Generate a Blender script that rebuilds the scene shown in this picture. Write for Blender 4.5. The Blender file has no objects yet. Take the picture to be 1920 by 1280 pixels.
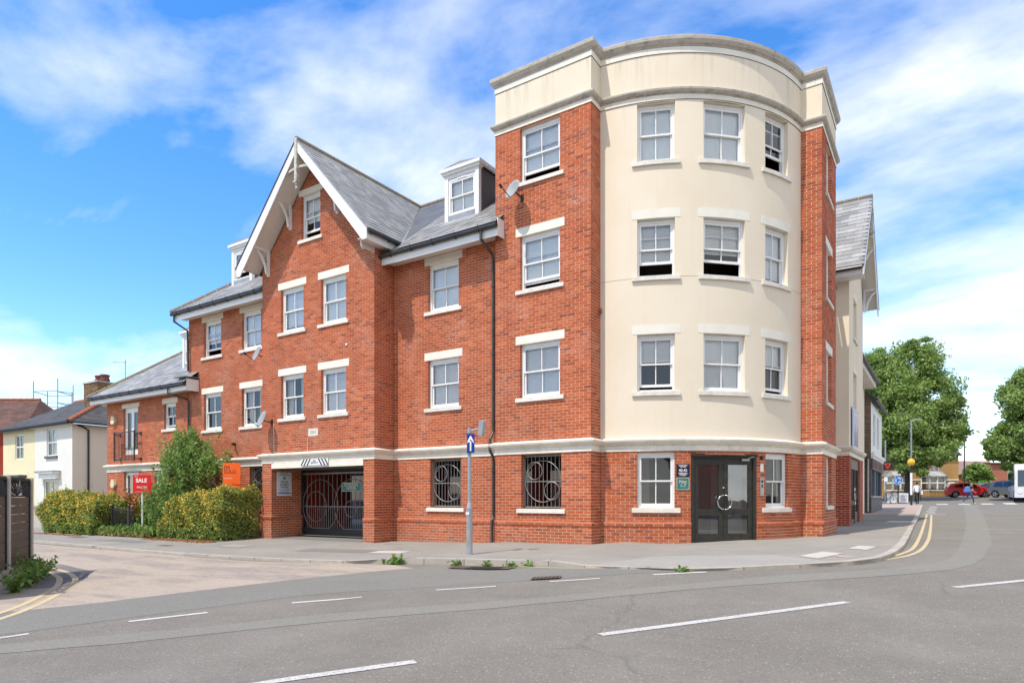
import bpy, bmesh, math, random
import numpy as np
from mathutils import Vector, Matrix
from mathutils.geometry import tessellate_polygon
random.seed(7); RNG = np.random.default_rng(7)
R = math.radians
scene = bpy.context.scene
COL = scene.collection

# ------------------------------------------------------------------ camera
cam_d = bpy.data.cameras.new('camera'); cam = bpy.data.objects.new('camera', cam_d); COL.objects.link(cam)
CAM_YAW = math.atan2(0.54912443, 0.8357406)
cam.location = (0, 0, 1.6); cam.rotation_euler = (R(90), 0, CAM_YAW)
cam_d.sensor_width = 36; cam_d.lens = 36 * 1230 / 1920
cam_d.shift_y = (933 - 640) / 1920
cam_d.clip_start = .1; cam_d.clip_end = 2000
scene.camera = cam

# ------------------------------------------------------------------ sky and sun
SUN_H = Vector((-0.24, -0.97, 0)).normalized(); SUN_EL = R(60)
SUN_DIR = Vector((SUN_H.x * math.cos(SUN_EL), SUN_H.y * math.cos(SUN_EL), math.sin(SUN_EL)))
w = bpy.data.worlds.new('World'); scene.world = w; w.use_nodes = True
nt = w.node_tree; nt.nodes.clear()
def N(t, **k):
    n = nt.nodes.new(t)
    for a, v in k.items(): setattr(n, a, v)
    return n
L = lambda a, b: nt.links.new(a, b)
out = N('ShaderNodeOutputWorld'); bg = N('ShaderNodeBackground'); L(bg.outputs[0], out.inputs[0])
sky = N('ShaderNodeTexSky', sky_type='NISHITA', sun_disc=False)
sky.sun_elevation = SUN_EL; sky.sun_rotation = math.atan2(SUN_DIR.x, SUN_DIR.y)
sky.air_density = 1.0; sky.dust_density = 0.0; sky.ozone_density = 2.2; sky.altitude = 0
tc = N('ShaderNodeTexCoord'); sep = N('ShaderNodeSeparateXYZ'); L(tc.outputs['Generated'], sep.inputs[0])
def MA(op, a, b=None, c=None):
    n = N('ShaderNodeMath', operation=op)
    for i, v in enumerate((a, b, c)):
        if v is None: continue
        if isinstance(v, (int, float)): n.inputs[i].default_value = v
        else: L(v, n.inputs[i])
    return n.outputs[0]
zc = MA('ADD', MA('MAXIMUM', sep.outputs[2], 0.0), 0.22)
cx_ = MA('DIVIDE', sep.outputs[0], zc); cy_ = MA('DIVIDE', sep.outputs[1], zc)
cmb = N('ShaderNodeCombineXYZ'); L(cx_, cmb.inputs[0]); L(cy_, cmb.inputs[1])
mp_ = N('ShaderNodeMapping'); mp_.inputs['Rotation'].default_value = (0, 0, R(28)); mp_.inputs['Scale'].default_value = (.8, 1.25, 1)
mp_.inputs['Location'].default_value = (3.1, 1.7, 0); L(cmb.outputs[0], mp_.inputs[0])
n1 = N('ShaderNodeTexNoise'); n1.inputs['Scale'].default_value = 1.8; n1.inputs['Detail'].default_value = 9; n1.inputs['Roughness'].default_value = .56; n1.inputs['Distortion'].default_value = .25
L(mp_.outputs[0], n1.inputs['Vector'])
n2 = N('ShaderNodeTexNoise'); n2.inputs['Scale'].default_value = .35; n2.inputs['Detail'].default_value = 2; L(mp_.outputs[0], n2.inputs['Vector'])
# cloudier to the east (world +x), clearing to thin wisps in the west
trend = MA('MULTIPLY', MA('ADD', MA('ADD', MA('MULTIPLY', sep.outputs[0], .85), MA('MULTIPLY', sep.outputs[1], -.20)), .54), .20)
lowz = MA('MULTIPLY', MA('SUBTRACT', .35, sep.outputs[2]), .15)
cov = MA('ADD', MA('ADD', MA('ADD', n1.outputs[0], MA('MULTIPLY', MA('SUBTRACT', n2.outputs[0], .5), .25)), trend), lowz)
ramp = N('ShaderNodeValToRGB'); L(cov, ramp.inputs[0])
ramp.color_ramp.elements[0].position = .42; ramp.color_ramp.elements[0].color = (0, 0, 0, 1)
ramp.color_ramp.elements[1].position = .76; ramp.color_ramp.elements[1].color = (1, 1, 1, 1)
cmask = MA('MULTIPLY', ramp.outputs[0], .93)
hs = N('ShaderNodeHueSaturation'); hs.inputs['Saturation'].default_value = 1.32; hs.inputs['Value'].default_value = 1.2; hs.inputs['Hue'].default_value = .506; L(sky.outputs[0], hs.inputs['Color'])
mixc = N('ShaderNodeMix', data_type='RGBA'); L(cmask, mixc.inputs[0]); L(hs.outputs[0], mixc.inputs[6])
n3 = N('ShaderNodeTexNoise'); n3.inputs['Scale'].default_value = 2.6; n3.inputs['Detail'].default_value = 7; n3.inputs['Roughness'].default_value = .6; L(mp_.outputs[0], n3.inputs['Vector'])
cr3 = N('ShaderNodeValToRGB'); L(n3.outputs[0], cr3.inputs[0]); cr3.color_ramp.elements[0].position = .3; cr3.color_ramp.elements[0].color = (4.3, 4.45, 4.7, 1); cr3.color_ramp.elements[1].position = .62; cr3.color_ramp.elements[1].color = (6.0, 6.0, 5.95, 1)
L(cr3.outputs[0], mixc.inputs[7])
L(mixc.outputs[2], bg.inputs[0]); bg.inputs[1].default_value = 0.15
sd = bpy.data.lights.new('sun', 'SUN'); sd.energy = 2.7; sd.angle = R(.6); sd.color = (1, .92, .80)
so = bpy.data.objects.new('sun', sd); COL.objects.link(so)
so.rotation_euler = (-SUN_DIR).to_track_quat('-Z', 'Y').to_euler()
vs = scene.view_settings; vs.view_transform = 'Standard'; vs.look = 'None'; vs.exposure = .74; vs.gamma = 1; vs.use_curve_mapping = False
scene.cycles.max_bounces = 6; scene.cycles.transparent_max_bounces = 12
scene.cycles.sample_clamp_indirect = 4

# ------------------------------------------------------------------ materials
MATS = {}
def rgb(h):
    h = h.lstrip('#'); v = [int(h[i:i + 2], 16) / 255 for i in (0, 2, 4)]
    return tuple(x / 12.92 if x <= .04045 else ((x + .055) / 1.055) ** 2.4 for x in v)
class NT:
    def __init__(s, m): m.use_nodes = True; s.t = m.node_tree; s.b = s.t.nodes['Principled BSDF']; s.out = s.t.nodes['Material Output']
    def n(s, t, **k):
        x = s.t.nodes.new(t)
        for a, v in k.items(): setattr(x, a, v)
        return x
    def l(s, a, b): s.t.links.new(a, b)
    def pos(s): return s.n('ShaderNodeNewGeometry').outputs['Position']
    def noise(s, scale, detail=5, rough=.55, vec=None, stretch=None):
        v = vec or s.pos()
        if stretch:
            mpn = s.n('ShaderNodeMapping'); mpn.inputs['Scale'].default_value = stretch; s.l(v, mpn.inputs[0]); v = mpn.outputs[0]
        x = s.n('ShaderNodeTexNoise'); x.inputs['Scale'].default_value = scale; x.inputs['Detail'].default_value = detail; x.inputs['Roughness'].default_value = rough
        s.l(v, x.inputs['Vector']); return x.outputs[0]
    def ramp(s, v, a, b):
        r = s.n('ShaderNodeMapRange'); r.inputs[1].default_value = a; r.inputs[2].default_value = b; s.l(v, r.inputs[0]); return r.outputs[0]
    def mix(s, f, a, b, blend='MIX'):
        x = s.n('ShaderNodeMix', data_type='RGBA', blend_type=blend)
        for i, v in ((0, f), (6, a), (7, b)):
            if isinstance(v, (int, float)): x.inputs[i].default_value = v
            elif isinstance(v, tuple): x.inputs[i].default_value = (*v[:3], 1)
            else: s.l(v, x.inputs[i])
        return x.outputs[2]
    def math(s, op, a, b=None):
        x = s.n('ShaderNodeMath', operation=op)
        for i, v in ((0, a), (1, b)):
            if v is None: continue
            if isinstance(v, (int, float)): x.inputs[i].default_value = v
            else: s.l(v, x.inputs[i])
        return x.outputs[0]
    def island(s):
        a = s.n('ShaderNodeNewGeometry').outputs['Random Per Island']; b = s.n('ShaderNodeObjectInfo').outputs['Random']
        return s.math('FRACT', s.math('ADD', a, b))
    def bump(s, h, strength, dist=.01):
        x = s.n('ShaderNodeBump'); x.inputs['Strength'].default_value = strength; x.inputs['Distance'].default_value = dist
        s.l(h, x.inputs['Height']); s.l(x.outputs[0], s.b.inputs['Normal'])
def mat(name, c1, c2=None, scale=6, rough=.75, bump=0, bscale=60, var=0, metal=0, spec=.4, lo=.3, hi=.7, stretch=None):
    if name in MATS: return MATS[name]
    m = bpy.data.materials.new(name); MATS[name] = m; q = NT(m)
    c2 = c2 or tuple(x * .82 for x in c1)
    col = q.mix(q.ramp(q.noise(scale, stretch=stretch), lo, hi), c1, c2)
    if var:
        h = q.n('ShaderNodeHueSaturation'); q.l(col, h.inputs['Color'])
        q.l(q.ramp(q.island(), -.0001, 1.0), h.inputs['Value'])
        r = h.inputs['Value'].links[0].from_node; r.inputs[3].default_value = 1 - var; r.inputs[4].default_value = 1 + var
        col = h.outputs[0]
    q.l(col, q.b.inputs['Base Color']); q.b.inputs['Roughness'].default_value = rough; q.b.inputs['Metallic'].default_value = metal
    q.b.inputs['Specular IOR Level'].default_value = spec
    if bump: q.bump(q.noise(bscale, 4), bump)
    return m
def m_brick(name, base, dark, pale, stain=.5):
    m = bpy.data.materials.new(name); MATS[name] = m; q = NT(m)
    r = q.island()
    cr = q.n('ShaderNodeValToRGB'); q.l(r, cr.inputs[0]); e = cr.color_ramp
    e.elements[0].position = 0; e.elements[0].color = (*dark, 1); e.elements[1].position = 1; e.elements[1].color = (*pale, 1)
    for p, c in ((.12, tuple((a + b) / 2 for a, b in zip(base, dark))), (.3, base), (.75, tuple(x * 1.08 for x in base))):
        k = e.elements.new(p); k.color = (*c, 1)
    col = q.mix(q.math('MULTIPLY', q.ramp(q.noise(45, 4), .35, .75), .35), cr.outputs[0], dark)
    col = q.mix(q.math('MULTIPLY', q.ramp(q.noise(.32, 4, .6), .40, .66), .5), col, tuple(x * .62 for x in base))
    col = q.mix(q.math('MULTIPLY', q.ramp(q.noise(.8, 5, .7, stretch=(2.2, 2.2, .25)), .56, .74), .35), col, dark)
    # lime bloom in irregular patches, some bricks take it more than others
    bloom = q.math('MULTIPLY', q.ramp(q.noise(.9, 6, .62), .50, .74), q.ramp(q.noise(9, 5, .7), .42, .68))
    col = q.mix(q.math('MULTIPLY', bloom, stain), col, (.62, .47, .40))
    # grime in patches along the foot of the wall
    sp = q.n('ShaderNodeSeparateXYZ'); q.l(q.pos(), sp.inputs[0])
    foot = q.math('MULTIPLY', q.ramp(sp.outputs[2], .95, .35), q.ramp(q.noise(2.2, 5, .6), .4, .65))
    col = q.mix(q.math('MULTIPLY', foot, .45), col, (.23, .17, .12))
    q.l(col, q.b.inputs['Base Color']); q.b.inputs['Roughness'].default_value = .82; q.b.inputs['Specular IOR Level'].default_value = .25
    q.bump(q.noise(120, 4), .25, .004)
m_brick('brick_red', (.48, .110, .038), (.28, .068, .034), (.60, .18, .078), .5)
m_brick('brick_deep', (.36, .052, .024), (.18, .03, .02), (.45, .08, .035), .1)
m_brick('brick_stock', (.21, .125, .062), (.09, .055, .035), (.32, .21, .10), .15)
m_brick('brick_tan', (.46, .27, .10), (.26, .15, .06), (.55, .36, .16), .1)
mat('mortar', (.74, .58, .425), (.60, .465, .335), 3, .95)
mat('mortar_grey', (.40, .34, .27), (.28, .24, .19), 3, .95)
def m_stucco(name, c, streak):
    m = bpy.data.materials.new(name); MATS[name] = m; q = NT(m)
    col = q.mix(q.ramp(q.noise(.7, 5, .6), .3, .75), c, tuple(x * y for x, y in zip(c, (.93, .91, .87))))
    sp = q.n('ShaderNodeSeparateXYZ'); q.l(q.pos(), sp.inputs[0])
    # rain streaks hanging below the copings, thin and uneven
    st = q.ramp(q.noise(2.2, 6, .7, stretch=(1.6, 1.6, .10)), .53, .74)
    zone = q.math('MAXIMUM', q.ramp(sp.outputs[2], 11.25, 12.2), q.math('ADD', q.math('MULTIPLY', q.ramp(sp.outputs[2], 10.2, 11.0), .25), .14))
    col = q.mix(q.math('MULTIPLY', q.math('MULTIPLY', st, zone), streak), col, (.24, .21, .17))
    q.l(col, q.b.inputs['Base Color']); q.b.inputs['Roughness'].default_value = .92; q.b.inputs['Specular IOR Level'].default_value = .2
    q.bump(q.noise(220, 3), .35, .004)
m_stucco('stucco_cream', (.785, .70, .565), .5)
m_stucco('stucco_white', (.74, .74, .70), .2)
m_stucco('stucco_yellow', (.74, .69, .46), .2)
def m_stone(name, c, dirt, amt):
    m = bpy.data.materials.new(name); MATS[name] = m; q = NT(m)
    col = q.mix(q.ramp(q.noise(4, 6, .65), .35, .75), c, tuple(x * .86 for x in c))
    d = q.math('MULTIPLY', q.ramp(q.noise(5, 7, .7, stretch=(1, 1, 2.2)), .50, .78), amt)
    col = q.mix(d, col, dirt)
    h = q.n('ShaderNodeHueSaturation'); q.l(col, h.inputs['Color']); r = q.ramp(q.island(), 0, 1); rn = r.node; rn.inputs[3].default_value = .93; rn.inputs[4].default_value = 1.05
    q.l(r, h.inputs['Value'])
    q.l(h.outputs[0], q.b.inputs['Base Color']); q.b.inputs['Roughness'].default_value = .85; q.bump(q.noise(70, 4), .2, .005)
m_stone('stone', (.84, .785, .665), (.40, .33, .22), .38)
m_stone('coping', (.50, .45, .38), (.085, .072, .055), .85)
m_stone('sill_stone', (.76, .73, .66), (.42, .35, .24), .5)
m_stone('concrete', (.46, .43, .39), (.2, .18, .15), .5)
mat('lintel_paint', (.80, .77, .69), (.74, .70, .60), 3, .8)
mat('white_paint', (.80, .80, .79), (.74, .74, .72), 2, .42)
mat('old_white_timber', (.58, .56, .51), (.32, .31, .26), 9, .8, lo=.4, hi=.65)
mat('soffit_white', (.72, .68, .62), (.62, .58, .52), 1.5, .7)
mat('upvc', (.83, .83, .82), (.79, .79, .77), 2, .32)
mat('black_iron', (.025, .025, .027), (.05, .048, .045), 12, .5)
mat('gutter_black', (.022, .024, .027), (.05, .052, .055), 5, .38)
mat('pipe_grey', (.045, .043, .042), (.08, .075, .07), 5, .45)
mat('lead', (.23, .245, .27), (.34, .36, .39), 3, .6)
mat('lead_dark', (.075, .08, .085), (.13, .135, .14), 2, .6)
mat('galvanised', (.42, .44, .45), (.33, .34, .34), 7, .5, metal=.35)
mat('steel_bright', (.62, .61, .59), (.5, .49, .47), 8, .22, metal=.95)
mat('steel_brushed', (.45, .43, .40), (.36, .345, .32), 10, .4, metal=.6)
mat('tube_grey', (.30, .33, .35), (.22, .24, .25), 5, .5, metal=.3)
mat('slate', (.36, .355, .335), (.26, .255, .24), 2.2, .5, bump=.3, bscale=30, var=.22)
mat('slate_dull', (.10, .098, .095), (.07, .066, .062), 1.2, .75, bump=.3, bscale=25, var=.25)
mat('ridge_tile', (.20, .18, .15), (.27, .19, .09), 6, .85, lo=.45, hi=.65)
mat('tile_red', (.15, .072, .052), (.085, .052, .042), 1.6, .85, bump=.4, bscale=9, var=.2)
mat('tile_ridge_red', (.45, .14, .07), (.33, .10, .05), 4, .85)
mat('tile_brown', (.30, .19, .16), (.22, .14, .12), .8, .9, bump=.3, bscale=6)
mat('terracotta', (.20, .065, .05), (.13, .05, .045), 5, .8)
mat('door_black', (.022, .021, .02), (.04, .037, 0.025), 9, .48)
mat('door_brown', (.105, .062, .048), (.07, .045, .036), 6, .45)
mat('interior', (.17, .155, .14), (.12, .11, .1), .7, .95)
mat('interior_floor', (.14, .12, .10), (.1, .09, .07), 2, .9)
mat('blind', (.90, .91, .90), (.86, .87, .86), 3, .7)
mat('roller_blind', (.88, .91, .90), (.85, .88, .87), 1, .8)
mat('curtain', (.74, .72, .66), (.6, .58, .52), 5, .9)
mat('dish_grey', (.33, .34, .34), (.28, .29, .29), 4, .55)
mat('alarm_cream', (.72, .64, .42), (.66, .58, .36), 4, .5)
mat('fence_board', (.125, .098, .08), (.095, .075, .062), 3, .6, bump=.2, bscale=40, var=.1)
mat('teal_paint', (.035, .20, .20), (.03, .16, .165), 4, .45)
mat('navy_paint', (.012, .016, .045), None, 4, .4)
mat('gold_letter', (.70, .58, .36), None, 4, .5)
mat('white_letter', (.82, .82, .80), None, 4, .5)
mat('sign_white', (.74, .76, .77), (.68, .7, .7), 3, .35)
mat('sign_blue', (.015, .045, .27), None, 3, .35)
mat('sign_blue_light', (.02, .16, .52), None, 3, .35)
mat('dark_letter', (.05, .06, .08), None, 4, .6)
mat('orange_board', (.82, .125, .012), (.76, .11, .012), 2, .45)
mat('red_board', (.66, .012, .014), (.6, .01, .012), 2, .4)
mat('black_letter', (.02, .01, .01), None, 4, .6)
mat('beacon_amber', (.80, .47, .03), None, 3, .35)
mat('skin', (.56, .33, .23), None, 20, .6)
mat('jeans', (.025, .045, .13), (.04, .07, .18), 20, .9)
mat('cloth_black', (.014, .013, .015), (.022, .02, .022), 20, .9)
mat('cloth_white', (.74, .73, .72), None, 20, .9)
mat('bag_blue', (.10, .22, .52), (.08, .17, .42), 10, .8)
mat('hair', (.30, .22, .13), (.2, .14, .08), 30, .7)
mat('shoe', (.62, .58, .53), None, 20, .7)
mat('tyre', (.018, .018, .018), None, 20, .85)
mat('rim', (.48, .48, .49), None, 20, .3, metal=.8)
mat('car_red', (.80, .010, .018), None, 3, .22, spec=.6)
mat('car_grey', (.115, .11, .115), None, 3, .22, metal=.35, spec=.6)
mat('car_dark', (.03, .035, .04), None, 3, .22, spec=.6)
mat('bus_white', (.72, .73, .73), None, 3, .3)
mat('plastic_black', (.02, .02, .021), None, 8, .55)
mat('lamp_lens', (.75, .76, .78), None, 8, .12)
mat('plate_white', (.8, .8, .78), None, 8, .4)
mat('bark', (.105, .08, .058), (.055, .043, .033), 7, .95, bump=.6, bscale=18)
mat('soil', (.13, .085, .055), (.07, .05, .035), 9, .95)
mat('poster_pink', (.62, .42, .50), (.5, .52, .62), 5, .5)
mat('poster_cyan', (.20, .55, .66), (.14, .42, .52), 4, .5)
mat('pink_board', (.85, .58, .47), None, 2, .7)
mat('shopfront_grey', (.075, .085, .10), (.055, .062, .075), 4, .5)
mat('shop_blue', (.12, .16, .21), (.09, .12, .16), 4, .4)
mat('grille_paint', (.30, .29, .275), (.18, .17, .16), 8, .45, metal=.3)
mat('gate_black', (.024, .026, .03), None, 6, .5)
mat('brick_far', (.42, .16, .10), (.36, .13, .085), 1.5, .9)
mat('plinth_brick', (.46, .14, .065), (.38, .11, .05), 8, .85)
mat('led_red', (.8, .05, .03), None, 5, .4)
def m_glass(name, tint, refl):
    m = bpy.data.materials.new(name); MATS[name] = m; q = NT(m); q.t.nodes.remove(q.b)
    fr = q.n('ShaderNodeFresnel'); fr.inputs[0].default_value = 1.5
    f = q.math('MINIMUM', q.math('ADD', q.math('MULTIPLY', fr.outputs[0], 1.0), refl), .95)
    tr = q.n('ShaderNodeBsdfTransparent'); tr.inputs[0].default_value = (*tint, 1)
    gl = q.n('ShaderNodeBsdfGlossy'); gl.inputs[0].default_value = (.92, .95, .97, 1); gl.inputs['Roughness'].default_value = .015
    bp = q.n('ShaderNodeBump'); bp.inputs['Strength'].default_value = .04; bp.inputs['Distance'].default_value = .02; q.l(q.noise(2.5, 2), bp.inputs['Height']); q.l(bp.outputs[0], gl.inputs['Normal'])
    mx = q.n('ShaderNodeMixShader'); q.l(f, mx.inputs[0]); q.l(tr.outputs[0], mx.inputs[1]); q.l(gl.outputs[0], mx.inputs[2]); q.l(mx.outputs[0], q.out.inputs[0])
m_glass('glass', (.99, .99, .99), .03)
m_glass('glass_door', (.85, .88, .88), .20)
m_glass('glass_dark', (.10, .11, .12), .06)
def m_leaf(name, c1, c2, trans=.35, var=.35):
    m = bpy.data.materials.new(name); MATS[name] = m; q = NT(m); q.t.nodes.remove(q.b)
    col = q.mix(q.island(), c1, c2)
    col = q.mix(q.math('MULTIPLY', q.ramp(q.noise(1.1, 3), .4, .7), .22), col, tuple(x * .6 for x in c1))
    d = q.n('ShaderNodeBsdfPrincipled'); q.l(col, d.inputs['Base Color']); d.inputs['Roughness'].default_value = .55; d.inputs['Specular IOR Level'].default_value = .3
    t = q.n('ShaderNodeBsdfTranslucent'); q.l(q.mix(.5, col, (.18, .26, .03)), t.inputs[0])
    mx = q.n('ShaderNodeMixShader'); mx.inputs[0].default_value = trans; q.l(d.outputs[0], mx.inputs[1]); q.l(t.outputs[0], mx.inputs[2]); q.l(mx.outputs[0], q.out.inputs[0])
m_leaf('leaf_tree', (0.203, 0.311, 0.081), (0.405, 0.540, 0.176), .42)
m_leaf('leaf_hedge', (0.208, 0.305, 0.078), (0.442, 0.520, 0.156), .4)
m_leaf('leaf_bush', (0.161, 0.287, 0.069), (0.345, 0.483, 0.149), .42)
m_leaf('leaf_pale', (.20, .33, .07), (.32, .45, .13))
m_leaf('leaf_weed', (.13, .25, .05), (.25, .38, .10))
m_leaf('flower_yellow', (.70, .42, .03), (.78, .58, .12), .2)
m_leaf('leaf_rust', (.38, .13, .04), (.50, .22, .08), .2)
m_leaf('grass_dry', (.25, .24, .08), (.38, .34, .14), .3)
def m_ground(name, c1, c2, patch, fine=.35, rough=.9, patches=.6, stain=None, crack=False):
    m = bpy.data.materials.new(name); MATS[name] = m; q = NT(m)
    a = q.ramp(q.noise(70, 3, .8), .36, .66)
    col = q.mix(a, c1, c2)
    col = q.mix(q.math('MULTIPLY', q.ramp(q.noise(.8, 6, .62), .42, .72), patches), col, patch)
    # oil drips and tyre scuffs of their own shape
    col = q.mix(q.math('MULTIPLY', q.ramp(q.noise(11, 4, .7), .62, .75), .30), col, tuple(x * .45 for x in c1))
    col = q.mix(q.math('MULTIPLY', q.ramp(q.noise(.35, 5, .7, stretch=(1, 2.4, 1)), .5, .7), .22), col, tuple(x * .6 for x in c1))
    # exposed chippings, pale and dark
    v = q.n('ShaderNodeTexVoronoi'); v.inputs['Scale'].default_value = 42; q.l(q.pos(), v.inputs['Vector'])
    sp = q.n('ShaderNodeSeparateColor'); q.l(v.outputs['Color'], sp.inputs[0])
    col = q.mix(q.math('MULTIPLY', q.math('MULTIPLY', q.ramp(v.outputs['Distance'], .45, .25), q.ramp(sp.outputs[0], .72, .95)), fine * 1.6), col, tuple(min(1, x * 1.9) for x in c1))
    col = q.mix(q.math('MULTIPLY', q.math('MULTIPLY', q.ramp(v.outputs['Distance'], .45, .25), q.ramp(sp.outputs[1], .72, .95)), fine * 1.6), col, tuple(x * .35 for x in c1))
    if stain:
        k = q.math('MULTIPLY', q.ramp(q.noise(.42, 7, .68, stretch=(.55, 1.9, 1)), .47, .57), q.ramp(q.noise(9, 5, .7), .30, .55))
        col = q.mix(q.math('MULTIPLY', k, .85), col, stain)
    if crack:
        wn = q.n('ShaderNodeTexNoise'); wn.inputs['Scale'].default_value = 1.6; wn.inputs['Detail'].default_value = 5; q.l(q.pos(), wn.inputs['Vector'])
        wv = q.n('ShaderNodeMix', data_type='VECTOR'); wv.inputs[0].default_value = .35; q.l(q.pos(), wv.inputs[4]); q.l(wn.outputs['Color'], wv.inputs[5])
        ve = q.n('ShaderNodeTexVoronoi', feature='DISTANCE_TO_EDGE'); ve.inputs['Scale'].default_value = .42; q.l(wv.outputs[1], ve.inputs['Vector'])
        k = q.math('MULTIPLY', q.ramp(ve.outputs['Distance'], .0065, .002), q.ramp(q.noise(.5, 3), .52, .62))
        col = q.mix(q.math('MULTIPLY', k, .28), col, (.08, .072, .064))
    q.l(col, q.b.inputs['Base Color']); q.b.inputs['Roughness'].default_value = rough; q.b.inputs['Specular IOR Level'].default_value = .25
    q.bump(q.noise(75, 3, .7), .6, .008)
m_ground('asphalt', (.232, .211, .178), (.140, .127, .106), (.265, .244, .207), .40, patches=.55, crack=True)
m_ground('asphalt_green', (.235, .228, .198), (.16, .155, .136), (.215, .208, .182), .3)
m_ground('asphalt_trench', (.258, .245, .208), (.175, .166, .142), (.24, .227, .193), .3)
m_ground('asphalt_pink', (.46, .385, .305), (.33, .275, .22), (.38, .325, .265), .35, stain=(.25, .22, .20))
m_ground('asphalt_worn', (.20, .18, .165), (.14, .127, .118), (.30, .24, .205), .25, patches=.8)
m_ground('pave_asphalt', (.31, .287, .25), (.225, .208, .18), (.36, .333, .288), .25, crack=True)
m_ground('pave_patch', (.36, .345, .31), (.285, .27, .24), (.33, .31, .28), .2)
m_ground('pave_dark', (.235, .225, .205), (.175, .165, .15), (.21, .2, .18), .2)
m_ground('pave_pink', (.45, .35, .29), (.36, .28, .235), (.40, .33, .28), .15)
mat('slab_pale', (.52, .49, .43), (.45, .42, .37), 9, .85, bump=.2)
mat('iron_cover', (.22, .16, .13), (.14, .10, .085), 14, .7)
m_stone('kerb', (.44, .40, .34), (.20, .18, .14), .5)
def m_paint(name, c, under, wear):
    m = bpy.data.materials.new(name); MATS[name] = m; q = NT(m)
    col = q.mix(q.ramp(q.noise(3, 5, .6), .3, .7), c, tuple(x * .86 for x in c))
    col = q.mix(q.math('MULTIPLY', q.ramp(q.noise(48, 5, .7), .50, .62), wear), col, under)
    q.l(col, q.b.inputs['Base Color']); q.b.inputs['Roughness'].default_value = .8
m_paint('line_white', (.60, .58, .54), (.24, .215, .19), .9)
m_paint('line_white_fresh', (.66, .64, .60), (.3, .28, .25), .6)
m_paint('line_yellow', (.60, .48, .27), (.27, .23, .19), .6)

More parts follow.
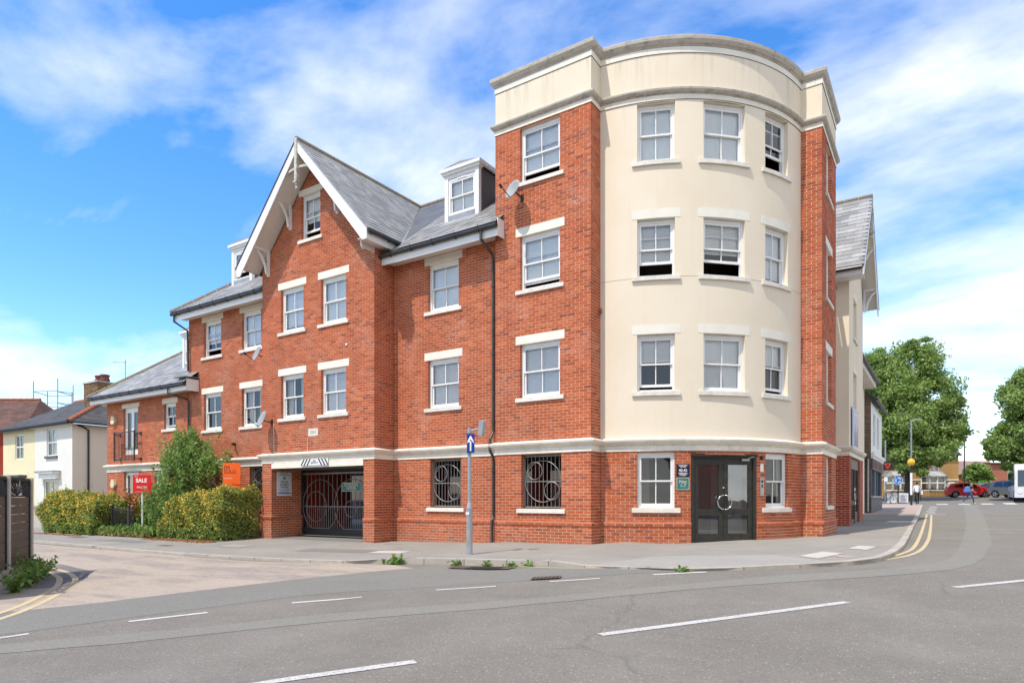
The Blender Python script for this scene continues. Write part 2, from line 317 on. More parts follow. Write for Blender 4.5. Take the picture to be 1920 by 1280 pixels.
# ------------------------------------------------------------------ mesh helpers
class MB:
    def __init__(s): s.v = []; s.f = []; s.mi = []
    def face(s, pts, mi=0):
        n = len(s.v); s.v += [tuple(p) for p in pts]; s.f.append(tuple(range(n, n + len(pts)))); s.mi.append(mi)
    def hexa(s, p, mi=0, skip=()):
        # p: 8 points, bottom ring 0-3 then top ring 4-7
        n = len(s.v); s.v += [tuple(q) for q in p]
        for k, f in enumerate(((3, 2, 1, 0), (4, 5, 6, 7), (0, 1, 5, 4), (1, 2, 6, 5), (2, 3, 7, 6), (3, 0, 4, 7))):
            if k in skip: continue
            s.f.append(tuple(n + i for i in f)); s.mi.append(mi)
    def box(s, x0, x1, y0, y1, z0, z1, mi=0):
        s.hexa([(x0, y0, z0), (x1, y0, z0), (x1, y1, z0), (x0, y1, z0), (x0, y0, z1), (x1, y0, z1), (x1, y1, z1), (x0, y1, z1)], mi)
    def lbox(s, lm, a0, a1, d0, d1, z0, z1, mi=0):
        # box in a local frame lm(a, d, z), d grows outwards
        s.hexa([lm(a0, d1, z0), lm(a1, d1, z0), lm(a1, d0, z0), lm(a0, d0, z0), lm(a0, d1, z1), lm(a1, d1, z1), lm(a1, d0, z1), lm(a0, d0, z1)], mi)
    def tube(s, pts, r, n=8, mi=0, cap=True, r2=None):
        pts = [Vector(p) for p in pts]; rings = []; m = len(pts)
        for i, p in enumerate(pts):
            a = pts[max(i - 1, 0)]; b = pts[min(i + 1, m - 1)]; t = (b - a).normalized()
            up = Vector((0, 0, 1)) if abs(t.z) < .95 else Vector((0, 1, 0))
            x = t.cross(up).normalized(); y = x.cross(t).normalized()
            rr = r if r2 is None else r + (r2 - r) * i / (m - 1)
            k = len(s.v)
            for j in range(n):
                an = 2 * math.pi * j / n; s.v.append(tuple(p + x * math.cos(an) * rr + y * math.sin(an) * rr))
            rings.append(k)
        for a, b in zip(rings, rings[1:]):
            for j in range(n):
                s.f.append((a + j, a + (j + 1) % n, b + (j + 1) % n, b + j)); s.mi.append(mi)
        if cap:
            s.f.append(tuple(range(rings[0] + n - 1, rings[0] - 1, -1))); s.mi.append(mi)
            s.f.append(tuple(range(rings[-1], rings[-1] + n))); s.mi.append(mi)
    def bar(s, p, q, w, h=None, mi=0):
        # rectangular bar
        p = Vector(p); q = Vector(q); h = h or w; t = (q - p).normalized()
        up = Vector((0, 0, 1)) if abs(t.z) < .95 else Vector((0, 1, 0))
        x = t.cross(up).normalized() * w / 2; y = x.cross(t).normalized() * h / 2
        s.hexa([p - x - y, p + x - y, p + x + y, p - x + y, q - x - y, q + x - y, q + x + y, q - x + y], mi)
    def lathe(s, c, prof, n=12, mi=0, axis='Z'):
        k0 = len(s.v)
        for r, h in prof:
            for j in range(n):
                a = 2 * math.pi * j / n; x, y = r * math.cos(a), r * math.sin(a)
                p = (x, y, h) if axis == 'Z' else ((h, x, y) if axis == 'X' else (x, h, y))
                s.v.append((c[0] + p[0], c[1] + p[1], c[2] + p[2]))
        for i in range(len(prof) - 1):
            for j in range(n):
                s.f.append((k0 + i * n + j, k0 + i * n + (j + 1) % n, k0 + (i + 1) * n + (j + 1) % n, k0 + (i + 1) * n + j)); s.mi.append(mi)
        s.f.append(tuple(range(k0 + n - 1, k0 - 1, -1))); s.mi.append(mi)
        e = k0 + (len(prof) - 1) * n; s.f.append(tuple(range(e, e + n))); s.mi.append(mi)
    def prism(s, poly, y0, y1, fn=None, mi=0):
        # poly in (a, z), extruded along depth from y0 to y1; fn(a, y, z) maps to the world
        fn = fn or (lambda a, y, z: (a, y, z)); n = len(s.v); m = len(poly)
        s.v += [tuple(fn(a, y0, z)) for a, z in poly] + [tuple(fn(a, y1, z)) for a, z in poly]
        s.f.append(tuple(range(n, n + m))); s.f.append(tuple(range(n + 2 * m - 1, n + m - 1, -1))); s.mi += [mi, mi]
        for i in range(m):
            j = (i + 1) % m; s.f.append((n + j, n + i, n + m + i, n + m + j)); s.mi.append(mi)
    def build(s, name, mats, parent=None, smooth=False, fix=True):
        if isinstance(mats, str): mats = [mats]
        me = bpy.data.meshes.new(name); me.from_pydata(s.v, [], s.f)
        for m in mats: me.materials.append(MATS[m])
        if len(mats) > 1: me.polygons.foreach_set('material_index', s.mi)
        if fix:
            bm = bmesh.new(); bm.from_mesh(me); bmesh.ops.recalc_face_normals(bm, faces=bm.faces); bm.to_mesh(me); bm.free()
        if smooth: me.polygons.foreach_set('use_smooth', [True] * len(me.polygons))
        me.update()
        return link(bpy.data.objects.new(name, me), parent)
def link(o, parent=None):
    COL.objects.link(o)
    if parent is not None:
        o.parent = parent
        if parent.type == 'EMPTY': o.matrix_parent_inverse = Matrix.Translation(-Vector(parent.location))
    return o
def tag(o, label=None, cat=None, group=None, kind=None):
    if label: o['label'] = label
    if cat: o['category'] = cat
    if group: o['group'] = group
    if kind: o['kind'] = kind
    return o
def thing(name, label, cat, loc=(0, 0, 0), group=None):
    o = bpy.data.objects.new(name, None); o.location = loc; o.empty_display_size = .3; COL.objects.link(o)
    return tag(o, label, cat, group)
def raw(name, v, f, m, parent=None, kind=None):
    me = bpy.data.meshes.new(name); me.from_pydata(v, [], f)
    for k in ([m] if isinstance(m, str) else m): me.materials.append(MATS[k])
    me.update(); o = link(bpy.data.objects.new(name, me), parent)
    if kind: o['kind'] = kind
    return o
def text_mesh(body, size, align='CENTER', extrude=.0006, spacing=1.0, bold=0):
    c = bpy.data.curves.new('t', 'FONT'); c.body = body; c.size = size; c.align_x = align; c.align_y = 'CENTER'; c.extrude = extrude
    c.space_line = spacing; c.offset = bold; c.resolution_u = 3
    o = bpy.data.objects.new('t', c); COL.objects.link(o); dg = bpy.context.evaluated_depsgraph_get(); dg.update()
    me = bpy.data.meshes.new_from_object(o.evaluated_get(dg)); COL.objects.unlink(o); bpy.data.objects.remove(o); return me
def lettering(body, size, m, parent, P, right, up=(0, 0, 1), align='CENTER', sx=1.0, bold=0, spacing=1.0, name='lettering'):
    me = text_mesh(body, size, align, bold=bold, spacing=spacing); me.materials.clear(); me.materials.append(MATS[m])
    r = Vector(right).normalized(); u = Vector(up).normalized(); n = r.cross(u)
    M4 = Matrix((( r.x * sx, u.x, n.x, P[0]), (r.y * sx, u.y, n.y, P[1]), (r.z * sx, u.z, n.z, P[2]), (0, 0, 0, 1)))
    me.transform(M4); me.name = name
    return link(bpy.data.objects.new(name, me), parent)
def cam_xy(p):
    c, s = .8357406, .54912443
    return p[0] * c + p[1] * s, -p[0] * s + p[1] * c     # right, depth

# ------------------------------------------------------------------ ground
AX = [-400, -60, -18.5, -13.6, -9.8, -7, -5, -4, -2.5, 0, 30, 400]; AZ = [-.4, .1, .25, .28, .35, .38, .5, .55, .56, .58, .7, 1.]
BY = [-400, -20, 14.1, 20.8, 54, 67, 78, 84, 110, 500]; BZ = [-4., -.85, 0, .02, .44, .52, 1.03, 1.1, 1.3, 3]
OX = [-400, -10.4, -9.3, -6.3, -5.3, -3.2, -1.8, 0, 400]; OZ = [.05, .05, .115, .115, .03, .03, .06, .07, .07]
g = lambda x, y: float(np.interp(x, AX, AZ) + np.interp(y, BY, BZ))
pv = lambda x, y: g(x, y) + float(np.interp(x, OX, OZ))
def sheet(name, faces, off, m, parent=None, paved=False, kind='structure'):
    bm = bmesh.new(); cache = {}
    for f in faces:
        tri = tessellate_polygon([[Vector((p[0], p[1], 0)) for p in f]]) if len(f) > 3 else [(0, 1, 2)]
        for t_ in tri:
            vs_ = []
            for i in t_:
                k = (round(float(f[i][0]), 4), round(float(f[i][1]), 4))
                if k not in cache: cache[k] = bm.verts.new((k[0], k[1], 0))
                vs_.append(cache[k])
            try: bm.faces.new(vs_)
            except ValueError: pass
    xs = [v.co.x for v in bm.verts]; ys = [v.co.y for v in bm.verts]
    for k in AX + (OX if paved else []):
        if min(xs) < k < max(xs): bmesh.ops.bisect_plane(bm, geom=bm.verts[:] + bm.edges[:] + bm.faces[:], plane_co=(k, 0, 0), plane_no=(1, 0, 0))
    for k in BY:
        if min(ys) < k < max(ys): bmesh.ops.bisect_plane(bm, geom=bm.verts[:] + bm.edges[:] + bm.faces[:], plane_co=(0, k, 0), plane_no=(0, 1, 0))
    for v in bm.verts: v.co.z = (pv if paved else g)(v.co.x, v.co.y) + off
    bmesh.ops.recalc_face_normals(bm, faces=bm.faces)
    if sum(f.normal.z for f in bm.faces) < 0: bmesh.ops.reverse_faces(bm, faces=bm.faces)
    me = bpy.data.meshes.new(name); bm.to_mesh(me); bm.free(); me.materials.append(MATS[m])
    o = link(bpy.data.objects.new(name, me), parent)
    if kind and parent is None: o['kind'] = kind
    return o
def smooth_path(pts, n=6):
    # Catmull-Rom through 2D points
    P = [np.array(p, float) for p in pts]; P = [2 * P[0] - P[1]] + P + [2 * P[-1] - P[-2]]; o = []
    for i in range(1, len(P) - 2):
        for k in range(n):
            t = k / n; a, b, c, d = P[i - 1:i + 3]
            o.append(.5 * (2 * b + (c - a) * t + (2 * a - 5 * b + 4 * c - d) * t * t + (3 * b - a - 3 * c + d) * t ** 3))
    o.append(P[-2]); return o
def strip(pts, w0, w1=None):
    w1 = w1 or w0; o = []; m = len(pts); Lp = []; Rp = []
    for i, p in enumerate(pts):
        a = np.array(pts[max(i - 1, 0)]); b = np.array(pts[min(i + 1, m - 1)]); t = b - a; t = t / np.linalg.norm(t); nn = np.array([-t[1], t[0]])
        wd = (w0 + (w1 - w0) * i / (m - 1)) / 2; Lp.append(np.array(p) + nn * wd); Rp.append(np.array(p) - nn * wd)
    return [[Lp[i], Lp[i + 1], Rp[i + 1], Rp[i]] for i in range(m - 1)]
def quads_between(A, B):
    return [[A[i], A[i + 1], B[i + 1], B[i]] for i in range(len(A) - 1)]
def resample(pts, n):
    P = np.array(pts, float); d = np.r_[0, np.cumsum(np.hypot(*np.diff(P, axis=0).T))]; t = np.linspace(0, d[-1], n)
    return list(np.c_[np.interp(t, d, P[:, 0]), np.interp(t, d, P[:, 1])])

sheet('ground', [[(-400, -300), (400, -300), (400, 480), (-400, 480)]], -.08, 'soil')
sheet('road', [[(-75, -25), (45, -25), (45, 104), (-75, 104)]], 0, 'asphalt')
# pinkish side road, the grey resurfaced band and the pale trench reinstatement
up_ = resample(smooth_path([(-11.6, 1.0), (-10.49, 3.55), (-10.06, 4.54), (-9.85, 5.51), (-9.09, 8.22), (-7.91, 9.82), (-3.5, 10.32)], 8), 40)
lo_ = resample(smooth_path([(-9.6, .3), (-8.72, 2.95), (-8.48, 3.95), (-8.18, 5.0), (-7.5, 6.78), (-5.47, 8.33), (-3.2, 10.15)], 8), 40)
edge = [p for p in up_ if p[1] <= 9.7]
sheet('side_road', [[tuple(p) for p in edge] + [(-9.3, 9.75), (-12.75, 9.2), (-25.7, 9.3), (-70, 9.3), (-70, 5.0), (-18, 5.2), (-14.5, 4.0), (-13.5, 1.2)]], .0012, 'asphalt_pink')
sheet('road_band', quads_between(up_, lo_), .0024, 'asphalt_green')
sheet('worn_verge', [[(-19, 5.1), (-16.9, 6.9), (-14.9, 6.6), (-13.6, 6.0), (-12.7, 5.0), (-13.3, 4.3), (-14.6, 4.5)]], .0018, 'asphalt_worn')
tu = resample(smooth_path([(-8.9, 1.7), (-8.14, 2.76), (-7.27, 3.95), (-6.04, 5.46), (-4.41, 6.72), (-2.96, 8.74), (-2.13, 10.01), (-1.13, 11.11), (-.3, 12.2), (.08, 13.4), (.21, 15.0), (.4, 19.42), (.76, 30.94), (1.02, 45.98), (1.3, 60)], 6), 70)
tl = resample(smooth_path([(-8.4, 1.5), (-7.66, 2.6), (-6.79, 3.68), (-5.58, 5.04), (-4.14, 6.31), (-2.8, 8.26), (-1.7, 9.6), (-.7, 10.7), (.2, 12.0), (.55, 13.6), (.72, 15.6), (.98, 19.72), (1.44, 33.9), (1.75, 46), (2.07, 60)], 6), 70)
sheet('trench_patch', quads_between(tu, tl), .0036, 'asphalt_trench')
# painted lines
def line(name, pts, w, m, label, off=.0052, smooth=True):
    p = smooth_path(pts, 4) if smooth and len(pts) > 2 else pts
    return sheet(name, strip(p, w), off, m)
ds = [(-8.48, 3.14), (-8.16, 4.05), (-7.82, 4.85), (-7.41, 5.82), (-6.85, 6.57), (-6.14, 7.34), (-5.41, 7.81), (-4.85, 8.39), (-4.25, 8.84), (-3.67, 9.48), (-3.05, 10.1)]
line('lane_dash', [(-8.66, 2.2), ds[0]], .09, 'line_white', '')
for a, b in zip(ds[1::2], ds[2::2]): line('lane_dash', [a, b], .09, 'line_white_fresh', '')
cs = [((-4.6, 2.1), (-3.5, 3.93)), ((-2.63, 5.47), (-.9, 8.24)), ((.12, 9.92), (1.35, 11.6)), ((2.6, 13.2), (4.1, 15.0))]
for a, b in cs: line('centre_line', [a, b], .11, 'line_white', '')
line('yellow_line', [(-.46, 36.6), (-.36, 28), (-.31, 22), (-.30, 17.9), (-.40, 14.5), (-.72, 13.1), (-1.24, 12.25), (-1.94, 11.48), (-2.75, 10.8), (-3.5, 10.42), (-4.4, 10.18), (-5.4, 10.12), (-6.6, 10.35)], .075, 'line_yellow', '')
line('yellow_line', [(-.64, 36.6), (-.56, 28), (-.51, 21), (-.50, 16), (-.62, 14.1), (-.9, 13.1), (-1.4, 12.3), (-2.1, 11.55), (-2.9, 10.95), (-3.6, 10.6), (-4.4, 10.36), (-5.4, 10.3)], .075, 'line_yellow', '', off=.0058)
line('yellow_line', [(-26, 6.9), (-20, 6.72), (-17.5, 6.54), (-15.66, 6.34), (-14.7, 6.15), (-13.66, 5.81), (-12.8, 5.42), (-12.03, 4.95), (-11.14, 4.37), (-10.43, 3.84), (-9.89, 3.35), (-9.4, 2.7), (-9.0, 1.9)], .10, 'line_yellow', '')
line('yellow_line', [(-26, 6.6), (-20, 6.45), (-16.72, 6.25), (-15.62, 6.08), (-14.58, 5.86), (-13.84, 5.62), (-12.81, 5.16), (-12.04, 4.70), (-11.15, 4.12), (-10.5, 3.6), (-10.05, 3.1), (-9.62, 2.45), (-9.3, 1.7)], .10, 'line_yellow', '', off=.0058)
line('yellow_line', [(-60, 9.0), (-25.7, 9.2), (-17, 9.02), (-12.75, 9.08), (-10.4, 9.2), (-9.5, 9.62)], .06, 'line_yellow', '')
for i, x in enumerate((-.45, 1.05, 2.6, 4.15)):
    sheet('zebra_stripe', [[(x, 61.2 + i * .9), (x + .78, 61.2 + i * .9), (x + .78, 65.6 + i * .9), (x, 65.6 + i * .9)]], .0052, 'line_white_fresh')
zz = [(-.75 + (.42 if k % 2 else 0), 38 + k * 1.9) for k in range(10)]; line('zigzag_line', zz, .11, 'line_white_fresh', '', smooth=False)
line('give_way_line', [(-.75, 37.2), (.1, 37.2)], .35, 'line_white', '')
line('stop_band', [(1.0, 24.5), (9, 26.0)], .22, 'asphalt_pink', '')
for o in list(COL.objects):
    if o.name.split('.')[0] in ('yellow_line', 'lane_dash', 'centre_line', 'zebra_stripe', 'zigzag_line', 'give_way_line'): o['kind'] = 'structure'

# pavement with real kerb stones
KERB = [(-70, 9.45), (-25.7, 9.5), (-21, 9.42), (-17, 9.3), (-12.75, 9.38), (-10.4, 9.55), (-9.3, 10.0), (-7.7, 10.3), (-6.35, 10.5), (-5.3, 10.22), (-4.3, 10.02), (-3.3, 10.12), (-2.2, 10.85), (-1.5, 11.5), (-1.05, 12.15), (-.80, 12.95), (-.68, 14.5), (-.68, 17), (-.78, 24), (-.85, 30.6), (-1.1, 48), (-1.35, 58), (-2.2, 63)]
kp = [tuple(p) for p in smooth_path(KERB, 5)]
pavement = sheet('pavement', [[(p[0], p[1]) for p in kp] + [(-14, 66), (-70, 66)]], 0, 'pave_asphalt', paved=True)
kd = np.r_[0, np.cumsum([math.dist(a, b) for a, b in zip(kp, kp[1:])])]
KX = lambda t: (np.interp(t, kd, [p[0] for p in kp]), np.interp(t, kd, [p[1] for p in kp]))
t0 = kd[-1]; t = 30.0
while t < kd[-1] - .6:
    a = KX(t + .006); b = KX(t + .905); ta = np.array(b) - np.array(a); ta /= np.linalg.norm(ta); nn = np.array([ta[1], -ta[0]])
    mb = MB(); o1 = nn * .008; o2 = -nn * .13; j = random.uniform(-.004, .004)
    P = []
    for zf in (0, 1):
        for q, of in ((a, o1), (b, o1), (b, o2), (a, o2)):
            x, y = q[0] + of[0], q[1] + of[1]; P.append((x, y, (g(x, y) - .05) if not zf else pv(x, y) + .008 + j))
    mb.hexa(P); mb.build('kerb_stone', 'kerb', pavement); t += .915
# repairs let into the pavement, each a thin sheet
def pave_patch(name, poly, m, off=.004, label=None): return sheet(name, [poly], off, m, parent=pavement, paved=True)
pave_patch('pale_repair', [(-5.1, 10.35), (-3.9, 10.12), (-3.3, 10.2), (-2.3, 10.95), (-1.55, 11.7), (-2.6, 12.6), (-4.6, 11.7)], 'pave_patch')
pave_patch('dark_repair', [(-13.8, 10.9), (-11.6, 11.1), (-11.5, 11.8), (-13.9, 11.6)], 'pave_dark')
pave_patch('dark_repair', [(-23.5, 10.6), (-21.0, 10.6), (-20.8, 11.1), (-23.2, 11.2)], 'pave_dark')
pave_patch('pink_strip', [(-1.95, 12.9), (-1.35, 12.35), (-1.2, 12.5), (-1.8, 13.05)], 'pave_pink', .005)
pave_patch('pink_paving', [(-4.2, 36), (-.9, 36), (-1.3, 57.5), (-3.0, 64), (-9, 64)], 'pave_pink')
pave_patch('dark_repair', [(-2.5, 28), (-.95, 28), (-.95, 35.6), (-3.4, 35.6), (-3.3, 29)], 'pave_dark', .005)
pave_patch('drive_apron', [(-18.3, 13.6), (-14.0, 13.6), (-14.0, 16.5), (-18.3, 16.5)], 'pave_dark', .006)
def cover(poly, m, name): 
    o = pave_patch(name, poly, m, .008); return o
cover([(-2.12, 12.42), (-1.86, 13.3), (-1.50, 13.05), (-1.76, 12.05)], 'slab_pale', 'manhole_cover')
cover([(-1.52, 14.0), (-1.42, 14.9), (-1.08, 14.75), (-1.18, 13.85)], 'slab_pale', 'manhole_cover')
cover([(-11.35, 11.05), (-10.45, 11.2), (-10.6, 11.75), (-11.5, 11.6)], 'slab_pale', 'manhole_cover')
cover([(-17.2, 10.9), (-16.2, 10.9), (-16.2, 11.5), (-17.2, 11.5)], 'pave_patch', 'manhole_cover')
cover([(-19.3, 10.35), (-18.75, 10.35), (-18.75, 10.6), (-19.3, 10.6)], 'iron_cover', 'stop_tap_cover')
cover([(-26.3, 10.9), (-25.4, 10.9), (-25.4, 11.25), (-26.3, 11.25)], 'iron_cover', 'stop_tap_cover')
# gully gratings in the road
for k, (cx0, cy0, L0, W0, an) in enumerate(((-7.2, 9.93, 1.25, .34, .13), (-5.1, 8.72, .42, .3, .5))):
    ca, sa = math.cos(an), math.sin(an); root = thing('drain_grating', ('long rusty slotted drain grating by the weedy raised kerb', 'small square rusty drain cover between the lane dashes')[k], 'drain', (cx0, cy0, g(cx0, cy0)))
    pt = lambda a, b, h: (cx0 + a * ca - b * sa, cy0 + a * sa + b * ca, g(cx0 + a * ca - b * sa, cy0 + a * sa + b * ca) + h)
    mb = MB(); mb.face([pt(-L0 / 2, -W0 / 2, .0195), pt(L0 / 2, -W0 / 2, .0195), pt(L0 / 2, W0 / 2, .0195), pt(-L0 / 2, W0 / 2, .0195)]); mb.build('pit', 'plastic_black', root)
    mb = MB(); nb = int(L0 / .055)
    for i in range(nb + 1):
        a = -L0 / 2 + L0 * i / nb; mb.hexa([pt(a - .014 - .02, -W0 / 2, .020), pt(a + .014 - .02, -W0 / 2, .020), pt(a + .014 + .02, W0 / 2, .020), pt(a - .014 + .02, W0 / 2, .020), pt(a - .014 - .02, -W0 / 2, 0.025), pt(a + .014 - .02, -W0 / 2, 0.025), pt(a + .014 + .02, W0 / 2, 0.025), pt(a - .014 + .02, W0 / 2, 0.025)])
    mb.build('bars', 'iron_cover', root)
# ------------------------------------------------------------------ apartment building
BLD = thing('apartment_building', 'large red brick and cream apartment block with round corner tower and steep gable', 'building', (-10, 14.3, .35))
BC = (-7.38, 18.94); BR_ = 4.36
def front(y): return lambda s, d, z: (s, y - d, z)
def eastf(x): return lambda s, d, z: (x + d, s, z)
def arcm(s, d, z): a = s / BR_; return (BC[0] + (BR_ + d) * math.cos(a), BC[1] + (BR_ + d) * math.sin(a), z)
def ang(deg): return BR_ * R(deg)
BRK = []    # every brick: wall object, centre, heading, w, h, depth, material
def cut(iv, a, b):
    o = []
    for p, q in iv:
        if b <= p or a >= q: o.append((p, q)); continue
        if a > p: o.append((p, a))
        if b < q: o.append((b, q))
    return o
def wall(name, mp, s0, s1, z0, z1, holes=(), blocks=(), d0=0., rng=None, arc=False, m='brick_red', mort='mortar', brick=True, th=.22, parent=None, course=.075, cz=None):
    mb = MB(); zs = sorted({z0, z1} | {z for h in holes for z in h[2:4] if z0 < z < z1} | ({z0 + .075 * k for k in range(int((z1 - z0) / .075) + 1)} if rng else set()))
    for za, zb in zip(zs, zs[1:]):
        if zb - za < 1e-4: continue
        a, b = rng(zb) if rng else (s0, s1)
        if b - a < .02: continue
        iv = [(a, b)]
        for h in holes:
            if h[2] < (za + zb) / 2 < h[3]: iv = cut(iv, h[0], h[1])
        for p, q in iv:
            n = max(1, int((q - p) / .12)) if arc else 1
            for i in range(n):
                u, v = p + (q - p) * i / n, p + (q - p) * (i + 1) / n
                mb.face([mp(u, d0, za), mp(v, d0, za), mp(v, d0, zb), mp(u, d0, zb)])
    for h in holes:
        a, b, c, d = h[0], h[1], max(h[2], z0), min(h[3], z1)
        if d <= c: continue
        e = -.004
        qs = [[(a + e, c), (a + e, d)], [(b - e, d), (b - e, c)]]
        if h[3] < z1 - .001: qs.append([(a, d - e), (b, d - e)])
        if h[2] > z0 + .001: qs.append([(b, c + e), (a, c + e)])
        for (p1, w1), (p2, w2) in qs:
            mb.face([mp(p1, d0, w1), mp(p2, d0, w2), mp(p2, d0 - th, w2), mp(p1, d0 - th, w1)])
    o = mb.build(name, mort if brick else m, parent or BLD, fix=False)
    if not brick: return o
    k0 = 0; z = cz if cz is not None else z0; row = int(round(z / .075))
    while z < z1 - .01:
        za, zb = max(z, z0), min(z + course - .013, z1)
        if zb - za < .012: z += course; row += 1; continue
        a, b = rng(zb) if rng else (s0, s1)
        subs = sorted({za, zb} | {e for r in list(holes) + list(blocks) for e in r[2:4] if za + .012 < e < zb - .012})
        for ya, yb in zip(subs, subs[1:]):
            ym = (ya + yb) / 2; iv = [(a, b)]; hs_ = []
            for r in list(holes) + list(blocks):
                if r[2] < ym < r[3]: iv = cut(iv, r[0], r[1])
            for r in holes:
                if r[2] < ym < r[3]: hs_ += [r[0], r[1]]
            ph = (row % 2) * .1125
            for p, q in iv:
                x = math.floor((p - ph) / .225) * .225 + ph; run = []
                while x < q:
                    u, v = max(x, p), min(x + .212, q)
                    if v - u > .03: run.append([u, v])
                    x += .225
                if not run: continue
                if run[0][0] - p < .05: run[0][0] = p
                if q - run[-1][1] < .05: run[-1][1] = q
                for u, v in run:
                    dep = .10 if any(abs(u - e) < .004 or abs(v - e) < .004 for e in hs_) else .013
                    pr_ = .005 + random.uniform(-.0012, .0014); sc = (u + v) / 2
                    P = mp(sc, d0 + pr_, ym); A = mp(u, d0, ym); B_ = mp(v, d0, ym)
                    BRK.append((o, P, math.atan2(B_[1] - A[1], B_[0] - A[0]), v - u, yb - ya, dep, m))
        z += course; row += 1
    return o
def win_rects(c, w, z0, z1, lint=None, sill=True, sw=.12, sh=.11):
    r = []
    if lint: r.append((c - w / 2 - lint[0], c + w / 2 + lint[0], z1, z1 + lint[1]))
    if sill: r.append((c - w / 2 - sw, c + w / 2 + sw, z0 - sh, z0 + .003))
    return r
def cbox(mb, mp, a0, a1, d0, d1, z0, z1, n=1, slope=0, mi=0):
    for i in range(n):
        u, v = a0 + (a1 - a0) * i / n, a0 + (a1 - a0) * (i + 1) / n; e = .0
        mb.hexa([mp(u, d1, z0), mp(v, d1, z0), mp(v, d0, z0), mp(u, d0, z0), mp(u, d1, z1 - slope), mp(v, d1, z1 - slope), mp(v, d0, z1), mp(u, d0, z1)], mi)
def frame_at(mp, sc, d):
    P = Vector(mp(sc, d, 0)); T_ = (Vector(mp(sc + .01, d, 0)) - Vector(mp(sc - .01, d, 0))).normalized(); Nn = (Vector(mp(sc, d + .01, 0)) - P).normalized()
    return lambda a, e, z: tuple(P + T_ * a + Nn * e + Vector((0, 0, z)))
def window(mp, c, w, z0, z1, rev=.085, lint=None, sill=True, blind=None, opn=0., arc=False, parent=None, sub=None, drop=1.0, glass='glass', bars=True):
    lm = frame_at(mp, c, -rev); hw = w / 2; jm = .055; hd = .085
    mb = MB()
    mb.lbox(lm, -hw, -hw + jm, -.10, 0, z0, z1); mb.lbox(lm, hw - jm, hw, -.10, 0, z0, z1)
    mb.lbox(lm, -hw + jm, hw - jm, -.10, 0, z1 - hd, z1); mb.lbox(lm, -hw + jm, hw - jm, -.10, .012, z0, z0 + .045)
    mb.lbox(lm, -.16, .16, 0, .012, z1 - .062, z1 - .035)
    W = mb.build('window' if not sub else 'window_frame', 'upvc', sub or parent or BLD); par = sub or W
    a0, a1 = -hw + jm + .002, hw - jm - .002; b0, b1 = z0 + .047, z1 - hd - .002; zm = (b0 + b1) / 2; st = .042
    def sash(nm, p, q, d0, d1, bot, top):
        s = MB(); s.lbox(lm, a0, a0 + st, d0, d1, p, q); s.lbox(lm, a1 - st, a1, d0, d1, p, q)
        s.lbox(lm, a0 + st, a1 - st, d0, d1, p, p + bot); s.lbox(lm, a0 + st, a1 - st, d0, d1, q - top, q)
        if bars: s.lbox(lm, -.011, .011, d0 + .004, d1 - .004, p + bot, q - top)
        s.build(nm, 'upvc', par)
        for u, v in (((a0 + st, -.011), (.011, a1 - st)) if bars else ((a0 + st, a1 - st),)):
            dm = (d0 + d1) / 2 - .004; raw('pane', [lm(u, dm, p + bot), lm(v, dm, p + bot), lm(v, dm, q - top), lm(u, dm, q - top)], [(0, 1, 2, 3)], glass, par)
    rise = opn * (zm - b0)
    sash('upper_sash', zm - .018, b1, -.045, -.012, .036, .045)
    sash('lower_sash', b0 + rise, zm + .018 + rise, -.088, -.050, .06, .036)
    if blind:
        zt = z1 - .05; zb = z1 - .05 - (z1 - z0 - .09) * drop; d = -.118; s = MB()
        if blind == 'venetian':
            n = int((zt - zb) / .034)
            for i in range(n):
                za = zt - i * .034; s.face([lm(-hw + .05, d - .006, za), lm(hw - .05, d - .006, za), lm(hw - .05, d + .006, za - .037), lm(-hw + .05, d + .006, za - .037)])
            s.build('blind', 'blind', par, fix=False)
        elif blind == 'roller':
            s.lbox(lm, -hw + .05, hw - .05, d - .002, d + .002, zb, zt); s.build('roller_blind', 'roller_blind', par)
        elif blind == 'curtain':
            for sg in (-1, 1):
                n = 14; cw = hw * (.62 if drop >= 1 else drop)
                for i in range(n):
                    u, v = i / n, (i + 1) / n; f = lambda q: (sg * (hw - .03 - cw * q), d - .03 + .022 * math.sin(q * 26 + sg))
                    (x1, e1), (x2, e2) = f(u), f(v); s.face([lm(x1, e1, z0 + .03), lm(x2, e2, z0 + .03), lm(x2, e2, z1 - .06), lm(x1, e1, z1 - .06)])
            s.build('curtain', 'curtain', par, fix=False)
    n = 8 if arc else 1
    if sill:
        s = MB(); cbox(s, mp, c - hw - .12, c + hw + .12, -rev - .01 if arc else -rev, .055, z0 - .11, z0 - .004, n, .012); s.build('sill', 'sill_stone', par)
    if lint:
        s = MB(); cbox(s, mp, c - hw - lint[0], c + hw + lint[0], -.1, .012 if not arc else .006, z1 + .001, z1 + lint[1], n); s.build('lintel', 'lintel_paint', par)
    return W
L1, L2, L3 = (4.14, 5.50), (6.88, 8.25), (9.62, 11.03); LN = (.13, .215)
PZ = 1.0
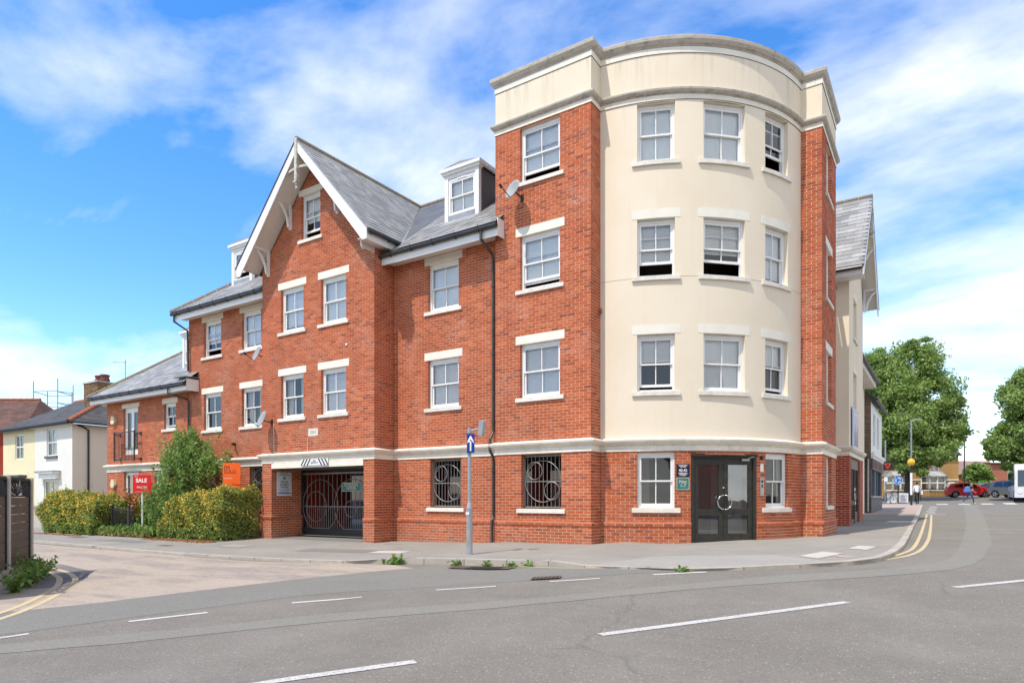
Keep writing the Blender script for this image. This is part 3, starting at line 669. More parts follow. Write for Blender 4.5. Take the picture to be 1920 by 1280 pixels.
def section(name, mp, s0, s1, ztop, wins, holes_extra=(), zb=.02, rng=None, arc=False, plinth=True, zlow=None, ext=(0, 0)):
    holes = [(c - w / 2, c + w / 2, z0, z1) for c, w, z0, z1, *_ in wins] + list(holes_extra)
    blocks = []
    for c, w, z0, z1, li, si, *_ in wins: blocks += win_rects(c, w, z0, z1, li, si)
    z0w = zlow if zlow is not None else (PZ if plinth else zb)
    W = wall(name, mp, s0, s1, z0w, ztop, holes, blocks, rng=rng, arc=arc, cz=PZ)
    if plinth:
        wall('plinth', mp, s0 - .03 * ext[0], s1 + .03 * ext[1], zb, PZ - .075, [h for h in holes_extra if h[2] < .9], (), d0=.03, arc=arc, cz=.025)
        wall('plinth_course', mp, s0 - .05 * ext[0], s1 + .05 * ext[1], PZ - .075, PZ, [h for h in holes_extra if h[2] < .9], (), d0=.05, arc=arc, cz=PZ - .075)
        m_ = MB()
        iv = [(s0 - .054 * ext[0], s1 + .054 * ext[1])]
        for h in holes_extra:
            if h[2] < .9: iv = cut(iv, h[0], h[1])
        for p, q in iv:
            n = max(1, int((q - p) / .2)) if arc else 1
            for i in range(n):
                u, v = p + (q - p) * i / n, p + (q - p) * (i + 1) / n
                m_.face([mp(u, 0, PZ + .03), mp(v, 0, PZ + .03), mp(v, .054, PZ - .004), mp(u, .054, PZ - .004)]); m_.face([mp(u, .03, PZ - .075), mp(v, .03, PZ - .075), mp(v, .054, PZ - .075), mp(u, .054, PZ - .075)])
        m_.build('plinth_cap', 'plinth_brick', W, fix=False)
    for c, w, z0, z1, li, si, kw in wins:
        if kw is None:
            if si: sb_ = MB(); cbox(sb_, mp, c - w / 2 - .12, c + w / 2 + .12, -.2, .055, z0 - .11, z0 - .004, 1, .012); sb_.build('sill', 'sill_stone', W)
            continue
        window(mp, c, w, z0, z1, lint=li, sill=si, arc=arc, **kw)
    return W
V, RO, CU = 'venetian', 'roller', 'curtain'
fT, fM, fG = front(14.10), front(14.30), front(13.52)
# low wing at the far end
section('wall', fM, -30.65, -24.3, 5.72, [(-28.65, 1.18, 3.42, 5.40, (.12, .18), False, None), (-25.63, .86, 4.34, 5.36, (.12, .2), True, dict(opn=.12)),
        (-28.6, 1.2, 1.05, 2.69, None, True, dict(blind=CU)), (-26.25, 1.0, 1.05, 2.69, None, True, dict(blind=CU))])
section('wall', fM, -24.3, -18.7, 8.46, [(-22.75, 1.1, *L1, LN, True, dict(glass='glass_dark')), (-20.4, 1.1, *L1, LN, True, dict(blind=CU)),
        (-22.75, 1.1, 6.88, 8.20, (.13, .20), True, dict(opn=.34, blind=RO, drop=.62)), (-20.4, 1.1, 6.88, 8.20, (.13, .2), True, dict(blind=RO, drop=.9)), (-19.9, 1.2, 1.5, 2.69, None, False, None)])
GCX = -16.145; GSL = 1.112; GRZ = 12.32
def grng(z):
    h = 2.555
    if z > 8.95: h = min(h, (GRZ - .38 - z) / GSL)
    return (GCX - h, GCX + h)
section('wall', fG, -18.70, -13.59, 12.0, [(-17.2, 1.1, *L1, LN, True, dict(blind=CU, drop=1)), (-15.30, 1.1, *L1, LN, True, dict(blind=V)),
        (-17.2, 1.1, *L2, LN, True, dict(blind=RO, drop=.9)), (-15.30, 1.1, *L2, LN, True, dict(blind=RO, drop=1)), (-16.32, .88, 9.63, 11.0, (.12, .19), True, dict(opn=.3, blind=RO, drop=.6))], rng=grng, plinth=False, zlow=2.72)
section('wall', fG, -14.02, -13.59, 2.72, [], ext=(0, 1))
section('wall', fG, -18.70, -18.22, 2.72, [], ext=(0, 1))
section('wall', eastf(-18.22), 13.532, 14.75, 2.60, [], ext=(.9, 0))
section('wall', eastf(-13.59), 13.532, 14.30, 9.0, [], ext=(.9, 0))
section('wall', fM, -13.578, -9.78, 8.46, [(-11.7, 1.1, *L1, LN, True, dict(blind=V)), (-11.7, 1.1, 6.88, 8.21, (.13, .2), True, dict(blind=RO, drop=.95)), (-11.62, 1.1, 1.33, 2.69, None, True, None)])
section('wall', fT, -9.78, -7.01, 11.05, [(-8.435, 1.16, 9.62, 11.0, None, True, dict(opn=.28, blind=RO, drop=.82)), (-8.435, 1.16, *L2, LN, True, dict(opn=.27, blind=RO, drop=.9)), (-8.435, 1.16, *L1, LN, True, dict(blind=V)), (-8.40, 1.16, 1.33, 2.69, None, True, None)], ext=(0, 1))
section('wall', eastf(-7.01), 14.112, 14.60, 11.05, [], ext=(.9, 0))
DW = (ang(-56.7), ang(-34.2))
aL, aC, aR = ang(-67.4), ang(-45.65), ang(-24.6)
section('wall', arcm, ang(-85.0), ang(-8.9), 2.72, [(aL, .88, 1.36, 2.69, None, True, dict(glass='glass')), (aR, .86, 1.36, 2.69, None, True, dict(blind=CU, drop=.35))], [(DW[0], DW[1], 0, 2.62)], arc=True)
up = [(aL, .88, 9.62, 11.0, None, dict(blind=RO)), (aC, 1.08, 9.62, 11.0, None, dict(blind=RO)), (aR, .88, 9.62, 11.0, None, dict(opn=.62)),
      (aL, .88, *L2, LN, dict(opn=.45, blind=V, drop=.78)), (aC, 1.08, *L2, LN, dict(opn=.5, blind=V, drop=.6)), (aR, .88, *L2, LN, dict(blind=RO, drop=.9)),
      (aL, .88, *L1, LN, dict(opn=.12, blind=V, drop=.45)), (aC, 1.08, *L1, LN, dict(blind=RO)), (aR, .88, *L1, LN, dict(opn=.12, blind=RO, drop=.45))]
wall('rendered_wall', arcm, ang(-85.1), ang(-8.8), 2.72, 12.50, [(c - w / 2, c + w / 2, z0, z1) for c, w, z0, z1, *_ in up], arc=True, brick=False, m='stucco_cream')
for c, w, z0, z1, li, kw in up: window(arcm, c, w, z0, z1, lint=li, arc=True, rev=.13, **kw)
section('wall', front(18.27), -3.075, -2.57, 11.05, [], ext=(0, 1))
section('wall', eastf(-2.57), 18.282, 20.80, 11.05, [(19.45, .95, 9.62, 11.0, None, True, dict(blind=RO)), (19.45, .95, *L2, LN, True, dict(blind=RO)), (19.45, .95, *L1, LN, True, dict(blind=V)), (19.45, .95, 1.40, 2.69, None, True, dict(blind=CU))], ext=(.9, 0))
# parapets of the piers, rendered
for mp, a, b in ((fT, -9.78, -7.01), (eastf(-7.01), 14.1, 14.60), (front(18.27), -3.075, -2.57), (eastf(-2.57), 18.27, 20.8)):
    wall('parapet', mp, a, b, 11.05, 12.50, (), brick=False, m='stucco_cream')
# thin expansion joint round the bay
mb = MB()
for i in range(60):
    a, b = ang(-85 + 76 * i / 60), ang(-85 + 76 * (i + 1) / 60); mb.face([arcm(a, .002, 6.845), arcm(b, .002, 6.845), arcm(b, .002, 6.853), arcm(a, .002, 6.853)])
mb.build('expansion_joint', 'mortar_grey', BLD, fix=False)

# cornices: swept stones
def stations(path):
    P = [np.array(p, float) for p in path]; S = [0.]
    for a, b in zip(P, P[1:]): S.append(S[-1] + np.linalg.norm(b - a))
    D = [(b - a) / np.linalg.norm(b - a) for a, b in zip(P, P[1:])]; NN = [np.array([d[1], -d[0]]) for d in D]
    Mi = []
    for i in range(len(P)):
        if i == 0: Mi.append(NN[0])
        elif i == len(P) - 1: Mi.append(NN[-1])
        else:
            v = NN[i - 1] + NN[i]; Mi.append(2 * v / (v @ v) if v @ v > 1e-6 else NN[i])
    def at(t):
        i = min(max(np.searchsorted(S, t) - 1, 0), len(D) - 1); return P[i] + D[i] * (t - S[i]), NN[i]
    return P, S, Mi, at
def sweep(mb, st, ta, tb, prof, caps=True):
    P, S, Mi, at = st; sec = [at(ta)] + [(P[i], Mi[i]) for i in range(len(P)) if ta + 1e-3 < S[i] < tb - 1e-3] + [at(tb)]
    n = len(prof); k0 = len(mb.v)
    for p, m_ in sec: mb.v += [(p[0] + m_[0] * d, p[1] + m_[1] * d, z) for d, z in prof]
    for i in range(len(sec) - 1):
        for j in range(n - 1):
            a = k0 + i * n + j; mb.f.append((a, a + 1, a + n + 1, a + n)); mb.mi.append(0)
    if caps:
        mb.f.append(tuple(range(k0, k0 + n))); mb.f.append(tuple(range(k0 + (len(sec) - 1) * n + n - 1, k0 + (len(sec) - 1) * n - 1, -1))); mb.mi += [0, 0]
def cornice(path, prof_frieze, prof_crown, mf, mc, step=.78, core=.004):
    st = stations(path); tot = st[1][-1]
    c = MB(); sweep(c, st, 0, tot, [(max(d - core, -.05), z) for d, z in prof_crown]); sweep(c, st, 0, tot, [(max(d - core, -.05), z) for d, z in prof_frieze]); C = c.build('cornice', 'mortar_grey', BLD)
    for prof, m_, nm, off in ((prof_frieze, mf, 'frieze_stone', 0.), (prof_crown, mc, 'crown_stone', .3)):
        t = 0.
        cuts = [0.]; x = step * (.4 + off)
        while x < tot - .2: cuts.append(x); x += step * random.uniform(.9, 1.1)
        cuts.append(tot)
        for a, b in zip(cuts, cuts[1:]):
            mb = MB(); sweep(mb, st, a + .002, b - .002, prof); mb.build(nm, m_, C)
arcp = [arcm(ang(-85.0 + 76.1 * i / 36), 0, 0)[:2] for i in range(37)]
gpath = [(-30.65, 16.0), (-30.65, 14.3), (-18.70, 14.3), (-18.70, 13.52), (-13.59, 13.52), (-13.59, 14.3), (-9.78, 14.3), (-9.78, 14.1), (-7.01, 14.1), (-7.01, 14.597)] + arcp[1:-1] + [(-3.072, 18.27), (-2.57, 18.27), (-2.57, 20.8), (-3.4, 20.8)]
cornice(gpath, [(-.02, 2.715), (.022, 2.715), (.022, 2.855), (-.02, 2.855)], [(-.02, 2.857), (.035, 2.857), (.05, 2.885), (.085, 2.90), (.125, 2.945), (.135, 2.985), (.11, 3.00), (.005, 3.04), (-.02, 3.04)], 'stone', 'stone')
tpath = [(-9.78, 16), (-9.78, 14.1), (-7.01, 14.1), (-7.01, 14.597)] + arcp[1:-1] + [(-3.072, 18.27), (-2.57, 18.27), (-2.57, 20.8), (-4.5, 20.8)]
cornice(tpath, [(-.02, 11.03), (.02, 11.03), (.02, 11.145), (-.02, 11.145)], [(-.02, 11.148), (.025, 11.148), (.035, 11.165), (.07, 11.18), (.10, 11.225), (.105, 11.265), (.09, 11.285), (.0, 11.33), (-.02, 11.33)], 'stone', 'coping', .85)
cornice(tpath, [(-.02, 12.13), (.018, 12.13), (.018, 12.27), (-.02, 12.27)], [(-.02, 12.274), (.025, 12.274), (.035, 12.30), (.07, 12.325), (.11, 12.40), (.115, 12.475), (.09, 12.50), (-.32, 12.53), (-.34, 12.3)], 'lintel_paint', 'coping', .85)

# hull: hidden sides, inner partitions, floors, flat tower roof
mb = MB()
mb.face([(-30.65, 14.3, 0), (-30.65, 23, 0), (-30.65, 23, 5.9), (-30.65, 14.3, 5.9)]); mb.face([(-24.3, 14.3, 5.5), (-24.3, 23, 5.5), (-24.3, 23, 12.3), (-24.3, 18.4, 12.3), (-24.3, 14.3, 8.6)])
mb.face([(-30.65, 23, 2.7), (-3, 23, 2.7), (-3, 23, 8.6), (-30.65, 23, 8.6)]); mb.face([(-18.70, 13.52, 2.7), (-18.70, 14.3, 2.7), (-18.7, 14.3, 9), (-18.7, 13.52, 9)])
mb.face([(-9.78, 14.1, 0), (-9.78, 14.32, 0), (-9.78, 14.32, 12.45), (-9.78, 14.1, 12.45)]); mb.face([(-9.78, 14.3, 8), (-9.78, 23, 8), (-9.78, 23, 12.45), (-9.78, 14.3, 12.45)])
mb.face([(-2.57, 20.8, 0), (-9.78, 20.8, 0), (-9.78, 20.8, 12.45), (-2.57, 20.8, 12.45)]); mb.face([(-18.70, 13.52, 0), (-18.70, 14.3, 0), (-18.70, 14.3, 2.72), (-18.70, 13.52, 2.72)])
mb.build('rear_wall', 'brick_deep', BLD, fix=False)
mb = MB()
mb.face([(-30.6, 16.8, 0), (-24.35, 16.8, 0), (-24.35, 16.8, 5.7), (-30.6, 16.8, 5.7)])
mb.face([(-24.3, 16.6, 3), (-9.8, 16.6, 3), (-9.8, 16.6, 8.5), (-24.3, 16.6, 8.5)]); mb.face([(-17.15, 15.6, 8.5), (-15.15, 15.6, 8.5), (-15.15, 15.6, 10.9), (-17.15, 15.6, 10.9)])
mb.face([(-9.75, 16.2, 3), (-7.0, 16.2, 3), (-7.0, 16.2, 12), (-9.75, 16.2, 12)]); mb.face([(-7.0, 14.7, 3), (-7.0, 17.2, 3), (-7.0, 17.2, 12), (-7.0, 14.7, 12)])
for i in range(12):
    a, b = R(-85 + 77 * i / 12), R(-85 + 77 * (i + 1) / 12); r0 = 2.6; f = lambda q, z: (BC[0] + r0 * math.cos(q), BC[1] + r0 * math.sin(q), z)
    mb.face([f(a, 0), f(b, 0), f(b, 12), f(a, 12)])
mb.face([(-4.4, 18.3, 0), (-4.4, 20.8, 0), (-4.4, 20.8, 12), (-4.4, 18.3, 12)])
mb.build('inner_wall', 'interior', BLD, fix=False)
mb = MB()
for z in (3.06, 5.86, 8.6):
    mb.face([(-24.25, 14.32, z), (-9.8, 14.32, z), (-9.8, 16.6, z), (-24.25, 16.6, z)]); mb.face([(-18.6, 13.55, z - .01), (-13.65, 13.55, z - .01), (-13.65, 14.32, z - .01), (-18.6, 14.32, z - .01)])
    mb.face([(-9.7, 14.13, z + .005), (-7.03, 14.13, z + .005), (-7.03, 16.2, z + .005), (-9.7, 16.2, z + .005)])
    mb.face([(p[0] - .02, p[1] + .02, z + .012) for p in arcp] + [(-3.1, 20.7, z + .012), (-7.2, 20.7, z + .012)])
mb.face([(-2.62, 18.32, 8.62), (-2.62, 20.75, 8.62), (-4.4, 20.75, 8.62), (-4.4, 18.32, 8.62)])
mb.face([(p[0], p[1], .54) for p in arcp] + [(-3.1, 20.7, .54), (-7.0, 20.7, .54)])
mb.build('floor_slab', 'interior_floor', BLD, fix=False)
mb = MB(); mb.face([(-9.7, 14.2, 12.3), (-7.05, 14.2, 12.3)] + [(p[0], p[1], 12.3) for p in arcp] + [(-2.7, 18.4, 12.3), (-2.7, 20.7, 12.3), (-9.7, 20.7, 12.3)]); mb.build('flat_roof', 'lead_dark', BLD, fix=False)
# carport behind the gratings and the drive-through: floor, lining, soffit
mb = MB(); mb.face([(-14.02, 13.6, 2.54), (-14.02, 22.9, 2.54), (-18.22, 22.9, 2.54), (-18.22, 13.53, 2.54)]); mb.face([(-24.2, 14.4, 2.72), (-24.2, 22.9, 2.72), (-7.1, 22.9, 2.72), (-7.1, 14.4, 2.72)]); mb.build('carport_ceiling', 'interior', BLD, fix=False)
for bb in ((-13.98, -13.62, 13.66, 17.0, 0, 2.53), (-18.66, -18.25, 14.76, 17, 0, 2.53), (-10.2, -9.8, 16.6, 17.0, 0, 2.7), (-17.0, -16.6, 19.5, 20, 0, 2.7)): mb = MB(); mb.box(*bb); mb.build('carport_pier', 'brick_deep', BLD)
mb = MB(); mb.face([(-24.2, 14.5, .34), (-7.2, 14.5, .40), (-7.2, 23, .40), (-24.2, 23, .34)]); mb.build('carport_floor', 'pave_dark', BLD, fix=False)
for bb in ((-15.35, -14.45), (-14.1, -13.4)): mb = MB(); mb.box(bb[0], bb[1], 24.2, 24.3, .3, 2.35); mb.build('courtyard_panel', 'pink_board', BLD)
mb = MB(); mb.box(-31, -5, 27.0, 27.2, .2, 3.6); mb.build('courtyard_backdrop', 'interior', BLD)  # added dark backdrop, blocks the sky behind the gate and gratings
# deep stone beam over the drive
mb = MB(); mb.box(-18.21, -14.03, 13.50, 13.85, 2.545, 2.718); mb.build('beam', 'stone', BLD)

# slates
SLT = []
def clip_poly(poly, reg):
    out_ = poly
    for i in range(len(reg)):
        a, b = reg[i], reg[(i + 1) % len(reg)]; ins = lambda p: (b[0] - a[0]) * (p[1] - a[1]) - (b[1] - a[1]) * (p[0] - a[0]) >= -1e-9
        src, out_ = out_, []
        for j in range(len(src)):
            p, q = src[j], src[(j + 1) % len(src)]; ip, iq = ins(p), ins(q)
            if ip: out_.append(p)
            if ip != iq:
                d1 = (b[0] - a[0]) * (p[1] - a[1]) - (b[1] - a[1]) * (p[0] - a[0]); d2 = (b[0] - a[0]) * (q[1] - a[1]) - (b[1] - a[1]) * (q[0] - a[0]); t = d1 / (d1 - d2)
                out_.append((p[0] + (q[0] - p[0]) * t, p[1] + (q[1] - p[1]) * t))
        if len(out_) < 3: return []
    return out_
def roof(name, O, A, B, reg, expo=.2, wd=.26, m='slate', parent=None, slates=True, under='lead_dark'):
    O, A, B = Vector(O), Vector(A).normalized(), Vector(B).normalized(); Nn = A.cross(B)
    ar = sum(reg[i][0] * reg[(i + 1) % len(reg)][1] - reg[(i + 1) % len(reg)][0] * reg[i][1] for i in range(len(reg)))
    if ar < 0: reg = reg[::-1]
    f = lambda a, b, h=0: tuple(O + A * a + B * b + Nn * h)
    rf = raw(name, [f(a, b) for a, b in reg], [tuple(range(len(reg)))], under if slates else m, parent or BLD)
    if not slates: return rf
    b0 = min(p[1] for p in reg); b1 = max(p[1] for p in reg); a0 = min(p[0] for p in reg); a1 = max(p[0] for p in reg); k = 0; b = b0
    while b < b1:
        a = a0 - wd * (.5 if k % 2 else 0)
        while a < a1:
            j = random.uniform(-.003, .003); q = clip_poly([(a + .0025, b + j), (a + wd - .0025, b + j), (a + wd - .0025, b + expo + .04), (a + .0025, b + expo + .04)], reg)
            if q:
                hh = lambda p: .016 - .011 * (p[1] - b) / expo + random.uniform(0, .0015)
                top = [f(p[0], p[1], hh(p)) for p in q]; cen = sum((Vector(p) for p in top), Vector()) / len(top)
                bot = [f(p[0], p[1], hh(p) - .008) for p in q]; SLT.append((rf, cen, top, bot, m, Nn))
            a += wd
        b += expo; k += 1
    return rf
MSL = .785; EY, EZ = 13.70, 8.62; RY = 18.40
Bm = Vector((0, 1, MSL)); lb = lambda y: (y - EY) * math.hypot(1, MSL)
GB = Vector((-1, 0, GSL)); gl = math.hypot(1, GSL); GE = 2.97; GEZ = GRZ - GSL * GE
yv = EY + (GEZ - EZ) / MSL
rr = roof('roof', (GCX + GE, 12.82, GEZ), (0, 1, 0), GB, [(0, 0), (yv - 12.82, 0), (RY - 12.82, GE * gl), (0, GE * gl)])
roof('roof', (GCX - GE, RY, GEZ), (0, -1, 0), Vector((1, 0, GSL)), [(RY - yv, 0), (RY - 12.82, 0), (RY - 12.82, GE * gl), (0, GE * gl)])
roof('roof', (0, EY, EZ), (1, 0, 0), Bm, [(GCX + GE, lb(EY)), (-9.52, lb(EY)), (-9.52, lb(RY)), (GCX, lb(RY)), (GCX + GE, lb(yv))])
roof('roof', (0, EY, EZ), (1, 0, 0), Bm, [(-24.55, lb(EY)), (GCX - GE, lb(EY)), (GCX - GE, lb(yv)), (GCX, lb(RY)), (-19.85, lb(RY))])
LZ = 5.93
roof('roof', (0, EY, LZ), (1, 0, 0), Bm, [(-31.15, 0), (-24.302, 0), (-24.302, lb(RY)), (-26.45, lb(RY))])
roof('roof', (0, EY, LZ), (1, 0, 0), Bm, [(-24.3, 0), (-23.62, 0), (-23.62, lb(14.29)), (-24.3, lb(14.29))])
roof('roof', (-24.55, EY, EZ), (0, -1, 0), Vector((1, 0, MSL)), [(0, 0), (-9.4, 0), (-4.7, lb(RY))], slates=False)
roof('roof', (-31.15, EY, LZ), (0, -1, 0), Vector((1, 0, MSL)), [(0, 0), (-9.4, 0), (-4.7, lb(RY))], slates=False)
# rear slopes close the volume
mb = MB(); mb.face([(-19.85, RY, EZ + (RY - EY) * MSL), (-9.78, RY, EZ + (RY - EY) * MSL), (-9.78, 23.2, EZ), (-24.5, 23.2, EZ)]); mb.face([(-26.45, RY, LZ + (RY - EY) * MSL), (-24.3, RY, LZ + (RY - EY) * MSL), (-24.3, 23.2, LZ), (-31, 23.2, LZ)]); mb.build('rear_roof', 'slate', BLD, fix=False)
# ridges and hips
def ridge(p, q, parent=None):
    p, q = Vector(p), Vector(q); n = max(2, int((q - p).length / .45)); mb = MB()
    for i in range(n):
        a = p.lerp(q, i / n + .002); b = p.lerp(q, (i + 1) / n - .002); mb.tube([a, b], .095, 8)
    mb.build('ridge_tiles', 'ridge_tile', BLD)
ridge((GCX, 12.80, GRZ - .02), (GCX, RY, GRZ - .02)); ridge((GCX, RY, GRZ - .02), (-9.8, RY, GRZ - .02)); ridge((-19.85, RY, GRZ - .03), (GCX, RY, GRZ - .03))
ridge((-24.55, EY, EZ), (-19.85, RY, EZ + (RY - EY) * MSL)); ridge((-31.15, EY, LZ), (-26.45, RY, LZ + (RY - EY) * MSL))
mb = MB(); mb.bar((GCX + GE - .02, yv, GEZ + .02), (GCX, RY, GRZ - .02), .16, .012); mb.build('valley_lead', 'lead', BLD)

# eaves: soffit, fascia, gutter with straps, for the flat runs
def eave(x0, x1, zf0, zf1, zs, yf=13.80, yw=14.30, right_cap=False):
    mb = MB(); mb.box(x0, x1, yf - .022, yf, zf0, zf1); mb.box(x1 - .02, x1, yf + .001, yw - .001, zf0, zf1 + .18) if right_cap else None; mb.build('fascia', 'white_paint', BLD)
    mb = MB(); mb.box(x0, x1 - .021, yf + .001, yw + .0, zs, zs + .015); mb.build('soffit', 'soffit_white', BLD)
    mb = MB(); zg = zf1 - .035; mb.tube([(x0 - .03, yf - .085, zg), (x1 + .02, yf - .085, zg)], .06, 10); x = x0 + .4
    while x < x1:
        mb.box(x - .012, x + .012, yf - .155, yf - .02, zg - .072, zg - .058); mb.box(x - .006, x + .006, yf - .152, yf - .14, zg - .06, zg + .11); x += .78
    mb.build('gutter', 'gutter_black', BLD)
eave(-13.56, -9.50, 8.30, 8.58, 8.43, right_cap=True)
eave(-24.48, -18.72, 8.30, 8.58, 8.43)
eave(-31.05, -23.62, 5.63, 5.89, 5.70, right_cap=True)
mb = MB(); mb.box(-31.05, -30.0, 14.302, 14.5, 5.63, 5.9); mb.build('soffit', 'soffit_white', BLD)
# gable verge: bargeboards, sloping soffit, king post, arched braces, wall brackets
def gable(cx, yb, yw, sgn=None, fn=None):
    fn = fn or (lambda a, y, z: (cx + a, y, z)); Lz = lambda a, dz: GRZ - GSL * abs(a) - dz
    for s in (-1, 1):
        mb = MB(); mb.prism([(0, Lz(0, .03)), (s * (GE - .02), Lz(GE - .02, .03)), (s * (GE - .02), Lz(GE - .02, .33)), (s * (GE - .20), Lz(GE - .02, .33)), (0, Lz(0, .36))], yb, yb + .03, fn); mb.build('bargeboard', 'white_paint', BLD)
        mb = MB(); mb.prism([(s * .02, Lz(.02, .30)), (s * (GE - .22), Lz(GE - .22, .30)), (s * (GE - .22), Lz(GE - .22, .315)), (s * .02, Lz(.02, .315))], yb + .031, yw + .02, fn); mb.build('verge_soffit', 'soffit_white', BLD)
        mb = MB(); mb.prism([(s * .02, Lz(.02, -.012)), (s * (GE + .02), Lz(GE + .02, -.012)), (s * (GE + .02), Lz(GE + .02, .03)), (s * .02, Lz(.02, .03))], yb - .02, yb + .06, fn); mb.build('verge_trim', 'lead' if s > 0 else 'gutter_black', BLD)
        for px, za, zb in ((1.08, 10.90, 10.05), (2.18, 9.62, 8.78)):
            mb = MB(); a = s * px; b0 = a - .035; b1 = a + .035
            mb.prism([(b0, zb), (b1, zb), (b1, za), (b0, za)], yw - .09, yw - .008, fn)
            mb.prism([(b0, za - .08), (b1, za - .08), (b1, za + .02), (b0, za + .02)], yb + .03, yw - .091, fn)
            pts = [(yw - .12, zb + .06), (yw - .17, zb + .34), (yw - .30, zb + .58), (yw - .47, za - .10)]
            for (y1, z1), (y2, z2) in zip(pts, pts[1:]): mb.bar(fn(a, y1, z1), fn(a, y2, z2), .06, .06)
            mb.build('bracket', 'white_paint', BLD)
        mb = MB(); n = 10; pts = []
        for i in range(n + 1):
            t = i / n; th = math.pi / 2 * t; pts.append(fn(s * (.03 + 1.05 * math.sin(th)), yb + .08, 10.86 + .62 * math.cos(th)))
        for p, q in zip(pts, pts[1:]): mb.bar(p, q, .08, .07)
        mb.build('arched_brace', 'old_white_timber', BLD)
    mb = MB(); mb.prism([(-.055, 11.0), (.055, 11.0), (.055, GRZ + .02), (-.055, GRZ + .02)], yb - .03, yb + .085, fn)
    mb.prism([(-.085, 11.0), (.085, 11.0), (.085, 11.06), (-.085, 11.06)], yb - .06, yb + .11, fn)
    c = fn(0, yb + .028, 10.80); mb.lathe(c, [(.02, 0), (.05, .03), (.055, .07), (.03, .11), (.06, .14), (.075, .17), (.075, .2)], 10); mb.build('king_post', 'old_white_timber', BLD)
gable(GCX, 12.83, 13.52)
# side eave of the gable
mb = MB(); mb.box(GCX + GE - .10, GCX + GE - .06, 12.861, 14.22, GEZ - .30, GEZ - .03); mb.build('fascia', 'white_paint', BLD)
mb = MB(); mb.box(-13.585, GCX + GE - .101, 12.861, 14.22, GEZ - .25, GEZ - .235); mb.box(-13.59, -13.57, 13.0, 13.515, GEZ - .42, GEZ - .26); mb.build('soffit', 'soffit_white', BLD)
mb = MB(); mb.tube([(GCX + GE + .01, 12.86, GEZ - .07), (GCX + GE + .01, 14.1, GEZ - .07)], .06, 10); [mb.box(GCX + GE - .06, GCX + GE + .085, y - .012, y + .012, GEZ - .145, GEZ - .13) for y in (13.0, 13.7)]; mb.build('gutter', 'gutter_black', BLD)
# rainwater pipes
def pipe(pts, r=.038, m='pipe_grey', clips=()):
    mb = MB(); mb.tube(pts, r, 8)
    for x, y, z in clips: mb.tube([(x, y, z - .035), (x, y, z + .035)], r + .012, 8)
    mb.build('downpipe', m, BLD, smooth=False)
pipe([(-9.98, 13.72, 8.52), (-9.98, 13.72, 8.28), (-9.94, 14.18, 8.02), (-9.94, 14.22, 7.8), (-9.94, 14.22, 3.35), (-9.94, 14.08, 3.15), (-9.94, 14.06, 2.86), (-9.94, 14.22, 2.68), (-9.94, 14.22, 1.12), (-9.94, 14.16, 1.02), (-9.94, 14.16, .38)], clips=[(-9.94, 14.22, z) for z in (7.2, 5.4, 3.6, 2.3)])
pipe([(-24.30, 13.72, 8.5), (-24.34, 13.72, 8.28), (-24.22, 14.2, 8.0), (-24.22, 14.22, 6.45)], m='gutter_black', clips=[(-24.22, 14.22, 7.3)])
pipe([(-24.75, 13.72, 5.82), (-24.75, 13.72, 5.60), (-24.22, 14.18, 5.38), (-24.20, 14.22, 5.25), (-24.20, 14.22, .3)], m='gutter_black', clips=[(-24.2, 14.22, 4.6)])
mb = MB(); mb.box(-24.32, -23.58, 13.70, 14.28, 6.13, 6.15); mb.build('lead_flashing', 'lead', BLD)
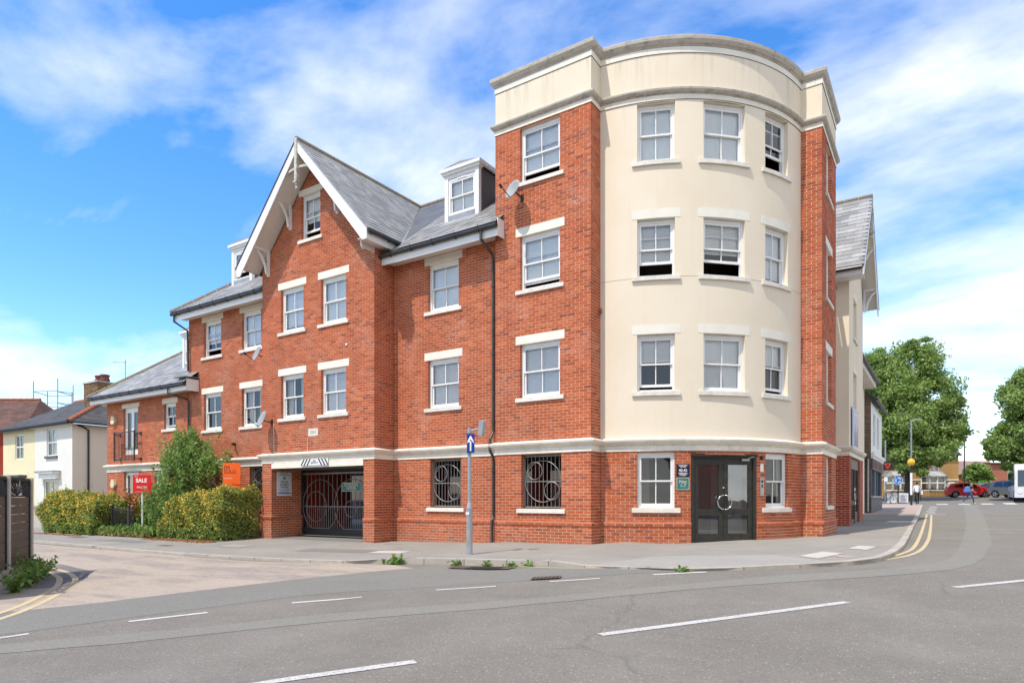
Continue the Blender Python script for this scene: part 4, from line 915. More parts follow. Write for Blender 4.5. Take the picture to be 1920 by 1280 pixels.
# dormers
def dormer(cx, yf, zb, wd=1.24, ht=1.38, **kw):
    x0, x1 = cx - wd / 2, cx + wd / 2; zt = zb + ht; mb = MB(); pw = .13
    mb.box(x0, x0 + pw, yf, yf + .12, zb, zt); mb.box(x1 - pw, x1, yf, yf + .12, zb, zt); mb.box(x0 + pw, x1 - pw, yf + .002, yf + .12, zt - .10, zt)
    mb.box(x0 - .05, x1 + .05, yf - .05, yf + .16, zt, zt + .08); mb.box(x0 - .10, x1 + .10, yf - .10, yf + .16, zt + .08, zt + .17)
    yb2 = yf + (ht + .1) / MSL
    for a, b in ((x0 - .10, x0 - .02), (x1 + .02, x1 + .10)): mb.box(a, b, yf + .161, yb2, zt + .06, zt + .168)
    D = mb.build('dormer', 'white_paint', BLD)
    for x in (x0 + .01, x1 - .01): mb = MB(); mb.face([(x, yf + .12, zb), (x, yb2, zt), (x, yf + .12, zt)]); mb.build('cheek', 'lead_dark', D, fix=False)
    mb = MB(); n = 6
    for i in range(n):
        u, v = i / n, (i + 1) / n; X = lambda q: x0 - .09 + (wd + .18) * q; Z = lambda q: zt + .172 + .10 * (1 - abs(2 * q - 1))
        mb.face([(X(u), yf - .09, Z(u)), (X(v), yf - .09, Z(v)), (X(v), yb2 + .2, Z(v)), (X(u), yb2 + .2, Z(u))]); mb.face([(X(u), yf - .09, zt + .171), (X(v), yf - .09, zt + .171), (X(v), yf - .09, Z(v)), (X(u), yf - .09, Z(u))])
    mb.build('dormer_roof', 'lead', D, fix=False)
    mb = MB(); mb.box(x0 + pw, x1 - pw, yf + .01, yf + .04, zb, zb + .20); mb.hexa([(x0 - .03, yf - .30, zb - .21), (x1 + .03, yf - .30, zb - .21), (x1 + .03, yf + .01, zb + .02), (x0 - .03, yf + .01, zb + .02), (x0 - .03, yf - .30, zb - .20), (x1 + .03, yf - .30, zb - .20), (x1 + .03, yf + .01, zb + .05), (x0 - .03, yf + .01, zb + .05)]); mb.build('apron_flashing', 'lead', D)
    window(front(yf + .03), cx, wd - 2 * pw, zb + .20, zt - .10, rev=.0, sill=False, sub=D, **kw)
    mb = MB(); mb.face([(x0 + .05, yf + .9, zb), (x1 - .05, yf + .9, zb), (x1 - .05, yf + .9, zt), (x0 + .05, yf + .9, zt)]); mb.build('dormer_interior', 'interior', D, fix=False)
dormer(-11.60, 15.0, 9.62, blind=RO, drop=.9)
dormer(-22.0, 15.0, 9.62, opn=.45, blind=RO, drop=.6)
dormer(-24.95, 14.75, 6.76, wd=1.15, ht=1.32, blind=V)

# juliet balcony and french doors on the low wing
lm = frame_at(fM, -28.65, -.08); mb = MB(); z0, z1, hw = 3.42, 5.40, .59
mb.lbox(lm, -hw, -hw + .06, -.08, 0, z0, z1); mb.lbox(lm, hw - .06, hw, -.08, 0, z0, z1); mb.lbox(lm, -hw + .06, hw - .06, -.08, 0, z1 - .08, z1); mb.lbox(lm, -hw + .06, hw - .06, -.08, .03, z0, z0 + .05)
FD = mb.build('french_door', 'upvc', BLD)
for s in (-1, 1):
    a, b = (-hw + .062, -.004) if s < 0 else (.004, hw - .062); q = MB(); q.lbox(lm, a, a + .10, -.06, -.01, z0 + .052, z1 - .082); q.lbox(lm, b - .10, b, -.06, -.01, z0 + .052, z1 - .082); q.lbox(lm, a + .10, b - .10, -.06, -.01, z0 + .052, z0 + .22); q.lbox(lm, a + .10, b - .10, -.06, -.01, z1 - .19, z1 - .082); q.build('door_leaf', 'upvc', FD)
    raw('pane', [lm(a + .10, -.035, z0 + .22), lm(b - .10, -.035, z0 + .22), lm(b - .10, -.035, z1 - .19), lm(a + .10, -.035, z1 - .19)], [(0, 1, 2, 3)], 'glass', FD)
q = MB(); q.lbox(fM, -28.65 - hw - .12, -28.65 + hw + .12, -.1, .012, z1 + .001, z1 + .18); q.build('lintel', 'lintel_paint', FD)
JB = thing('juliet_balcony', 'black iron balustrade in front of the white french doors', 'balcony', (-28.65, 14.1, 3.3)); mb = MB(); xa, xb, yj = -29.45, -27.80, 14.02
mb.box(xa, xb, yj - .02, yj + .02, 4.33, 4.37); mb.box(xa, xb, yj - .02, yj + .02, 3.16, 3.20); mb.box(xa - .02, xa + .025, yj - .022, yj + .022, 3.14, 4.40); mb.box(xb - .025, xb + .02, yj - .022, yj + .022, 3.14, 4.40); mb.build('rail_frame', 'black_iron', JB)
for i in range(13): q = MB(); x = xa + (xb - xa) * (i + 1) / 14; q.box(x - .008, x + .008, yj - .008, yj + .008, 3.2, 4.33); q.build('baluster', 'black_iron', JB)
for x in (xa, xb):
    for z in (3.22, 4.28): q = MB(); q.tube([(x, yj, z), (x, 14.29, z)], .018, 8); q.tube([(x, 14.25, z), (x, 14.298, z)], .06, 10); q.build('wall_fixing', 'black_iron', JB)

# iron gratings in the carport openings
def grating(cx, w, z0, z1, y, label):
    G = thing('window_grating', label, 'grating', (cx, y, z0)); mb = MB(); h = w / 2; r_ = .012
    mb.box(cx - h, cx + h, y - .012, y + .012, z0 + .01, z0 + .045); mb.box(cx - h, cx + h, y - .012, y + .012, z1 - .05, z1 - .02); mb.box(cx - h, cx + h, y - .012, y + .012, (z0 + z1) / 2 - .012, (z0 + z1) / 2 + .012); mb.box(cx - h, cx - h + .03, y - .012, y + .012, z0, z1); mb.build('frame', 'grille_paint', G)
    n = 9
    for i in range(1, n + 1): q = MB(); x = cx - h + w * i / (n + 1); q.tube([(x, y, z0 + .02), (x, y, z1 - .03)], .009, 6); q.build('bar', 'grille_paint', G)
    zc = (z0 + z1) / 2
    for ox, oz, rr_ in ((0, 0, .52), (-.24, .27, .22), (.26, -.24, .22)):
        q = MB(); q.tube([(cx + ox + rr_ * math.cos(2 * math.pi * k / 28), y - .02, zc + oz + rr_ * math.sin(2 * math.pi * k / 28)) for k in range(29)], .011, 6, cap=False); q.build('ring', 'grille_paint', G)
grating(-8.40, 1.15, 1.34, 2.69, 14.22, 'iron grating with rings in the opening under the corner tower windows')
grating(-11.62, 1.09, 1.34, 2.69, 14.42, 'iron grating with rings in the opening behind the one way sign post')
grating(-19.9, 1.19, 1.51, 2.69, 14.42, 'iron grating partly hidden behind the hedge and orange board')
# entrance doors
dth = -45.45; lm = frame_at(arcm, ang(dth), -.10); zs = .545; zt = 2.62; mb = MB()
mb.lbox(lm, -.85, -.77, -.10, .03, zs, zt); mb.lbox(lm, .77, .85, -.10, .03, zs, zt); mb.lbox(lm, -.77, .77, -.10, .03, zt - .075, zt); mb.lbox(lm, -.86, .86, .031, .07, zt - .03, zt + .03); mb.lbox(lm, -.77, .77, -.1, .02, zs - .04, zs + .015)
ED = mb.build('entrance_door', 'door_black', BLD)
for s in (-1, 1):
    a, b = (-.767, -.004) if s < 0 else (.004, .767); q = MB(); e0, e1 = -.055, -.005; zl, zh = zs + .02, zt - .078; st = .115
    q.lbox(lm, a, a + st, e0, e1, zl, zh); q.lbox(lm, b - st, b, e0, e1, zl, zh); q.lbox(lm, a + st, b - st, e0, e1, zl, zs + .20); q.lbox(lm, a + st, b - st, e0, e1, zs + .64, zs + .79); q.lbox(lm, a + st, b - st, e0, e1, zs + 1.85, zh); q.build('door_leaf', 'door_black', ED)
    for p, r_ in ((zs + .20, zs + .64), (zs + .79, zs + 1.85)): raw('pane', [lm(a + st, -.03, p), lm(b - st, -.03, p), lm(b - st, -.03, r_), lm(a + st, -.03, r_)], [(0, 1, 2, 3)], 'glass_door', ED)
    q = MB(); q.tube([lm(s * .012 + .17 * math.cos(t_), .055, zs + .95 + .17 * math.sin(t_)) for t_ in [s * 0 + (math.pi / 2 - s * math.pi * k / 14) for k in range(15)]], .017, 8)
    for zz_ in (.17, -.17): q.tube([lm(s * .03, -.005, zs + .95 + zz_), lm(s * .03, .055, zs + .95 + zz_)], .014, 8)
    q.build('handle', 'steel_bright', ED, smooth=True)
q = MB(); q.lathe(lm(.0, 0, zs + 1.30), [(.016, -.02), (.018, .02)], 10, axis='Y'); q.build('lock', 'gold_letter', ED)
q = MB(); q.lbox(lm, .46, .66, -.004, .05, zt - .135, zt - .085); q.bar(lm(.6, .05, zt - .08), lm(.80, .06, zt - .02), .02); q.build('door_closer', 'steel_brushed', ED)
q = MB(); q.lbox(lm, -.86, .86, -.1, .14, zs - .12, zs - .041); q.build('threshold', 'concrete', ED)
mb = MB(); mb.face([lm(-1.6, -1.9, zs), lm(1.6, -1.9, zs), lm(1.6, -1.9, 2.9), lm(-1.6, -1.9, 2.9)]); mb.build('lobby_wall', 'lintel_paint', BLD, fix=False)
mb = MB(); mb.lbox(lm, -.62, -.02, -1.88, -1.83, zs + .3, zs + 2.0); mb.build('lobby_noticeboard', 'navy_paint', BLD)
mb = MB(); mb.lbox(lm, .32, .40, -1.2, -.7, zs, 2.6); mb.build('lobby_column', 'lintel_paint', BLD)

# gabled bay further up the side street
BX = -2.59; ES = eastf(BX); BY0, BY1 = 24.2, 28.6; BCY = 26.5
wall('wall', front(BY0), -3.6, BX, .3, 3.05, (), (), m='brick_deep', mort='mortar')
wall('wall', ES, BY0 + .012, BY1, .3, 3.05, [(24.75, 27.4, 0, 2.95)], (), m='brick_deep', mort='mortar')
wall('plinth_course', front(BY0), -3.6, BX, 1.30, 1.375, (), (), d0=.03, m='brick_deep')
wall('rendered_wall', front(BY0), -3.6, BX, 3.05, 8.75, (), brick=False, m='stucco_cream')
sw = [(25.9, .95, 4.55, 5.95), (25.9, .95, 7.15, 8.5)]
wall('rendered_wall', ES, BY0, BY1, 3.05, 9.0, [(c - w / 2, c + w / 2, a, b) for c, w, a, b in sw], brick=False, m='stucco_cream')
mb = MB(); mb.face([(BX, BY0, 9.0), (BX, BY1, 9.0), (BX, BCY + .3, 11.8), (BX, BCY - .3, 11.8)]); mb.build('gable_wall', 'stucco_cream', BLD, fix=False)
for c, w, a, b in sw: window(ES, c, w, a, b, rev=.12, lint=(.12, .2), blind=RO)
cornice([(-3.6, BY0), (BX, BY0), (BX, BY1)], [(-.02, 3.0), (.022, 3.0), (.022, 3.14), (-.02, 3.14)], [(-.02, 3.143), (.04, 3.143), (.10, 3.19), (.135, 3.25), (.135, 3.29), (.0, 3.33), (-.02, 3.33)], 'stone', 'stone')
roof('roof', (0, BCY - GE, GEZ), (1, 0, 0), Vector((0, 1, GSL)), [(-9.5, 0), (BX + .50, 0), (BX + .50, GE * gl), (-9.5, GE * gl)], wd=.5, expo=.24)
roof('roof', (0, BCY + GE, GEZ), (-1, 0, 0), Vector((0, -1, GSL)), [(-BX - .50, 0), (9.5, 0), (9.5, GE * gl), (-BX - .5, GE * gl)], slates=False)
gable(0, 0, .48, fn=lambda a, y, z: (BX + .48 - y, BCY + a, z))
ridge((BX + .52, BCY, GRZ - .02), (-9.5, BCY, GRZ - .02))
mb = MB(); mb.box(-4.5, BX + .46, BCY - GE + .05, BCY - GE + .08, GEZ - .28, GEZ - .02); mb.box(-4.5, BX + .46, BCY - GE + .081, BY0, GEZ - .27, GEZ - .255); mb.build('fascia', 'white_paint', BLD)
mb = MB(); mb.tube([(-4.5, BCY - GE - .01, GEZ - .07), (BX + .44, BCY - GE - .01, GEZ - .07)], .06, 8); mb.tube([(-2.98, 20.9, 8.5), (-2.98, 23.9, 8.5)], .07, 8); mb.build('gutter', 'gutter_black', BLD)
mb = MB(); mb.box(-3.4, -3.06, 20.81, 24.19, 8.2, 8.43); mb.build('fascia', 'white_paint', BLD)
mb = MB(); mb.face([(-3.4, 20.8, .3), (-3.4, 24.2, .3), (-3.4, 24.2, 8.4), (-3.4, 20.8, 8.4)]); mb.build('rendered_wall', 'stucco_cream', BLD, fix=False)
# street door in that bay
q = MB(); q.box(BX - .12, BX - .04, 24.76, 27.39, 2.6, 2.94); q.box(BX - .12, BX - .03, 24.76, 24.9, .6, 2.6); q.box(BX - .12, BX - .03, 27.25, 27.39, .6, 2.6); q.box(BX - .12, BX - .03, 26.2, 26.32, .6, 2.6); q.box(BX - .12, BX - .05, 24.9, 26.2, .6, .85); q.box(BX - .12, BX - .05, 24.9, 26.2, 1.35, 1.5); q.box(BX - .12, BX - .05, 25.48, 25.60, .85, 2.6); q.box(BX - .12, BX - .05, 26.32, 27.25, .6, 1.1)
SD = q.build('side_door', 'door_brown', BLD); raw('pane', [(BX - .09, 24.9, .85), (BX - .09, 27.25, .85), (BX - .09, 27.25, 2.6), (BX - .09, 24.9, 2.6)], [(0, 1, 2, 3)], 'glass_dark', SD)
q = MB(); q.tube([(BX + .02, 25.7 + .17 * math.cos(t_), 1.65 + .3 * math.sin(t_)) for t_ in [2 * math.pi * k / 18 for k in range(19)]], .018, 8, cap=False); q.build('handle', 'steel_bright', SD)
# lower continuation of the block beyond the bay
mb = MB(); mb.face([(-3.3, BY1, .5), (-3.3, 37.2, .5), (-3.3, 37.2, 7.4), (-3.3, BY1, 7.4)]); mb.face([(BX, BY1, .3), (-3.3, BY1, .3), (-3.3, BY1, 9), (BX, BY1, 9)]); mb.build('rendered_wall', 'stucco_cream', BLD, fix=False)
mb = MB(); mb.face([(-2.75, BY1, 7.35), (-2.75, 37.4, 7.35), (-8, 37.4, 10.5), (-8, BY1, 10.5)]); mb.build('rear_roof', 'slate', BLD, fix=False)
mb = MB(); mb.box(-3.3, -2.8, BY1 + .01, 37.35, 7.05, 7.08); mb.box(-2.82, -2.79, BY1 + .01, 37.35, 7.081, 7.32); mb.build('soffit', 'soffit_white', BLD)
mb = MB(); mb.tube([(-2.70, BY1, 7.33), (-2.70, 37.4, 7.33)], .065, 8); mb.build('gutter', 'gutter_black', BLD)

# ------------------------------------------------------------------ gate, signs and fittings on the block
GT = thing('gate', 'black iron sliding gate with rings closing the covered driveway', 'gate', (-16.1, 14.75, .3)); gx0, gx1, gy = -18.18, -14.0, 14.75; gz0, gz1 = .40, 2.44
q = MB(); q.box(gx0, gx1, gy - .03, gy + .03, gz0, gz0 + .20); q.build('kick_plate', 'gate_black', GT)
q = MB(); q.box(gx0, gx1, gy - .025, gy + .025, gz1 - .06, gz1); q.build('top_rail', 'grille_paint', GT)
q = MB(); q.box(gx0, gx1, gy - .018, gy + .018, 1.30, 1.335); q.build('middle_rail', 'grille_paint', GT)
q = MB(); q.box(gx0, gx0 + .06, gy - .03, gy + .03, gz0 + .2, gz1 - .06); q.build('stile', 'gate_black', GT)
q = MB(); q.box(gx0 - .06, gx0 - .005, gy - .06, gy + .06, .3, 2.54); q.build('gate_post', 'gate_black', GT)
k = 0; x = gx0 + .2
while x < gx1 - .05:
    q = MB(); q.tube([(x, gy, gz0 + .2), (x, gy, gz1 - .06)], .011, 6); q.build('bar', 'grille_paint', GT)
    q = MB(); q.tube([(x + .105, gy, gz0 + .2), (x + .105, gy, 1.30)], .010, 6); q.build('bar', 'grille_paint', GT); x += .21
for cx, cz, rx in ((-17.50, 1.32, .50), (-17.30, 1.35, .86), (-15.75, 1.35, .86), (-15.85, 1.25, .26)):
    q = MB(); pts = [(cx + rx * math.cos(2 * math.pi * i / 36), gy - .028, min(max(cz + rx * math.sin(2 * math.pi * i / 36), gz0 + .2), gz1 - .06)) for i in range(37)]; q.tube(pts, .012, 6, cap=False); q.build('ring', 'grille_paint', GT)
def board(name, label, cat, P, right, w_, h, m, up=(0, 0, 1), th=.012, border=None, group=None):
    r = Vector(right).normalized(); u = Vector(up).normalized(); n = r.cross(u); P = Vector(P); B0 = thing(name, label, cat, P, group)
    f = lambda a, b, c: tuple(P + r * a + u * b + n * c); q = MB(); q.hexa([f(-w_ / 2, -h / 2, -th), f(w_ / 2, -h / 2, -th), f(w_ / 2, -h / 2, 0), f(-w_ / 2, -h / 2, 0), f(-w_ / 2, h / 2, -th), f(w_ / 2, h / 2, -th), f(w_ / 2, h / 2, 0), f(-w_ / 2, h / 2, 0)]); q.build('panel', m, B0)
    if border:
        q = MB(); e = .012
        for a, b, c, d in ((-w_ / 2 + .006, w_ / 2 - .006, h / 2 - .006 - e, h / 2 - .006), (-w_ / 2 + .006, w_ / 2 - .006, -h / 2 + .006, -h / 2 + .006 + e), (-w_ / 2 + .006, -w_ / 2 + .006 + e, -h / 2 + .019, h / 2 - .019), (w_ / 2 - .006 - e, w_ / 2 - .006, -h / 2 + .019, h / 2 - .019)):
            q.face([f(a, c, .0015), f(b, c, .0015), f(b, d, .0015), f(a, d, .0015)])
        q.build('border', border, B0, fix=False)
    return B0, f, r, u
B0, f, r, u = board('house_sign', 'teal sign reading Edmunds House hung on the driveway gate', 'sign', (-15.76, 14.66, 1.95), (1, 0, 0), .88, .29, 'teal_paint', border='gold_letter')
lettering('EDMUNDS\nHOUSE', .145, 'gold_letter', B0, f(0, .015, .003), r, bold=.003, spacing=.78, sx=.9)
B0, f, r, u = board('parking_sign', 'white permit holders parking notice on the brick pier beside the gate', 'sign', (-18.22 + .025, 13.99, 2.06), (0, 1, 0), .58, .78, 'sign_white')
lettering('Welcome to\nEdmunds House', .06, 'dark_letter', B0, f(0, .32, .003), r, spacing=.85)
q = MB(); q.face([f(-.045, .15, .002), f(.045, .15, .002), f(.045, .25, .002), f(-.045, .25, .002)]); q.build('parking_symbol', 'sign_blue', B0, fix=False); lettering('P', .1, 'white_letter', B0, f(0, .2, .004), r, bold=.003)
lettering('Permit\nHolders\nParking', .105, 'dark_letter', B0, f(0, -.01, .003), r, spacing=.8, bold=.001); lettering('Terms & Conditions apply\nThis area is for use by\npermit users only', .042, 'dark_letter', B0, f(0, -.215, .003), r, spacing=.85)
q = MB(); q.face([f(-.26, -.325, .002), f(.26, -.325, .002), f(.26, -.285, .002), f(-.26, -.285, .002)]); q.build('blue_band', 'sign_blue_light', B0, fix=False)
B0, f, r, u = board('headroom_sign', 'black and white striped headroom sign on the beam over the drive', 'sign', (-16.1, 13.47, 2.70), (1, 0, 0), 1.24, .20, 'sign_white')
q = MB()
for s in (-1, 1):
    for a in (.26, .40, .54):
        o_ = .07 * s; q.face([f(s * a - .03 + o_ * 1, -.098, .002), f(s * a + .03 + o_, -.098, .002), f(s * a + .03 - o_, .098, .002), f(s * a - .03 - o_, .098, .002)])
q.build('stripes', 'black_letter', B0, fix=False); lettering('MAX\nHEADROOM', .075, 'black_letter', B0, f(0, .01, .003), r, spacing=.8, sx=.8)
B0, f, r, u = board('date_plaque', 'pale stone plaque carved 2003 above the driveway', 'plaque', (-16.2, 13.507, 3.62), (1, 0, 0), .44, .23, 'sill_stone', th=.03)
lettering('2003', .15, 'mortar_grey', B0, f(0, 0, .002), r)
def bay_board(name, label, deg, z, w_, h, m, border=None):
    P = Vector(arcm(ang(deg), .022, z)); Tn = Vector(arcm(ang(deg + .2), .022, z)) - Vector(arcm(ang(deg - .2), .022, z)); return board(name, label, 'sign', P, Tn, w_, h, m, border=border)
B0, f, r, u = bay_board('number_plaque', 'dark navy plaque with 40-42 Hemnall Street left of the entrance doors', -59.2, 2.25, .30, .30, 'navy_paint')
lettering('EDMUNDS\nHOUSE', .042, 'white_letter', B0, f(0, .10, .003), r, spacing=.85, bold=.001); lettering('40-42', .085, 'white_letter', B0, f(0, .0, .003), r, bold=.002); lettering('HEMNALL\nSTREET', .05, 'white_letter', B0, f(0, -.09, .003), r, spacing=.85, bold=.001)
B0, f, r, u = bay_board('number_plaque', 'teal plaque reading Nos 1-7 under the navy plaque', -59.2, 1.935, .31, .30, 'teal_paint', border='gold_letter')
lettering('Nos\n1-7', .105, 'gold_letter', B0, f(0, 0, .003), r, spacing=.9, bold=.002)
B0, f, r, u = bay_board('entry_phone', 'steel door entry panel right of the black entrance doors', -32.0, 1.87, .11, .44, 'steel_brushed'); B0['category'] = 'intercom'
q = MB(); q.face([f(-.03, .10, .002), f(.03, .10, .002), f(.03, .16, .002), f(-.03, .16, .002)]); q.face([f(-.02, -.02, .002), f(.02, -.02, .002), f(.02, .06, .002), f(-.02, .06, .002)]); q.build('camera_window', 'plastic_black', B0, fix=False)
B0, f, r, u = bay_board('blank_plate', 'small blank metal plate above the entry panel', -32.0, 2.33, .09, .20, 'sill_stone')
B0, f, r, u = bay_board('security_camera', 'tiny round black camera above the blank plate', -32.2, 2.57, .05, .05, 'plastic_black'); B0['category'] = 'camera'
q = MB(); q.lathe(f(0, 0, .0), [(.045, 0), (.04, -.02), (.02, -.035)], 12, axis='Y'); q.build('dome', 'plastic_black', B0)
# bell box on the cable, alarm boxes
q = MB(); q.box(-7.0, -6.95, 14.50, 14.57, 6.10, 6.20); tag(q.build('junction_box', 'tile_ridge_red'), 'tiny red box on the render edge beside the brick pier', 'box')
q = MB(); q.box(-14.75, -14.68, 13.485, 13.515, 6.10, 6.16); tag(q.build('wall_vent', 'white_paint'), 'tiny white vent beside the upper right gable window', 'vent')
for P, lab in (((-29.95, 14.28, 4.95), 'cream alarm box by the french doors upstairs'), ((-29.95, 14.28, 2.22), 'cream alarm box beside the ground floor window')):
    A = thing('alarm_box', lab, 'alarm box', P, 'alarm boxes'); q = MB(); q.prism([(-.10, -.17), (.10, -.17), (.17, -.06), (.09, .17), (-.09, .17), (-.17, -.06)], -.11, 0, lambda a, y, z, P=P: (P[0] + a, P[1] + y, P[2] + z)); q.build('cover', 'alarm_cream', A); q = MB(); q.box(P[0] - .12, P[0] + .12, P[1] - .005, P[1] + .02, P[2] - .14, P[2] + .14); q.build('back_plate', 'alarm_cream', A)
def dish(P, wallp, aim, rx, rz, label):
    D = thing('satellite_dish', label, 'satellite dish', P, 'satellite dishes'); P = Vector(P); a = Vector(aim).normalized(); x = a.cross(Vector((0, 0, 1))).normalized(); y = x.cross(a)
    n = 24; q = MB(); q.v.append(tuple(P - a * .06)); rings = 4
    for k in range(1, rings + 1):
        t = k / rings
        for j in range(n): an = 2 * math.pi * j / n; q.v.append(tuple(P + x * math.cos(an) * rx * t + y * math.sin(an) * rz * t - a * .06 * (1 - t * t)))
    for j in range(n): q.f.append((0, 1 + j, 1 + (j + 1) % n)); q.mi.append(0)
    for k in range(rings - 1):
        for j in range(n): b = 1 + k * n; q.f.append((b + j, b + n + j, b + n + (j + 1) % n, b + (j + 1) % n)); q.mi.append(0)
    o = q.build('reflector', 'dish_grey', D, smooth=True, fix=False); sm = o.modifiers.new('thick', 'SOLIDIFY'); sm.thickness = .012
    q = MB(); e = P + a * .32 - y * .20; q.tube([P - y * rz * .9 - a * .02, e], .012, 6); q.build('feed_arm', 'plastic_black', D)
    q = MB(); q.tube([e - a * .02, e + a * .07 + y * .03], .032, 8); q.build('feed_horn', 'plastic_black', D)
    q = MB(); q.tube([P - a * .065, P - a * .16, Vector(wallp)], .02, 6); q.box(wallp[0] - .05, wallp[0] + .05, wallp[1] - .015, wallp[1] + .005, wallp[2] - .09, wallp[2] + .09); q.build('mount', 'plastic_black', D)
dish((-9.02, 13.74, 9.33), (-8.95, 14.10, 9.22), (-.22, -.88, .36), .24, .27, 'grey satellite dish high under the top tower window')
dish((-19.60, 13.93, 6.52), (-19.35, 14.29, 6.45), (-.22, -.88, .36), .25, .29, 'satellite dish tucked left of the gable on the upper floor')
dish((-18.25, 13.15, 4.12), (-18.2, 13.51, 4.05), (-.22, -.88, .36), .25, .29, 'satellite dish on the left edge of the gable wall, first floor')
q = MB(); q.tube([(-18.1, 13.505, 4.0), (-18.08, 13.505, 3.15), (-18.0, 13.48, 3.06)], .009, 5); tag(q.build('cable', 'sill_stone'), 'pale cable running down from the lower satellite dish', 'cable')
q = MB(); q.tube([(-16.45, 13.505, 3.46), (-16.44, 13.50, 3.05)], .012, 5); tag(q.build('cable', 'mortar'), 'short conduit running up from the driveway beam', 'cable')
q = MB(); q.box(-21.4, -21.3, 14.18, 14.30, 3.50, 3.58); q.tube([(-21.35, 14.2, 3.54), (-21.2, 14.08, 3.5)], .03, 8); tag(q.build('security_camera', 'plastic_black'), 'small black camera on the brick wall above the orange board', 'camera')

# one way sign post
SP = thing('sign_post', 'grey steel post with one way arrow and a camera arm on the pavement', 'sign post', (-8.37, 11.1, pv(-8.37, 11.1))); px, py, pz = -8.37, 11.1, pv(-8.37, 11.1)
q = MB(); q.lathe((px, py, pz), [(.066, 0), (.066, .98), (.043, 1.08), (.037, 1.1), (.037, 2.56), (.045, 2.56), (.045, 2.66), (.02, 2.67)], 16); q.build('pole', 'galvanised', SP, smooth=False)
q = MB(); q.tube([(px + .03, py, pz + 2.61), (px + .28, py + .05, pz + 2.66)], .014, 6); q.build('arm', 'galvanised', SP)
q = MB(); c = Vector((px + .31, py + .02, pz + 2.65)); ax = Vector((.22, -.1, .95)).normalized(); q.bar(c - ax * .16, c + ax * .16, .12, .10); q.build('camera_housing', 'galvanised', SP)
q = MB(); q.face([c - ax * .15 + Vector((-.02, -.075, 0)), c - ax * .05 + Vector((.03, -.075, 0)), c + ax * .02 + Vector((.03, -.08, 0)), c + ax * .02 + Vector((-.03, -.08, 0))]); 
rv = Vector((.86, .22, 0)).normalized(); nv = rv.cross(Vector((0, 0, 1))); c = Vector((px + .055, py - .055, pz + 2.34)); f = lambda a, b, d=0: tuple(c + rv * a * .72 + Vector((0, 0, b * .84)) + nv * d)
q = MB(); q.hexa([f(-.10, -.24, -.01), f(.14, -.24, -.01), f(.14, -.24, 0), f(-.10, -.24, 0), f(-.10, .24, -.01), f(.14, .24, -.01), f(.14, .24, 0), f(-.10, .24, 0)]); q.build('sign_panel', 'sign_blue', SP)
q = MB(); q.face([f(-.005, -.19, .002), f(.045, -.19, .002), f(.045, .06, .002), f(-.005, .06, .002)]); q.face([f(-.06, .03, .0022), f(-.005, .10, .0022), f(-.005, .03, .0022)]); q.face([f(.02, .20, .0021), f(-.075, .07, .0021), f(-.075, .0, .0021), f(-.004, .09, .0021), f(.044, .09, .0021), f(.115, .0, .0021), f(.115, .07, .0021)]); q.build('arrow', 'white_letter', SP, fix=False)
q = MB(); q.box(px - .04, px + .04, py - .07, py - .04, pz + .84, pz + .90); q.build('label_patch', 'sign_white', SP)

# ------------------------------------------------------------------ planting helpers
def leaves(name, pts, size, m, parent=None, kind=None, up=.35, aspect=1.6):
    pts = np.asarray(pts, float); n = len(pts)
    d = RNG.normal(size=(n, 3)); d[:, 2] += up; d /= np.linalg.norm(d, axis=1)[:, None]
    a = np.cross(d, RNG.normal(size=(n, 3))); a /= np.linalg.norm(a, axis=1)[:, None]; b = np.cross(d, a)
    s = size * RNG.uniform(.6, 1.35, n)[:, None]; a = a * s * aspect / 2; b = b * s / 2
    fold = d * s * .12
    V = np.empty((n, 4, 3)); V[:, 0] = pts - a; V[:, 1] = pts - b + fold; V[:, 2] = pts + a; V[:, 3] = pts + b + fold
    me = bpy.data.meshes.new(name); me.vertices.add(4 * n); me.vertices.foreach_set('co', V.ravel()); me.loops.add(4 * n); me.loops.foreach_set('vertex_index', np.arange(4 * n)); me.polygons.add(n); me.polygons.foreach_set('loop_start', np.arange(0, 4 * n, 4)); me.polygons.foreach_set('loop_total', np.full(n, 4)); me.materials.append(MATS[m]); me.update(calc_edges=True)
    o = link(bpy.data.objects.new(name, me), parent)
    if kind: o['kind'] = kind
    return o
def blob_points(n, c, rad, shell=.55, lump=.25, cut_z=None, seed=0):
    rg = np.random.default_rng(seed); d = rg.normal(size=(n, 3)); d /= np.linalg.norm(d, axis=1)[:, None]
    ph = rg.uniform(0, 6.28, 6); k = 1 + lump * (np.sin(d[:, 0] * 5 + ph[0]) * np.sin(d[:, 1] * 6 + ph[1]) + .6 * np.sin(d[:, 2] * 9 + ph[2] + d[:, 0] * 7))
    r = (rg.uniform(0, 1, n) ** .33) * (1 - shell) + shell * rg.uniform(.72, 1.04, n)
    p = np.array(c) + d * (r * k)[:, None] * np.array(rad)
    if cut_z is not None: p = p[p[:, 2] > cut_z]
    return p
